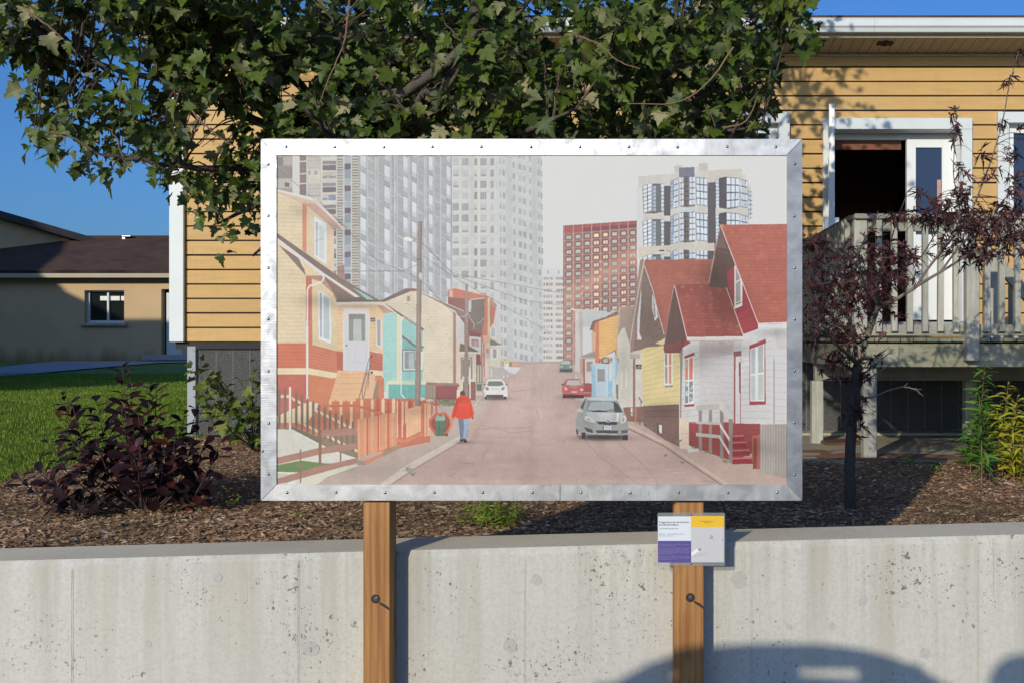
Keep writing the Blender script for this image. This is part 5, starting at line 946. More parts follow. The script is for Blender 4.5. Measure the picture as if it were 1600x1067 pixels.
# ------------------------------------------------------------------ ochre house behind
YH = 9.2; hx = lambda px: (px-980)/1600*YH; hz = lambda py: H+(533.5-py)/1600*YH
house = empty('ochre_house', (0, YH, H-.86), 'ochre clapboard house with white trim and a grey pebble foundation behind the maple tree', 'house')
holes = [(hx(1117), hx(1216), hz(368), hz(194)), (hx(1302), hx(1500), hz(503), hz(204)), (hx(1574), hx(1680), hz(368), hz(194))]
XL, XR = hx(290), 5.2
def cutx(z0, z1, x0, x1, pad=0):
    segs = [(x0, x1)]
    for a, c, p, q in holes:
        if z1 > p-pad and z0 < q+pad:
            n = []
            for s, e in segs:
                if c+pad <= s or a-pad >= e: n.append((s, e)); continue
                if s < a-pad: n.append((s, a-pad))
                if e > c+pad: n.append((c+pad, e))
            segs = n
    return segs
b = MB()     # dark sheathing round the openings, blackened to give the shade between boards
zl = sorted({hz(545), hz(60)}|{h for q in holes for h in q[2:]})
for z0, z1 in zip(zl, zl[1:]):
    for s, e in cutx(z0+.001, z1-.001, XL-.1, XR): b.box(s, e, YH+.022, YH+.05, z0, z1)
b.build('sheathing', M['dark'], house)
rows = [533.5-22.6*k for k in range(20)]
for k, py in enumerate(rows):
    z0, z1 = hz(py)+.0005, hz(py-22.6)-.0135
    for s, e in cutx(z0, z1, XL, XR, .04):
        cuts = [s]
        if e-s > 3.4: cuts.append(s+(e-s)*random.uniform(.3, .7))
        cuts.append(e)
        for a, c in zip(cuts, cuts[1:]): piece('siding_board', (c-a-.003, .020, z1-z0), ((a+c)/2, YH+.010+random.uniform(-.001, .001), (z0+z1)/2+random.uniform(-.0012, .0012)), M['siding'], house, .0015, (0, random.uniform(-.0005, .0005), 0))
piece('corner_trim', (hx(290)-hx(267)-.004, .06, hz(40)-hz(534)), (hx(278.5), YH-.012, (hz(40)+hz(534))/2), M['white'], house, .003)
b = MB(); b.box(XL-.11, XL-.02, YH+.02, YH+9, hz(533), hz(60)); b.build('end_wall', M['siding'], house)
# foundation
piece('foundation_backing', (XR-XL, .03, hz(540)-H+1.1), ((XL+XR)/2, YH+.070, (hz(540)+H-1.1)/2), M['seam'], house)
x = XL+.10
while x < XR-.16:
    piece('foundation_panel', (.1485, .02, .83), (x+.075, YH+.062, hz(541.5)-.415), M['pebble'], house, .001); x += .1525
piece('foundation_post', (.075, .05, .9), (XL+.045, YH+.04, hz(541)-.45), M['greypost'], house, .002)
piece('footing_ledge', (4.2, .26, .07), (3.2, YH-.08, H-.835), M['slab'], house, .006)
piece('shade_strip', (XR-XL, .03, .03), ((XL+XR)/2, YH+.05, hz(538)), M['dark'], house)  # dark strip put in for the shade beneath the siding
# room behind the open door
dz_ = lambda py: H+(533.5-py)/1600*9.42
b = MB(); b.box(hx(1240), hx(1550), YH+.14, YH+3.2, hz(507)-.02, hz(150)); rm = b.mesh('room', M['room'])
import bmesh
bm = bmesh.new(); bm.from_mesh(rm); bmesh.ops.delete(bm, geom=[f for f in bm.faces if f.calc_center_median().y < YH+.15], context='FACES'); bm.to_mesh(rm); bm.free(); link('room', rm, house, (0, 0, 0))
piece('door_lintel', (hx(1417)-hx(1303), .05, .085), ((hx(1417)+hx(1303))/2, YH+.22, dz_(228)), plain('red_brown_beam', (.2, .07, .03), (.14, .05, .02), 4), house)
for a, c, z0, z1 in ((hx(1240), holes[1][0], hz(507), hz(150)), (holes[1][1], hx(1550), hz(507), hz(150)), (holes[1][0], holes[1][1], holes[1][3], hz(150))): piece('inner_wall', (c-a, .08, z1-z0), ((a+c)/2, YH+.095, (z0+z1)/2), M['room'], house)
def casing(a, c, z0, z1, wd, bottom=True, top=None):
    top = top or wd
    piece('window_casing', (c-a+2*wd, .045, top), ((a+c)/2, YH-.024, z1+top/2), M['white'], house, .003)
    for xx in (a-wd/2, c+wd/2): piece('window_casing', (wd, .043, z1-z0-.001), (xx, YH-.023, (z0+z1)/2), M['white'], house, .003)
    if bottom: piece('window_sill', (c-a+2*wd+.03, .065, .04), ((a+c)/2, YH-.03, z0-.022), M['white'], house, .003)
    for xx, w_ in ((a-.004, 1), (c+.004, -1)): piece('reveal', (.010, .15, z1-z0), (xx, YH+.07, (z0+z1)/2), M['vinyl'], house)
    piece('reveal', (c-a, .15, .010), ((a+c)/2, YH+.07, z1+.004), M['vinyl'], house)
for h in (holes[0], holes[2]):
    a, c, z0, z1 = h; casing(a, c, z0, z1, .098)
    win = empty('window', ((a+c)/2, YH+.07, z0)); win.parent = house; win.location = win.location-house.location
    f = .075
    for sz, ce in (((c-a, .05, f), ((a+c)/2, YH+.07, z0+f/2)), ((c-a, .05, f), ((a+c)/2, YH+.07, z1-f/2)), ((f, .05, z1-z0-2*f-.002), (a+f/2, YH+.07, (z0+z1)/2)), ((f, .05, z1-z0-2*f-.002), (c-f/2, YH+.07, (z0+z1)/2))): piece('sash', sz, ce, M['vinyl'], win, .003)
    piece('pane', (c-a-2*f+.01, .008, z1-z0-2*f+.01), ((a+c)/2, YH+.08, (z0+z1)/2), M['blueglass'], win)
a, c, z0, z1 = holes[1]; casing(a, c, z0, z1, .098, False, .10)
piece('door_sill', (c-a+.16, .26, .05), ((a+c)/2, YH+.02, z0-.028), M['greypost'], house, .004)
dr = empty('fixed_door_leaf', (hx(1458), YH+.13, z0)); dr.parent = house; dr.location = dr.location-house.location
YD = 9.32; dx = lambda px: (px-980)/1600*YD; dz = lambda py: H+(533.5-py)/1600*YD
b = MB()
for x0, x1, q0, q1 in ((1417, 1431, 500, 218), (1472, 1499, 500, 218), (1431, 1472, 231, 218), (1431, 1472, 500, 367)): b.box(dx(x0)+(.0 if x0 != 1431 else .0005), dx(x1)-.0005, YD, YD+.045, dz(q0), dz(q1))
b.build('leaf_frame', M['vinyl'], dr)
piece('door_header', (c-a, .06, z1-dz(217.5)), ((a+c)/2, YD+.075, (z1+dz(217.5))/2), M['vinyl'], house)
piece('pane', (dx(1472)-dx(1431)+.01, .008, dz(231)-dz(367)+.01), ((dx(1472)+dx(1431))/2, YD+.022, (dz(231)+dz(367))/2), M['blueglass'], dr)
piece('curtain', (.035, .003, .22), (dx(1468), YD+.014, dz(300)), M['pink'], dr)
# the leaf that stands open toward us
hg = Vector((hx(1296), YH-.06, 0)); tip = Vector((1.655, 8.28, 0)); dv = (tip-hg); L = dv.length; ang = math.atan2(dv.y, dv.x)
op = empty('open_door_leaf', (hg.x, hg.y, z0)); op.parent = house; op.location = op.location-house.location; op.rotation_euler = (0, 0, ang)
def loc_piece(n, sz, ce, m, bev=.003):
    b_ = MB(); b_.box(ce[0]-sz[0]/2, ce[0]+sz[0]/2, ce[1]-sz[1]/2, ce[1]+sz[1]/2, ce[2]-sz[2]/2, ce[2]+sz[2]/2)
    o = bpy.data.objects.new(n, b_.mesh(n, m, bevel=bev)); COL.objects.link(o); o.parent = op; return o
hh = 1.895-.17+.02
for sz, ce in (((.12, .045, hh), (.06, 0, hh/2)), ((.12, .045, hh), (L-.06, 0, hh/2)), ((L-.242, .045, .12), (L/2, 0, hh-.06)), ((L-.242, .045, .45), (L/2, 0, .225))): loc_piece('leaf_frame', sz, ce, M['vinyl'])
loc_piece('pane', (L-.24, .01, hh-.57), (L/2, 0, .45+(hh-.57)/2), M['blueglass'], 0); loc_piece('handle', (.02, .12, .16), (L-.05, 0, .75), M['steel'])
# eave
OV = .474; yg = YH-OV; zg = H+2.635; hs = .11
b = MB()
prof = [(yg, zg), (yg-.012, zg+.03), (yg-.028, zg+.045), (yg-.028, zg+.085), (yg-.012, zg+.095), (yg-.020, zg+.115), (yg+.06, zg+.115), (yg+.06, zg)]
for x0, x1, dz0, dz1 in ((hx(250), hx(1365)*.9495, -.004, 0), (hx(1365)*.9495+.002, XR+.3, 0, -.004)):
    b = MB(); b.prism([(y, z) for y, z in prof], 0, x0, x1); b.build('gutter', M['white'], house)
piece('fascia', (XR+.3-hx(250), .022, .15), ((XR+.3+hx(250))/2, yg+.075, zg+.045), M['soffit'], house)
xx = hx(252)
sofz = lambda y: H+2.582+(y-YH)*(-.038/.4)
me = None
while xx < XR+.25:
    if me is None:
        b = MB(); pts = [(yg+.088, sofz(yg+.088)), (YH+.02, sofz(YH+.02)), (YH+.02, sofz(YH)+.02), (yg+.088, sofz(yg+.088)+.02)]
        b.prism(pts, 0, .0, .084); me = b.mesh('soffit_plank', M['soffit'], bevel=.0015)
    link('soffit_plank', me, house, (xx, 0, 0)); xx += .088
piece('soffit_trim', (XR+.3-hx(250), .02, .022), ((XR+.3+hx(250))/2, YH-.012, H+2.565), M['soffit'], house, .002)
b = MB(); c = Vector(((1383-980)/1600*8.95, 8.95, sofz(8.95)-.004))
for k in range(16):
    t = k*.39; r = .035+.012*math.sin(k*2.3); b.tube([c+Vector((r*1.5*math.cos(t), r*math.sin(t), 0)), c+Vector((r*1.5*math.cos(t+.5), r*math.sin(t+.5), -.008))], [.012, .010], 5)
b.build('dark_stain_ring', M['rustboard'], house)
b = MB(); zr = zg+.118; sl = math.tan(R(13)); b.add([(hx(250), yg-.01, zr), (XR+.3, yg-.01, zr), (XR+.3, YH+5, zr+sl*5.5), (hx(250), YH+5, zr+sl*5.5), (hx(250), yg-.01, zr+.02), (XR+.3, yg-.01, zr+.02), (XR+.3, YH+5, zr+sl*5.5+.02), (hx(250), YH+5, zr+sl*5.5+.02)], [(0, 1, 2, 3), (4, 5, 6, 7), (0, 1, 5, 4), (1, 2, 6, 5), (2, 3, 7, 6), (3, 0, 4, 7)]); b.build('roof', M['shingle'], house)

# ------------------------------------------------------------------ wooden deck
YK = 6.9; kx = lambda px: (px-980)/1600*YK; kz = lambda py: H+(533.5-py)/1600*YK
deck = empty('wooden_deck', (3, YK, H-.8), 'weathered grey wooden deck with a baluster railing in front of the open door', 'deck')
x = kx(1326)
while x < 5.0:
    piece('deck_board', (.081, YH-.05-YK+.03, .026), (x+.04, (YH-.05+YK-.03)/2, H+.010+random.uniform(-.002, .002)), M['oldwoody'], deck, .003); x += .0865
piece('rim_joist', (5.0-kx(1330), .04, .155), ((5.0+kx(1330))/2, YK+.02, H-.093), M['mossy'], deck, .003)
piece('rim_joist', (.04, YH-.1-YK, .155), (kx(1330)-.022, (YH+YK)/2, H-.093), M['oldwoody'], deck, .003)
piece('ledger', (3.6, .04, .15), (3.3, YH-.05, H-.09), M['oldwoodx'], deck)
for x in (2.1, 2.7, 3.3, 3.9, 4.5): piece('joist', (.04, YH-.12-YK, .14), (x, (YH+YK)/2, H-.095), M['oldwoody'], deck)
piece('beam', (3.5, .09, .14), (3.25, 8.22, H-.24), M['oldwoodx'], deck)
for px, py, D in ((1357.5, 718, YK+.08), (1276, 695, 8.22), (1515, 690, 8.22)):
    c = W(px, py, D); zb = H-.83; wd = .09
    piece('support_post', (wd, wd, H-.172-(.14 if D > 8 else 0)-zb), (c.x, D, (H-.172-(.14 if D > 8 else 0)+zb)/2), M['oldwood'], deck, .004)
zc = kz(335)
piece('cap_rail', (5.0-kx(1334), .11, .034), ((5.0+kx(1334))/2, YK+.02, zc-.017), M['oldwoodx'], deck, .004)
piece('cap_rail', (.10, YH-.05-YK-.08, .034), (kx(1334)+.03, (YH-.05+YK+.08)/2, zc-.017), M['oldwoody'], deck, .004)
piece('top_rail', (5.0-kx(1356), .038, .075), ((5.0+kx(1356))/2, YK+.045, zc-.075), M['oldwoodx'], deck, .003); piece('bottom_rail', (5.0-kx(1356), .038, .075), ((5.0+kx(1356))/2, YK+.045, kz(516)), M['oldwoodx'], deck, .003)
piece('corner_post', (.088, .088, zc-.035-H-.03), (kx(1345), YK+.04, (zc-.035+H+.03)/2), M['oldwood'], deck, .004)
bal = None
def baluster(x, y, rot=0):
    global bal
    if bal is None:
        b = MB(); hb = .78; b.prism([(-.019, 0.012), (-.019, hb), (.019, hb), (.019, 0)], 0, -.019, .019)
        bal = b.mesh('baluster', M['oldwood'], bevel=.002)
    o = link('baluster', bal, deck, (x, y, kz(521)+random.uniform(-.004, .004))); o.rotation_euler = (0, random.uniform(-.006, .006), rot); return o
for px in (1373.5, 1397.5, 1421.5, 1445.5, 1469.5, 1494, 1518.5, 1542, 1565, 1590, 1614, 1638, 1662): baluster(kx(px), YK+.006)
piece('railing_post', (.086, .075, kz(392)-kz(563)), (kx(1514), YK-.0385-.012, (kz(392)+kz(563))/2), M['oldwood'], deck, .005)
y = YK+.16
while y < YH-.15: baluster(kx(1334)-.01, y, R(90)); y += .105
piece('top_rail', (.038, YH-.1-YK-.1, .075), (kx(1334)+.03, (YH+YK)/2, zc-.075), M['oldwoody'], deck); piece('bottom_rail', (.038, YH-.1-YK-.1, .075), (kx(1334)+.03, (YH+YK)/2, kz(516)), M['oldwoody'], deck)
for px, t0, D in ((1547, 396, 7.9), (1556, 405, 8.0), (1583, 445, 8.05)):
    c = W(px, 500, D); zt = W(0, t0, D).z; piece('stair_post', (.09 if px < 1580 else .05, .09, zt-H), (c.x, D, (zt+H)/2), M['oldwood'], deck, .004)
a, c = W(1562, 398, 7.95), W(1650, 500, 7.95); b = MB(); d = Vector((0, 0, .13)); b.add([a, c, c-d, a-d]+[q+Vector((0, .04, 0)) for q in (a, c, c-d, a-d)], [(0, 1, 2, 3), (4, 5, 6, 7), (0, 1, 5, 4), (1, 2, 6, 5), (2, 3, 7, 6), (3, 0, 4, 7)]); b.build('stair_rail', M['oldwoodx'], deck)
o = piece('brown_board', (.30, .30, .03), (W(1315, 692, 8.1).x, 8.15, H-.80), M['rustboard'], None, .004, (0, 0, .1)); tag(o, 'rusty brown flat board lying on the slab under the deck between two posts', 'board')

# ------------------------------------------------------------------ beige building far left
YB = 35.0; bx = lambda px, D=YB: (px-980)/1600*D; bz = lambda py, D=YB: H+(533.5-py)/1600*D
bei = empty('beige_building', (-17, YB, H-.7), 'low beige rendered building with a brown shingle roof at the far end of the lawn', 'building')
win = (bx(132), bx(194), bz(505), bz(454)); dor = (bx(252), bx(285), bz(555), bz(452))
b = MB(); zb, zt = H-1.0, bz(432)
X0, X1 = -34, bx(420)
b.box(X0, win[0], YB, YB+.3, zb, zt); b.box(win[0], win[1], YB, YB+.3, zb, win[2]); b.box(win[0], win[1], YB, YB+.3, win[3], zt); b.box(win[1], dor[0], YB, YB+.3, zb, zt); b.box(dor[0], dor[1], YB, YB+.3, dor[3], zt); b.box(dor[1], X1, YB, YB+.3, zb, zt); b.box(dor[0], dor[1], YB, YB+.3, zb, dor[2])
b.build('wall', M['beige'], bei)
piece('back_wall', (X1-X0, .2, zt-zb), ((X0+X1)/2, YB+7, (zt+zb)/2), M['beige'], bei); piece('inner_wall', (X1-X0, .1, zt-zb), ((X0+X1)/2, YB+3, (zt+zb)/2), M['dark'], bei)
wn_ = empty('window', (win[0], YB, win[2])); wn_.parent = bei; wn_.location = wn_.location-bei.location
fw = .09
for sz, ce in (((win[1]-win[0], .08, fw), ((win[0]+win[1])/2, YB+.2, win[2]+fw/2)), ((win[1]-win[0], .08, fw*.6), ((win[0]+win[1])/2, YB+.2, win[3]-fw*.3)), ((fw, .08, win[3]-win[2]-.15), (win[0]+fw/2, YB+.2, (win[2]+win[3])/2)), ((fw*.4, .08, win[3]-win[2]-.15), (win[1]-fw*.2, YB+.2, (win[2]+win[3])/2)), ((.06, .09, win[3]-win[2]-.15), (bx(165), YB+.2, (win[2]+win[3])/2))): piece('frame', sz, ce, M['white'], wn_)
piece('pane', (win[1]-win[0], .02, win[3]-win[2]), ((win[0]+win[1])/2, YB+.25, (win[2]+win[3])/2), M['dglass'], wn_); piece('sill', (win[1]-win[0]+.24, .2, .08), ((win[0]+win[1])/2, YB-.06, win[2]-.05), M['path'], wn_)
for px, w_ in ((157, .26), (174, .34), (189, .22)): piece('reflected_lamp_panel', (w_, .01, .15), (bx(px), YB+.235, bz(466)), M['vinyl'], wn_)  # pale panels before the pane stand in for reflections
dd = empty('door', (dor[0], YB, dor[2])); dd.parent = bei; dd.location = dd.location-bei.location
piece('door_panel', (dor[1]-dor[0]-.1, .06, dor[3]-dor[2]-.12), ((dor[0]+dor[1])/2+.05, YB+.2, (dor[2]+dor[3])/2-.06), M['white'], dd); piece('pane', (dor[1]-dor[0]-.5, .02, 1.35), ((dor[0]+dor[1])/2+.06, YB+.165, dor[2]+1.35), M['dglass'], dd); piece('step', (1.6, .5, .18), ((dor[0]+dor[1])/2, YB-.26, dor[2]-.06), M['path'], bei)
ez = bz(430, 34.55); rz = bz(375, 39)
b = MB(); b.add([(X0, 34.55, ez), (X1, 34.55, ez), (X1, 39, rz), (X0, 39, rz), (X0, 34.55, ez+.16), (X1, 34.55, ez+.16), (X1, 39, rz+.16), (X0, 39, rz+.16)], [(0, 1, 2, 3), (4, 5, 6, 7), (0, 1, 5, 4), (1, 2, 6, 5), (2, 3, 7, 6), (3, 0, 4, 7)]); b.build('roof', M['shingle'], bei)
b = MB(); b.add([(X0, 39, rz+.16), (X1, 39, rz+.16), (X1, 43.4, ez+.1), (X0, 43.4, ez+.1)], [(0, 1, 2, 3)]); b.build('rear_roof', M['shingle'], bei)
piece('eave_board', (X1-X0, .05, .14), ((X0+X1)/2, 34.53, ez-.02), M['soffit'], bei)
piece('roof_vent', (.16, .2, .26), (bx(195, 38.6), 38.6, bz(376, 38.6)+.06), M['steel'], bei, .03); piece('vent_cap', (.36, .3, .06), (bx(200, 38.6), 38.6, bz(373, 38.6)+.08), M['galv'], bei, .02)
# taller wing: raking wall and dark roof edge
A = W(156, 376, 38.9); Bq = W(-160, 285, 35.6); 
b = MB(); b.add([Vector((A.x, A.y, zb)), Vector((Bq.x, Bq.y, zb)), Bq-Vector((0, 0, .25)), A-Vector((0, 0, .25))]+[v+Vector((-1.6, 3.2, 0)) for v in (Vector((A.x, A.y, zb)), Vector((Bq.x, Bq.y, zb)), Bq-Vector((0, 0, .25)), A-Vector((0, 0, .25)))], [(0, 1, 2, 3), (4, 5, 6, 7), (0, 1, 5, 4), (1, 2, 6, 5), (2, 3, 7, 6), (3, 0, 4, 7)]); b.build('wing_wall', M['beige'], bei)
nrm = Vector((.45, -.89, 0)); b = MB(); t1, t2 = A+nrm*.45, Bq+nrm*.45; bk = Vector((-1.6, 3.2, 0))
b.add([t1, t2, t2+bk, t1+bk]+[v-Vector((0, 0, .26)) for v in (t1, t2, t2+bk, t1+bk)], [(0, 1, 2, 3), (4, 5, 6, 7), (0, 1, 5, 4), (1, 2, 6, 5), (2, 3, 7, 6), (3, 0, 4, 7)]); b.build('wing_roof', M['fascia'], bei)
# the neighbour whose shadow reaches the beige wall
nb = empty('neighbour_house', (-20, 14, H-.8), 'tall house beyond the left edge whose shadow crosses the lawn and beige wall', 'house')
b = MB(); b.box(-45, -12.05, 12, 16, H-1, H+7.7); b.build('wall', M['beige'], nb)
b = MB(); b.prism([(-45, H+7.7), (-25.4, H+7.7), (-28.1, H+9.0), (-31, H+12.3), (-38, H+15), (-45, H+12)], 1, 12, 16); b.build('gable', M['shingle'], nb)
# ------------------------------------------------------------------ vehicle behind the camera, its roof throws the curved shadow on the wall
car = empty('parked_car', (-1.3, -2, 0), 'grey estate car with a roof fairing parked nose to the wall behind the viewer', 'car')
paint = NM('car_paint', .3, .3, .5); paint.col((.22, .24, .26, 1)); cx0 = -1.22
def sec(y, zb_, zt_, hw, hwt): return [(cx0-hw, y, zb_), (cx0+hw, y, zb_), (cx0+hw*1.02, y, zb_+(zt_-zb_)*.5), (cx0+hwt, y, zt_), (cx0, y, zt_+.02), (cx0-hwt, y, zt_), (cx0-hw*1.02, y, zb_+(zt_-zb_)*.5)]
def loft(name, secs, m):
    b = MB(); n = len(secs[0])
    vs = [v for s in secs for v in s]; b.add(vs, [(i*n+k, i*n+(k+1) % n, (i+1)*n+(k+1) % n, (i+1)*n+k) for i in range(len(secs)-1) for k in range(n)]+[tuple(range(n)), tuple(range((len(secs)-1)*n, len(secs)*n))])
    return b.build(name, m, car, smooth=False)
loft('body', [sec(.62, .35, .75, .7, .6), sec(.4, .25, .95, .82, .7), sec(-.25, .22, 1.08, .86, .76), sec(-3.4, .22, 1.10, .86, .78), sec(-3.75, .3, 1.0, .78, .7)], paint.mat)
loft('cabin_glass', [sec(-.25, 1.085, 1.10, .76, .7), sec(-.75, 1.085, 1.79, .76, .50), sec(-2.6, 1.085, 1.79, .76, .52), sec(-3.5, 1.085, 1.12, .76, .7)], M['dglass'])
rf = loft('roof', [sec(-.70, 1.795, 1.815, .54, .40), sec(-.95, 1.795, 1.845, .56, .40), sec(-2.4, 1.795, 1.84, .56, .42), sec(-2.7, 1.78, 1.80, .54, .42)], paint.mat)
arc = lambda u: 1.952-.13*abs(u/.52)**2.8
b = MB(); us = [-.54+.045*k for k in range(25)]
b.prism([(cx0+u, arc(u)) for u in us]+[(cx0+u, min(arc(u)-.015, 1.905)) for u in reversed(us)], 1, -.86, -.76); b.build('roof_fairing', paint.mat, car)
for u0, u1 in ((-.42, -.37), (-.29, .03), (.24, .42)):
    b = MB(); b.box(cx0+u0, cx0+u1, -.85, -.77, 1.82, 1.895); b.build('fairing_foot', paint.mat, car)
for sx_ in (-1, 1):
    b = MB(); b.box(cx0+sx_*.99-.10, cx0+sx_*.99+.10, -.10, .02, 1.12, 1.28); mr = b.build('mirror', paint.mat, car, bevel=.03)
    for yy in (-.1, -3.0):
        b = MB(); b.cyl((yy, .33), .33, 0, cx0+sx_*.72, cx0+sx_*.9, 24); b.build('tyre', M['fascia'], car); b = MB(); b.cyl((yy, .33), .2, 0, cx0+sx_*.89, cx0+sx_*.91, 16); b.build('rim', M['galv'], car)

pm = empty('shadow_post', (-.65, -1.2, 0), 'round headed metal post added out of view to cast a small shadow on the wall', 'post')  # unseen post, added only for the shadow blob at the wall's right end
b = MB(); b.tube([(-.65, -1.2, 0), (-.65, -1.2, 1.9)], .03, 10); b.build('pole', M['galv'], pm); b = MB(); b.cyl((-.65, 1.97), .10, 1, -1.23, -1.17, 20); b.build('head', M['galv'], pm)
# ------------------------------------------------------------------ plants
from mathutils import noise as mnoise
rs = np.random.RandomState(11)
def leaf_from(half, cen, fold=.18, droop=.25, jag=0):
    pts = list(half)+[(-x, y) for x, y in reversed(half) if x != 0]
    v = [(cen[0], cen[1], 0)]+[(x+rs.uniform(-jag, jag), y+rs.uniform(-jag, jag), 0) for x, y in pts]
    v = [(x, y, fold*abs(x)-droop*y*y) for x, y, z in v]; n = len(pts)
    return np.array(v, float), np.array([(0, 1+i, 1+(i+1) % n) for i in range(n)])
MAPLE = [(0, 0), (.17, -.08), (.33, -.03), (.50, .06), (.43, .15), (.38, .24), (.55, .34), (.64, .52), (.49, .50), (.40, .58), (.30, .52), (.31, .68), (.17, .74), (.13, .88), (0, 1.0)]
mv = [leaf_from(MAPLE, (0, .36), rs.uniform(-.1, .75), rs.uniform(-.1, .9), .04) for _ in range(8)]
OV = [leaf_from([(0, 0), (.12, .22), (.25, .52), (.27, .74), (.17, .93), (0, 1.0)], (0, .55), rs.uniform(.1, .4), rs.uniform(0, .3), .01) for _ in range(4)]
LAC = []
for _ in range(4):
    h = [(0, 0), (.10, .04), (.26, -.10), (.09, .12), (.34, .22), (.50, .34), (.09, .27), (.24, .58), (.30, .82), (.05, .42), (.04, .75), (0, 1.05)]
    LAC.append(leaf_from(h, (0, .22), rs.uniform(.3, 1.1), rs.uniform(.4, 1.3), .03))
LAN = [leaf_from([(0, 0), (.09, .25), (.10, .5), (.05, .8), (0, 1.0)], (0, .45), .5, rs.uniform(0, .6), .01) for _ in range(3)]
GRS = [(np.array([(-.06, 0, 0), (.06, 0, 0), (.02, .6, .05), (.05, 1, .25)], float), np.array([(0, 1, 2), (0, 2, 3)])), (np.array([(-.06, 0, 0), (.06, 0, 0), (-.02, .6, .0), (-.1, 1, .1)], float), np.array([(0, 1, 2), (0, 2, 3)]))]
def frames(N, Dr):
    N = N/np.linalg.norm(N, axis=1, keepdims=True); Dr = Dr-(Dr*N).sum(1, keepdims=True)*N; Dr = Dr/(np.linalg.norm(Dr, axis=1, keepdims=True)+1e-9)
    X = np.cross(Dr, N); return np.stack([X, Dr, N], 2)      # columns
def scatter(name, var, P, N, Dr, sc, m, parent=None, kind='stuff'):
    Fm = frames(N, Dr); ids = rs.randint(len(var), size=len(P)); VV, FF, b = [], [], 0
    for k, (v, f) in enumerate(var):
        s = np.where(ids == k)[0]
        if len(s) == 0: continue
        q = np.einsum('nij,vj->nvi', Fm[s], v)*sc[s][:, None, None]+P[s][:, None, :]
        VV.append(q.reshape(-1, 3)); FF.append((f[None]+np.arange(len(s))[:, None, None]*len(v)+b).reshape(-1, 3)); b += len(s)*len(v)
    VV = np.concatenate(VV); FF = np.concatenate(FF); off = np.array(wloc(parent)) if parent is not None else np.zeros(3); VV = VV-off
    me = bpy.data.meshes.new(name); me.vertices.add(len(VV)); me.vertices.foreach_set('co', VV.ravel()); me.loops.add(FF.size); me.polygons.add(len(FF))
    me.polygons.foreach_set('loop_start', np.arange(len(FF))*3); me.polygons.foreach_set('loop_total', np.full(len(FF), 3)); me.loops.foreach_set('vertex_index', FF.ravel().astype(np.int32)); me.update(calc_edges=True); me.validate(); me.materials.append(m)
    if name == 'foliage': me.polygons.foreach_set('use_smooth', np.ones(len(me.polygons), bool))
    o = link(name, me, parent, tuple(off)); o['kind'] = kind; return o
def foliage(root, var, P, N, Dr, sc, m, part='leaf', cap=300):
    px = 980+1600*P[:, 0]/P[:, 1]; py = 533.5-(P[:, 2]-H)/P[:, 1]*1600
    hid = (px > 405) & (px < 1255) & (py > 215) & (py < 785) & (P[:, 1] > 3.1)
    vis = (px > -20) & (px < 1620) & (py > -20) & (py < 1080) & ~hid; order = np.argsort(np.where(vis, P[:, 1]/sc, 1e6)); pick = [i for i in order[:cap] if vis[i]]
    meshes = []
    for v, f in var:
        me = bpy.data.meshes.new(part); me.from_pydata([tuple(q) for q in v], [], [tuple(int(a) for a in t) for t in f]); me.materials.append(m); me.polygons.foreach_set('use_smooth', [True]*len(me.polygons)); meshes.append(me)
    Fm = frames(N, Dr); base = wloc(root)
    for i in pick:
        o = bpy.data.objects.new(part, meshes[rs.randint(len(meshes))]); COL.objects.link(o); o.parent = root
        mt = Matrix([[*Fm[i][r]] for r in range(3)]); o.location = Vector(P[i])-base; o.rotation_euler = mt.to_euler(); o.scale = (sc[i],)*3
    rest = np.ones(len(P), bool); rest[pick] = False
    if rest.any(): scatter('foliage', var, P[rest], N[rest], Dr[rest], sc[rest], m, root)
def inpoly(px, py, poly):
    c = np.zeros(len(px), bool); n = len(poly)
    for i in range(n):
        (x1, y1), (x2, y2) = poly[i], poly[(i+1) % n]
        if y1 == y2: continue
        c ^= ((y1 > py) != (y2 > py)) & (px < (x2-x1)*(py-y1)/(y2-y1)+x1)
    return c
def curve(pts, n=8, wob=0.0):       # smooth run through points
    P = [Vector(p) for p in pts]; P = [P[0]*2-P[1]]+P+[P[-1]*2-P[-2]]; out = []
    for i in range(1, len(P)-2):
        for k in range(n):
            t = k/n; a, b_, c, d = P[i-1:i+3]
            q = .5*((2*b_)+(c-a)*t+(2*a-5*b_+4*c-d)*t*t+(3*b_-3*c+d-a)*t**3); out.append(q+Vector((random.uniform(-wob, wob),)*3))
    return out+[P[-2]]
def taper(n, r0, r1): return [r0+(r1-r0)*(i/(n-1)) for i in range(n)]

# ---- the big maple
maple = empty('maple_tree', W(640, 740, 6.0), 'large dark green maple tree whose crown spreads over the top of the framed photograph', 'tree')
poly = [(-300, -700), (-150, 20), (-10, 60), (12, 95), (35, 110), (28, 150), (48, 180), (38, 225), (60, 245), (98, 246), (112, 262), (128, 262), (152, 292), (190, 287), (205, 255), (236, 250), (246, 296), (268, 298), (282, 262), (296, 300), (292, 338), (330, 340), (328, 352), (352, 362), (330, 378), (335, 415), (355, 432), (372, 405), (392, 418), (398, 440), (415, 452), (440, 330), (560, 275), (800, 240), (1190, 226), (1188, 214), (1196, 175), (1222, 160), (1196, 140), (1236, 112), (1212, 84), (1240, 60), (1256, 88), (1275, 52), (1248, 30), (1265, 2), (1262, -60), (1220, -500), (900, -900), (200, -900)]
trunk_top = W(600, 300, 6.0)
T0 = maple.location.copy()
b = MB(); tr = curve([T0-Vector((0, 0, .1)), T0+Vector((.02, 0, .5)), T0+Vector((-.02, .02, 1.0)), trunk_top], 8, .006); b.tube(tr, taper(len(tr), .12, .075), 12); b.build('trunk', M['bark'], maple, smooth=True)
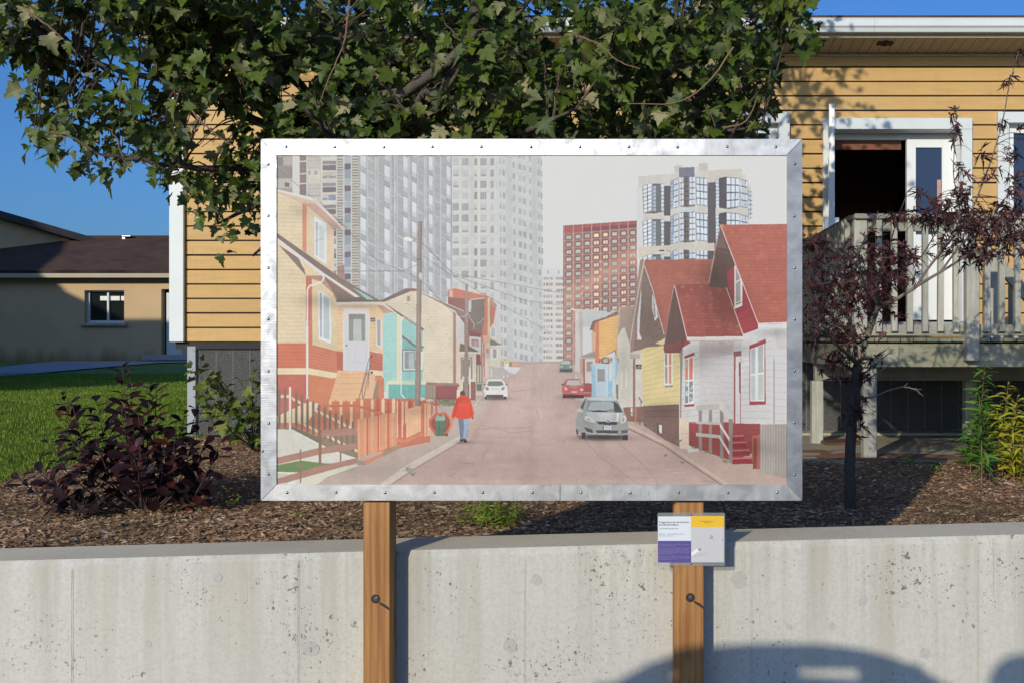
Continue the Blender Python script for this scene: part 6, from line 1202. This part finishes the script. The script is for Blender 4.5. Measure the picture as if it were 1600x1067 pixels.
targets = [(300, -30, 5.7, .5), (70, 60, 5.3, .6), (150, 240, 5.0, .5), (340, 350, 5.2, .6), (250, 130, 5.5, .5), (520, 30, 5.2, .5), (560, -260, 6.3, .4), (720, -300, 6.2, .4), (730, 90, 4.9, .5), (860, -40, 5.6, .5), (900, 170, 4.8, .5), (1060, 60, 5.4, .5), (1190, 200, 5.4, .5), (1240, 20, 5.7, .5), (1050, -300, 6.2, .4), (300, -330, 6.2, .4), (120, -250, 5.8, .4), (395, 400, 5.2, .4), (480, 170, 4.7, .5), (640, 170, 5.0, .5), (1130, 240, 5.0, .5)]
limb_pts = []
for px, py, D, t in targets:
    e = W(px, py, D); s = tr[random.choice((-1, -1, -3, -5))]; mid = s.lerp(e, .45)+Vector((random.uniform(-.15, .15), random.uniform(-.1, .25), random.uniform(.0, .25)))
    c = curve([s, mid, s.lerp(e, .75)+Vector((0, 0, random.uniform(.02, .12))), e], 8, .008); b = MB(); b.tube(c, taper(len(c), random.uniform(.026, .042), .006), 7); b.build('branch', M['bark'], maple, smooth=True); limb_pts += c[5:]
# the dark bough in the upper left
for q in ([(430, 190, 5.9), (372, 110, 5.5), (330, 40, 5.3), (290, -40, 5.2)], [(560, 215, 5.8), (585, 160, 5.4), (640, 140, 5.2), (735, 60, 5.1), (742, -40, 5.1)]):
    c = curve([W(*p) for p in q], 8, .006); b = MB(); b.tube(c, taper(len(c), .045, .02), 8); b.build('branch', M['bark'], maple, smooth=True); limb_pts += c
LP = np.array([tuple(p) for p in limb_pts])
gaps = [((330, 205), 50, .86), ((350, 262), 34, .7), ((305, 250), 24, .7), ((370, 330), 22, .6), ((395, 180), 20, .7), ((405, 100), 22, .6), ((478, 125), 26, .85), ((560, 40), 18, .7), ((600, 115), 22, .8), ((445, 145), 24, .8), ((1060, 15), 26, .75), ((1180, 30), 30, .6), ((305, 55), 16, .5), ((350, 160), 18, .6), ((660, 120), 14, .6), ((520, 10), 14, .6), ((300, 180), 22, .6), ((1140, 130), 30, .3), ((980, 215), 20, .4)]
P, N, Dr, SC = [], [], [], []
tw = MB(); ncl = 0
def cluster(cx, cy, D, nl, rad, spread=1.0):
    global ncl
    c = np.array(W(cx, cy, D)); i = np.argmin(((LP-c)**2).sum(1)+.02*rs.rand(len(LP))); s = LP[i]
    L = np.linalg.norm(c-s)
    if L > .03:
        mid = (s+c)/2+np.array((0, 0, .10*L)); q = curve([s, mid, c], 4, .004); tw.tube(q, taper(len(q), .0065, .0022), 4)
    d0 = (c-s)/(L+1e-6)
    for k in range(nl):
        p = c+rs.normal(0, rad*1.05, 3)*np.array((1, .9, .8))-d0*rs.rand()*rad
        out = (p-c)/rad*.5+d0*.6; dr = out+np.array((0, 0, -rs.uniform(.2, 1.1)))+rs.normal(0, .35, 3)
        nn = np.array((-.25, -.55, .75))+rs.normal(0, .55, 3)
        P.append(p); N.append(nn); Dr.append(dr); SC.append(rs.uniform(.040, .092)*(.75 if cx < 420 and cy > 240 else 1))
while ncl < 520:
    x, y = rs.uniform(-60, 1290), rs.uniform(-40, 330)
    if y > 235 and 425 < x < 1190 and rs.rand() < .8: continue
    if inpoly(np.array([x]), np.array([y]), poly)[0]:
        cluster(x, y, rs.uniform(4.9, 7.0) if x > 420 else rs.uniform(4.9, 6.3), rs.randint(20, 31), .115); ncl += 1
while ncl < 730:
    x, y = rs.uniform(-280, 1260), rs.uniform(-880, -30)
    if inpoly(np.array([x]), np.array([y]), poly)[0]: cluster(x, y, rs.uniform(4.9, 7.4), rs.randint(13, 20), .17); ncl += 1
P, N, Dr, SC = map(np.array, (P, N, Dr, SC))
px, py = 980+1600*P[:, 0]/P[:, 1], 533.5-(P[:, 2]-H)/P[:, 1]*1600
nz = lambda s, o, y_=.5: np.array([mnoise.noise((q[0]*s+o, q[1]*s*y_, q[2]*s)) for q in P])
ok = inpoly(px+34*nz(6, 0), py+30*nz(6, 9), poly) & (P[:, 1] > 4.3)
hole = nz(2.9, 4, .35)+.5*nz(6.5, 7, .35); ok &= ~((hole > .38) & (py > -30) & (rs.rand(len(px)) < .93)); ok &= ~((hole > .22) & (px < 440) & (py > 20) & (rs.rand(len(px)) < .8))
for (gx, gy), r, pr in gaps: ok &= ~((((px-gx)/r)**2+((py-gy)/(r*.8))**2 < 1) & (rs.rand(len(px)) < pr))
P, N, Dr, SC = P[ok], N[ok], Dr[ok], SC[ok]; print('maple leaves', len(P))
tw.build('twigs', M['twig'], maple)['kind'] = 'stuff'
foliage(maple, mv, P, N, Dr, SC, M['maple'])
# reddish leaf stalks and bare hanging shoots
for q in ([(545, 0), (540, 60), (520, 110), (500, 160)], [(900, 55), (935, 70), (965, 95), (1000, 108)], [(1145, 75), (1110, 125), (1060, 160), (980, 163)], [(40, 15), (75, 40), (100, 62)], [(300, 175), (330, 205), (365, 228)], [(1130, 200), (1165, 190), (1185, 150)]):
    c = curve([W(x, y, 4.5) for x, y in q], 6, .003); b = MB(); b.tube(c, taper(len(c), .0045, .002), 5); b.build('bare_shoot', plain('red_brown_shoot', (.22, .10, .06), (.16, .11, .06), 20), maple)

# ---- purple smoke bush
M['sstem'] = plain('plum_stem', (.07, .03, .03), (.05, .03, .02), 20, .8)
def bush(root, stems, m, mt, var, size, step, r0, cap=300, tilt=.6, part='leaf', start=.25, phyl=2.4, droop=0):
    Pq, Nq, Dq, Sq = [], [], [], []
    for c in stems:
        b = MB(); b.tube(c, taper(len(c), r0, r0*.25), 6); b.build('stem', mt, root, smooth=True)
        A = np.array([tuple(p) for p in c]); seg = np.linalg.norm(np.diff(A, axis=0), axis=1); cum = np.concatenate([[0], np.cumsum(seg)]); Lt = cum[-1]; s = Lt*start; k = rs.randint(9)
        while s < Lt:
            p = np.array([np.interp(s, cum, A[:, j]) for j in range(3)]); q = np.array([np.interp(min(s+.01, Lt), cum, A[:, j]) for j in range(3)]); d = (q-p)/(np.linalg.norm(q-p)+1e-6) if s < Lt-.012 else np.array((0, 0, 1.))
            u = np.cross(d, (0, 1, .3)); u /= np.linalg.norm(u)+1e-6; v = np.cross(d, u); a = k*phyl+rs.uniform(-.4, .4); o = u*math.cos(a)+v*math.sin(a)
            dr = o+d*tilt+np.array((0, 0, -droop))+rs.normal(0, .18, 3); nn = d*1.0-o*tilt+rs.normal(0, .3, 3)+np.array((-.1, -.35, .3))
            sz = size*rs.uniform(.5, 1.15)*(1-.35*(s/Lt)**3); Pq.append(p+o*r0); Nq.append(nn); Dq.append(dr); Sq.append(sz); s += step*rs.uniform(.7, 1.3); k += 1
    foliage(root, var, np.array(Pq), np.array(Nq), np.array(Dq), np.array(Sq), m, part, cap)
KS = 1.19
sb = W(228, 803, 4.25*KS)
smoke = empty('smoke_bush', sb, 'low dark purple leaved bush on the mulch left of the framed photograph', 'bush')
ends = [(190, 568, 4.3), (203, 585, 4.35), (215, 625, 4.2), (235, 600, 4.5), (245, 600, 4.3), (98, 618, 4.3), (150, 625, 4.3), (110, 625, 4.2), (140, 640, 4.4), (95, 650, 4.1), (75, 690, 4.0), (20, 740, 4.0), (55, 720, 4.3), (150, 690, 4.1), (170, 660, 4.6), (205, 690, 3.9), (225, 660, 4.4), (260, 650, 4.2), (255, 700, 4.0), (290, 640, 4.4), (310, 635, 4.6), (300, 690, 4.2), (335, 650, 4.3), (345, 690, 4.2), (322, 740, 4.1), (180, 720, 4.2), (120, 690, 4.5), (70, 745, 4.4), (280, 720, 4.5), (240, 690, 4.6), (275, 670, 4.0), (60, 735, 3.9), (190, 640, 4.0), (215, 720, 4.5)]
stems = []
for x, y, D in ends:
    e = W(x, y, D*KS); m_ = sb.lerp(e, .5)+Vector(((e.x-sb.x)*.18, (e.y-sb.y)*.1, -abs(e.x-sb.x)*.12)); stems.append(curve([sb+Vector((random.uniform(-.02, .02), random.uniform(-.02, .02), -.02)), m_, e], 7, .003))
bush(smoke, stems, M['smoke'], M['sstem'], OV, .108, .021, .0055, 300, .75, start=.42)

# ---- green maple shoots by the corner of the house
sr = W(395, 702, 7.4)
sap = empty('maple_sapling', sr, 'thin young maple with yellow green leaves in front of the grey foundation corner', 'sapling')
stems = []
for q in ([(300, 545)], [(302, 580)], [(330, 640), (295, 560)], [(350, 612), (325, 585)], [(372, 590)], [(395, 590), (402, 575)], [(400, 640)], [(360, 655), (345, 600)], [(398, 560)], [(380, 690), (385, 655)], [(385, 640), (310, 632)], [(410, 700), (415, 640)], [(335, 660), (318, 600)]):
    stems.append(curve([sr]+[W(x, y, 7.3+random.uniform(-.3, .3)) for x, y in q], 8, .004) if len(q) > 1 else curve([sr, sr.lerp(W(*q[0], 7.3), .5)+Vector((.06, 0, .05)), W(*q[0], 7.3+random.uniform(-.3, .3))], 8, .004))
bush(sap, stems, M['sapling'], M['jdark'], mv, .092, .062, .005, 300, .4, start=.22, droop=.5)

# ---- dark red Japanese maple on the right
KJ = 1.175
jr = W(1329, 797, 4.33*KJ)
jm = empty('japanese_maple', jr, 'small dark red lacy leaved maple standing in front of the wooden deck', 'tree')
J = lambda *q: [W(x, y, D*KJ) for x, y, D in q]
def jb(pts, r0, r1, m, name='branch', n=9): 
    c = curve(pts, n, .002); b = MB(); b.tube(c, taper(len(c), r0*KJ, r1*KJ), 8); b.build(name, m, jm, smooth=True); return c
jb([jr-Vector((0, 0, .05))]+J((1328, 730, 4.33), (1331, 660, 4.33), (1335, 615, 4.33), (1340, 570, 4.32)), .024, .021, M['jdark'], 'trunk')
br = []
br += jb(J((1340, 572, 4.32), (1350, 540, 4.31), (1362, 505, 4.3), (1373, 478, 4.3)), .019, .011, M['jbark'])
br += jb(J((1373, 482, 4.3), (1400, 468, 4.28), (1432, 448, 4.25), (1470, 425, 4.22), (1520, 395, 4.2), (1570, 375, 4.2)), .009, .003, M['jbark'])
br += jb(J((1432, 448, 4.25), (1450, 420, 4.3), (1490, 370, 4.35), (1520, 325, 4.4), (1560, 215, 4.45), (1578, 130, 4.45), (1592, 78, 4.45)), .006, .0015, M['jbark'])
br += jb(J((1470, 425, 4.22), (1500, 385, 4.2), (1540, 345, 4.2), (1580, 300, 4.2), (1610, 270, 4.2)), .005, .0018, M['jbark'])
br += jb(J((1450, 420, 4.3), (1478, 380, 4.28), (1500, 340, 4.25), (1490, 270, 4.2), (1495, 172, 4.2)), .005, .0014, M['jbark'])
br += jb(J((1373, 480, 4.3), (1372, 440, 4.35), (1385, 400, 4.4), (1400, 350, 4.4), (1418, 300, 4.4)), .008, .0015, M['jdark'])
br += jb(J((1340, 574, 4.32), (1335, 530, 4.4), (1322, 480, 4.5), (1320, 430, 4.5), (1330, 372, 4.55)), .011, .003, M['jdark'])
br += jb(J((1335, 530, 4.4), (1305, 500, 4.35), (1275, 470, 4.2), (1250, 420, 4.1), (1245, 390, 4.1)), .008, .003, M['jdark'])
br += jb(J((1325, 495, 4.5), (1290, 450, 4.6), (1270, 400, 4.7), (1262, 370, 4.7)), .006, .002, M['jdark'])
br += jb(J((1337, 580, 4.32), (1310, 565, 4.3), (1285, 560, 4.3), (1262, 540, 4.3)), .006, .002, M['jdark'])
br += jb(J((1341, 572, 4.32), (1300, 530, 4.1), (1260, 500, 4.0), (1230, 460, 4.0)), .007, .002, M['jdark'])
br += jb(J((1373, 480, 4.3), (1350, 440, 4.2), (1340, 400, 4.15), (1365, 350, 4.1), (1372, 330, 4.1)), .006, .002, M['jdark'])
br += jb(J((1372, 440, 4.35), (1410, 420, 4.4), (1440, 400, 4.5), (1470, 350, 4.5)), .005, .002, M['jdark'])
t1 = jb(J((1345, 588, 4.33), (1372, 565, 4.3), (1398, 545, 4.28)), .005, .0015, M['jbark']); jb(J((1345, 600, 4.33), (1390, 570, 4.3), (1425, 552, 4.3)), .003, .001, M['jbark'])
jb(J((1340, 625, 4.33), (1368, 618, 4.3), (1400, 606, 4.28), (1425, 606, 4.28), (1442, 618, 4.28)), .004, .0015, M['jbark']); jb(J((1412, 604, 4.28), (1418, 598, 4.28)), .002, .001, M['jbark']); jb(J((1425, 606, 4.28), (1440, 608, 4.28)), .002, .001, M['jbark'])
Pq, Nq, Dq, Sq = [], [], [], []
blobs = [(1275, 420, 46, 50, 4.3, 120), (1300, 470, 55, 55, 4.4, 130), (1265, 510, 32, 38, 4.2, 60), (1340, 400, 32, 35, 4.4, 90), (1362, 455, 40, 40, 4.3, 150), (1400, 425, 34, 26, 4.3, 80), (1320, 520, 28, 26, 4.3, 70), (1275, 380, 26, 20, 4.4, 50), (1325, 450, 40, 30, 4.5, 90),
         (1440, 340, 28, 9, 4.3, 30), (1395, 335, 32, 7, 4.3, 26), (1480, 330, 40, 22, 4.3, 110), (1520, 350, 42, 26, 4.25, 130), (1570, 350, 36, 34, 4.2, 120), (1600, 380, 30, 30, 4.2, 60), (1535, 395, 45, 20, 4.3, 80), (1500, 385, 30, 18, 4.3, 40), (1505, 300, 26, 22, 4.2, 34), (1585, 300, 26, 26, 4.2, 40), (1440, 300, 14, 16, 4.4, 6), (1495, 200, 5, 24, 4.2, 12), (1497, 260, 12, 14, 4.2, 10), (1490, 175, 6, 6, 4.2, 6), (1592, 90, 6, 14, 4.45, 8), (1575, 125, 8, 12, 4.45, 8), (1565, 195, 9, 8, 4.45, 9), (1580, 240, 14, 18, 4.45, 14), (1530, 245, 12, 8, 4.3, 8), (1600, 210, 16, 20, 4.3, 10), (1550, 270, 12, 10, 4.3, 8),
         (1335, 640, 14, 12, 4.3, 22), (1325, 655, 18, 6, 4.3, 8), (1350, 622, 10, 6, 4.3, 6), (1310, 560, 22, 12, 4.3, 34), (1360, 560, 22, 10, 4.3, 14), (1345, 585, 14, 8, 4.3, 16), (1320, 595, 18, 6, 4.3, 8), (1338, 680, 6, 14, 4.3, 5), (1380, 395, 24, 14, 4.2, 40), (1420, 395, 24, 12, 4.3, 34)]
tj = MB(); BR = np.array([tuple(p) for p in br])
for cx, cy, rx, ry, D, n in blobs:
    n = int(n*.8); D = D*KJ
    for k in range(n):
        x, y = cx+rs.normal(0, .5)*rx, cy+rs.normal(0, .5)*ry; d = D+rs.normal(0, .16 if n > 40 else .04); p = np.array(W(x, y, d))
        if k % 3 == 0:
            s = BR[np.argmin(((BR-p)**2).sum(1))]
            if np.linalg.norm(s-p) < .5: q = curve([s, (s+p)/2+np.array((0, 0, .02)), p], 3); tj.tube(q, taper(len(q), .0022, .0008), 3)
        Pq.append(p); Nq.append(np.array((-.2, -.5, .5))+rs.normal(0, .6, 3)); Dq.append(np.array((rs.normal(0, .8), rs.normal(0, .5), rs.normal(-.25, .6)))); Sq.append(rs.uniform(.020, .052)*KJ)
tj.build('twigs', M['jdark'], jm)['kind'] = 'stuff'
foliage(jm, LAC, np.array(Pq), np.array(Nq), np.array(Dq), np.array(Sq), M['jmaple'])

# ---- lilies gone yellow at the right edge, the green plant under the frame, weeds
def upright(name, base, label, cat, tops, m, var, size, step, spread=.5, cap=300, droop=0., start=.12, r0=.005, dry=M['drystem']):
    root = empty(name, base, label, cat); st = []
    for x, y, D, bx_ in tops:
        e = W(x, y, D); s = Vector((W(bx_, 0, D).x, D, gz(0, D)-.01)); st.append(curve([s, s.lerp(e, .5)+Vector((random.uniform(-.02, .02), 0, 0)), e], 9, .002))
    bush(root, st, m, dry, var, size, step, r0, cap, spread, start=start, droop=droop); return root
upright('lily_plant', W(1528, 738, 6.3), 'upright green lily clump with narrow leaves on the mulch near the deck', 'plant', [(1538, 572, 6.3, 1530), (1522, 640, 6.35, 1518), (1530, 610, 5.7, 1534), (1545, 640, 6.2, 1536), (1518, 660, 6.25, 1516), (1537, 650, 6.45, 1531)], M['lily'], LAN, .115, .0062, .45, 300, .15, .22)
upright('yellow_lily_plant', W(1585, 742, 6.15), 'yellowing lily clump with dry brown stems at the right edge beside the green one', 'plant', [(1575, 600, 6.15, 1566), (1558, 640, 6.15, 1562), (1590, 620, 6.05, 1580), (1605, 650, 6.05, 1592), (1570, 660, 6.25, 1575), (1612, 615, 6.15, 1600), (1598, 690, 5.95, 1590), (1582, 700, 5.95, 1585), (1625, 660, 6.05, 1612)], M['yellow'], LAN, .125, .0082, .45, 300, .25, .2)
tops = [(x, y, 4.65+random.uniform(-.12, .15), 765+(x-765)*.35) for x, y in [(712, 800), (725, 785), (740, 772), (755, 765), (768, 760), (785, 762), (800, 770), (815, 778), (822, 795), (735, 800), (750, 788), (775, 780), (790, 790), (805, 800), (765, 800), (722, 808), (780, 806), (758, 775), (745, 808), (812, 806)]]
upright('green_plant', W(765, 822, 4.65), 'bushy bright green plant growing in the mulch just below the framed photograph', 'plant', tops, M['fern'], LAN, .046, .0038, .6, 300, .1, .1, .002)
for (px, py, D, nm_) in ((467, 803, 4.75, 'tiny weed on the mulch left of the left wooden post'), (1420, 712, 6.6, 'small weed tuft on the mulch in front of the deck, nearest the deck post'), (1460, 742, 6.2, 'low weed on the sunlit mulch between the small red tree and the green lilies'), (360, 790, 5.1, 'small weed on the mulch between the purple bush and the frame')):
    rt = empty('weed', W(px, py, D), nm_, 'weed'); s0 = Vector((W(px, 0, D).x, D, gz(W(px, 0, D).x, D)+.01)); st = [curve([s0, s0+Vector((a*.4, 0, .03)), s0+Vector((a, random.uniform(-.03, .03), .05+random.uniform(-.02, .02)))], 4) for a in (-.05, -.025, 0, .03, .055)]
    bush(rt, st, M['fern'], M['drystem'], OV, .024, .009, .0012, 300, .5, start=.3)

# ---- bark chips, grass
n = 110000; D = 4.0*np.exp(rs.rand(n)*math.log(9.1/4.0)); pxs = rs.uniform(-60, 1950, n); X = (pxs-980)/1600*D
keep = np.array([x > lawn_edge(y)+rs.uniform(-.05, .1) and not (y > 6.75 and x > 1.05) for x, y in zip(X, D)]); X, D = X[keep], D[keep]
Z = np.array([bedz(x, y) for x, y in zip(X, D)])+.014+rs.rand(len(X))*.012
chip = []
for k in range(6):
    a, c_ = rs.uniform(.10, .24), rs.uniform(-.1, .1); chip.append((np.array([(-a, -.5, 0), (a*rs.uniform(.4, 1), -.45, .02), (a, .1, c_), (a*rs.uniform(.2, .9), .5, 0), (-a*.8, .42, c_), (0, 0, .07)]), np.array([(0, 1, 5), (1, 2, 5), (2, 3, 5), (3, 4, 5), (4, 0, 5)])))
sz = rs.uniform(.008, .027, len(X))*np.where(rs.rand(len(X)) < .03, 2.3, 1)
scatter('bark_mulch', chip, np.stack([X, D, Z], 1), np.stack([rs.normal(0, .22, len(X)), rs.normal(-.15, .22, len(X)), np.ones(len(X))], 1), np.stack([rs.normal(0, 1, len(X)), rs.normal(0, .45, len(X)), rs.normal(0, .15, len(X))], 1), sz, M['chip'])
n = 150000; D = 5.6*np.exp(rs.rand(n)*math.log(24/5.6)); pxs = rs.uniform(-40, 420, n); X = (pxs-980)/1600*D; keep = np.array([x < lawn_edge(y) for x, y in zip(X, D)]); X, D = X[keep], D[keep]; n = len(X)
Z = np.array([gz(x, y) for x, y in zip(X, D)])-.018
scatter('grass', GRS, np.stack([X, D, Z], 1), np.stack([rs.normal(0, .5, n), -np.ones(n), rs.normal(.2, .4, n)], 1), np.stack([rs.normal(0, .35, n), rs.normal(0, .3, n), np.ones(n)], 1), rs.uniform(.03, .07, n), M['grass'])
tag(bpy.data.objects['grass'], 'short mown grass', None)
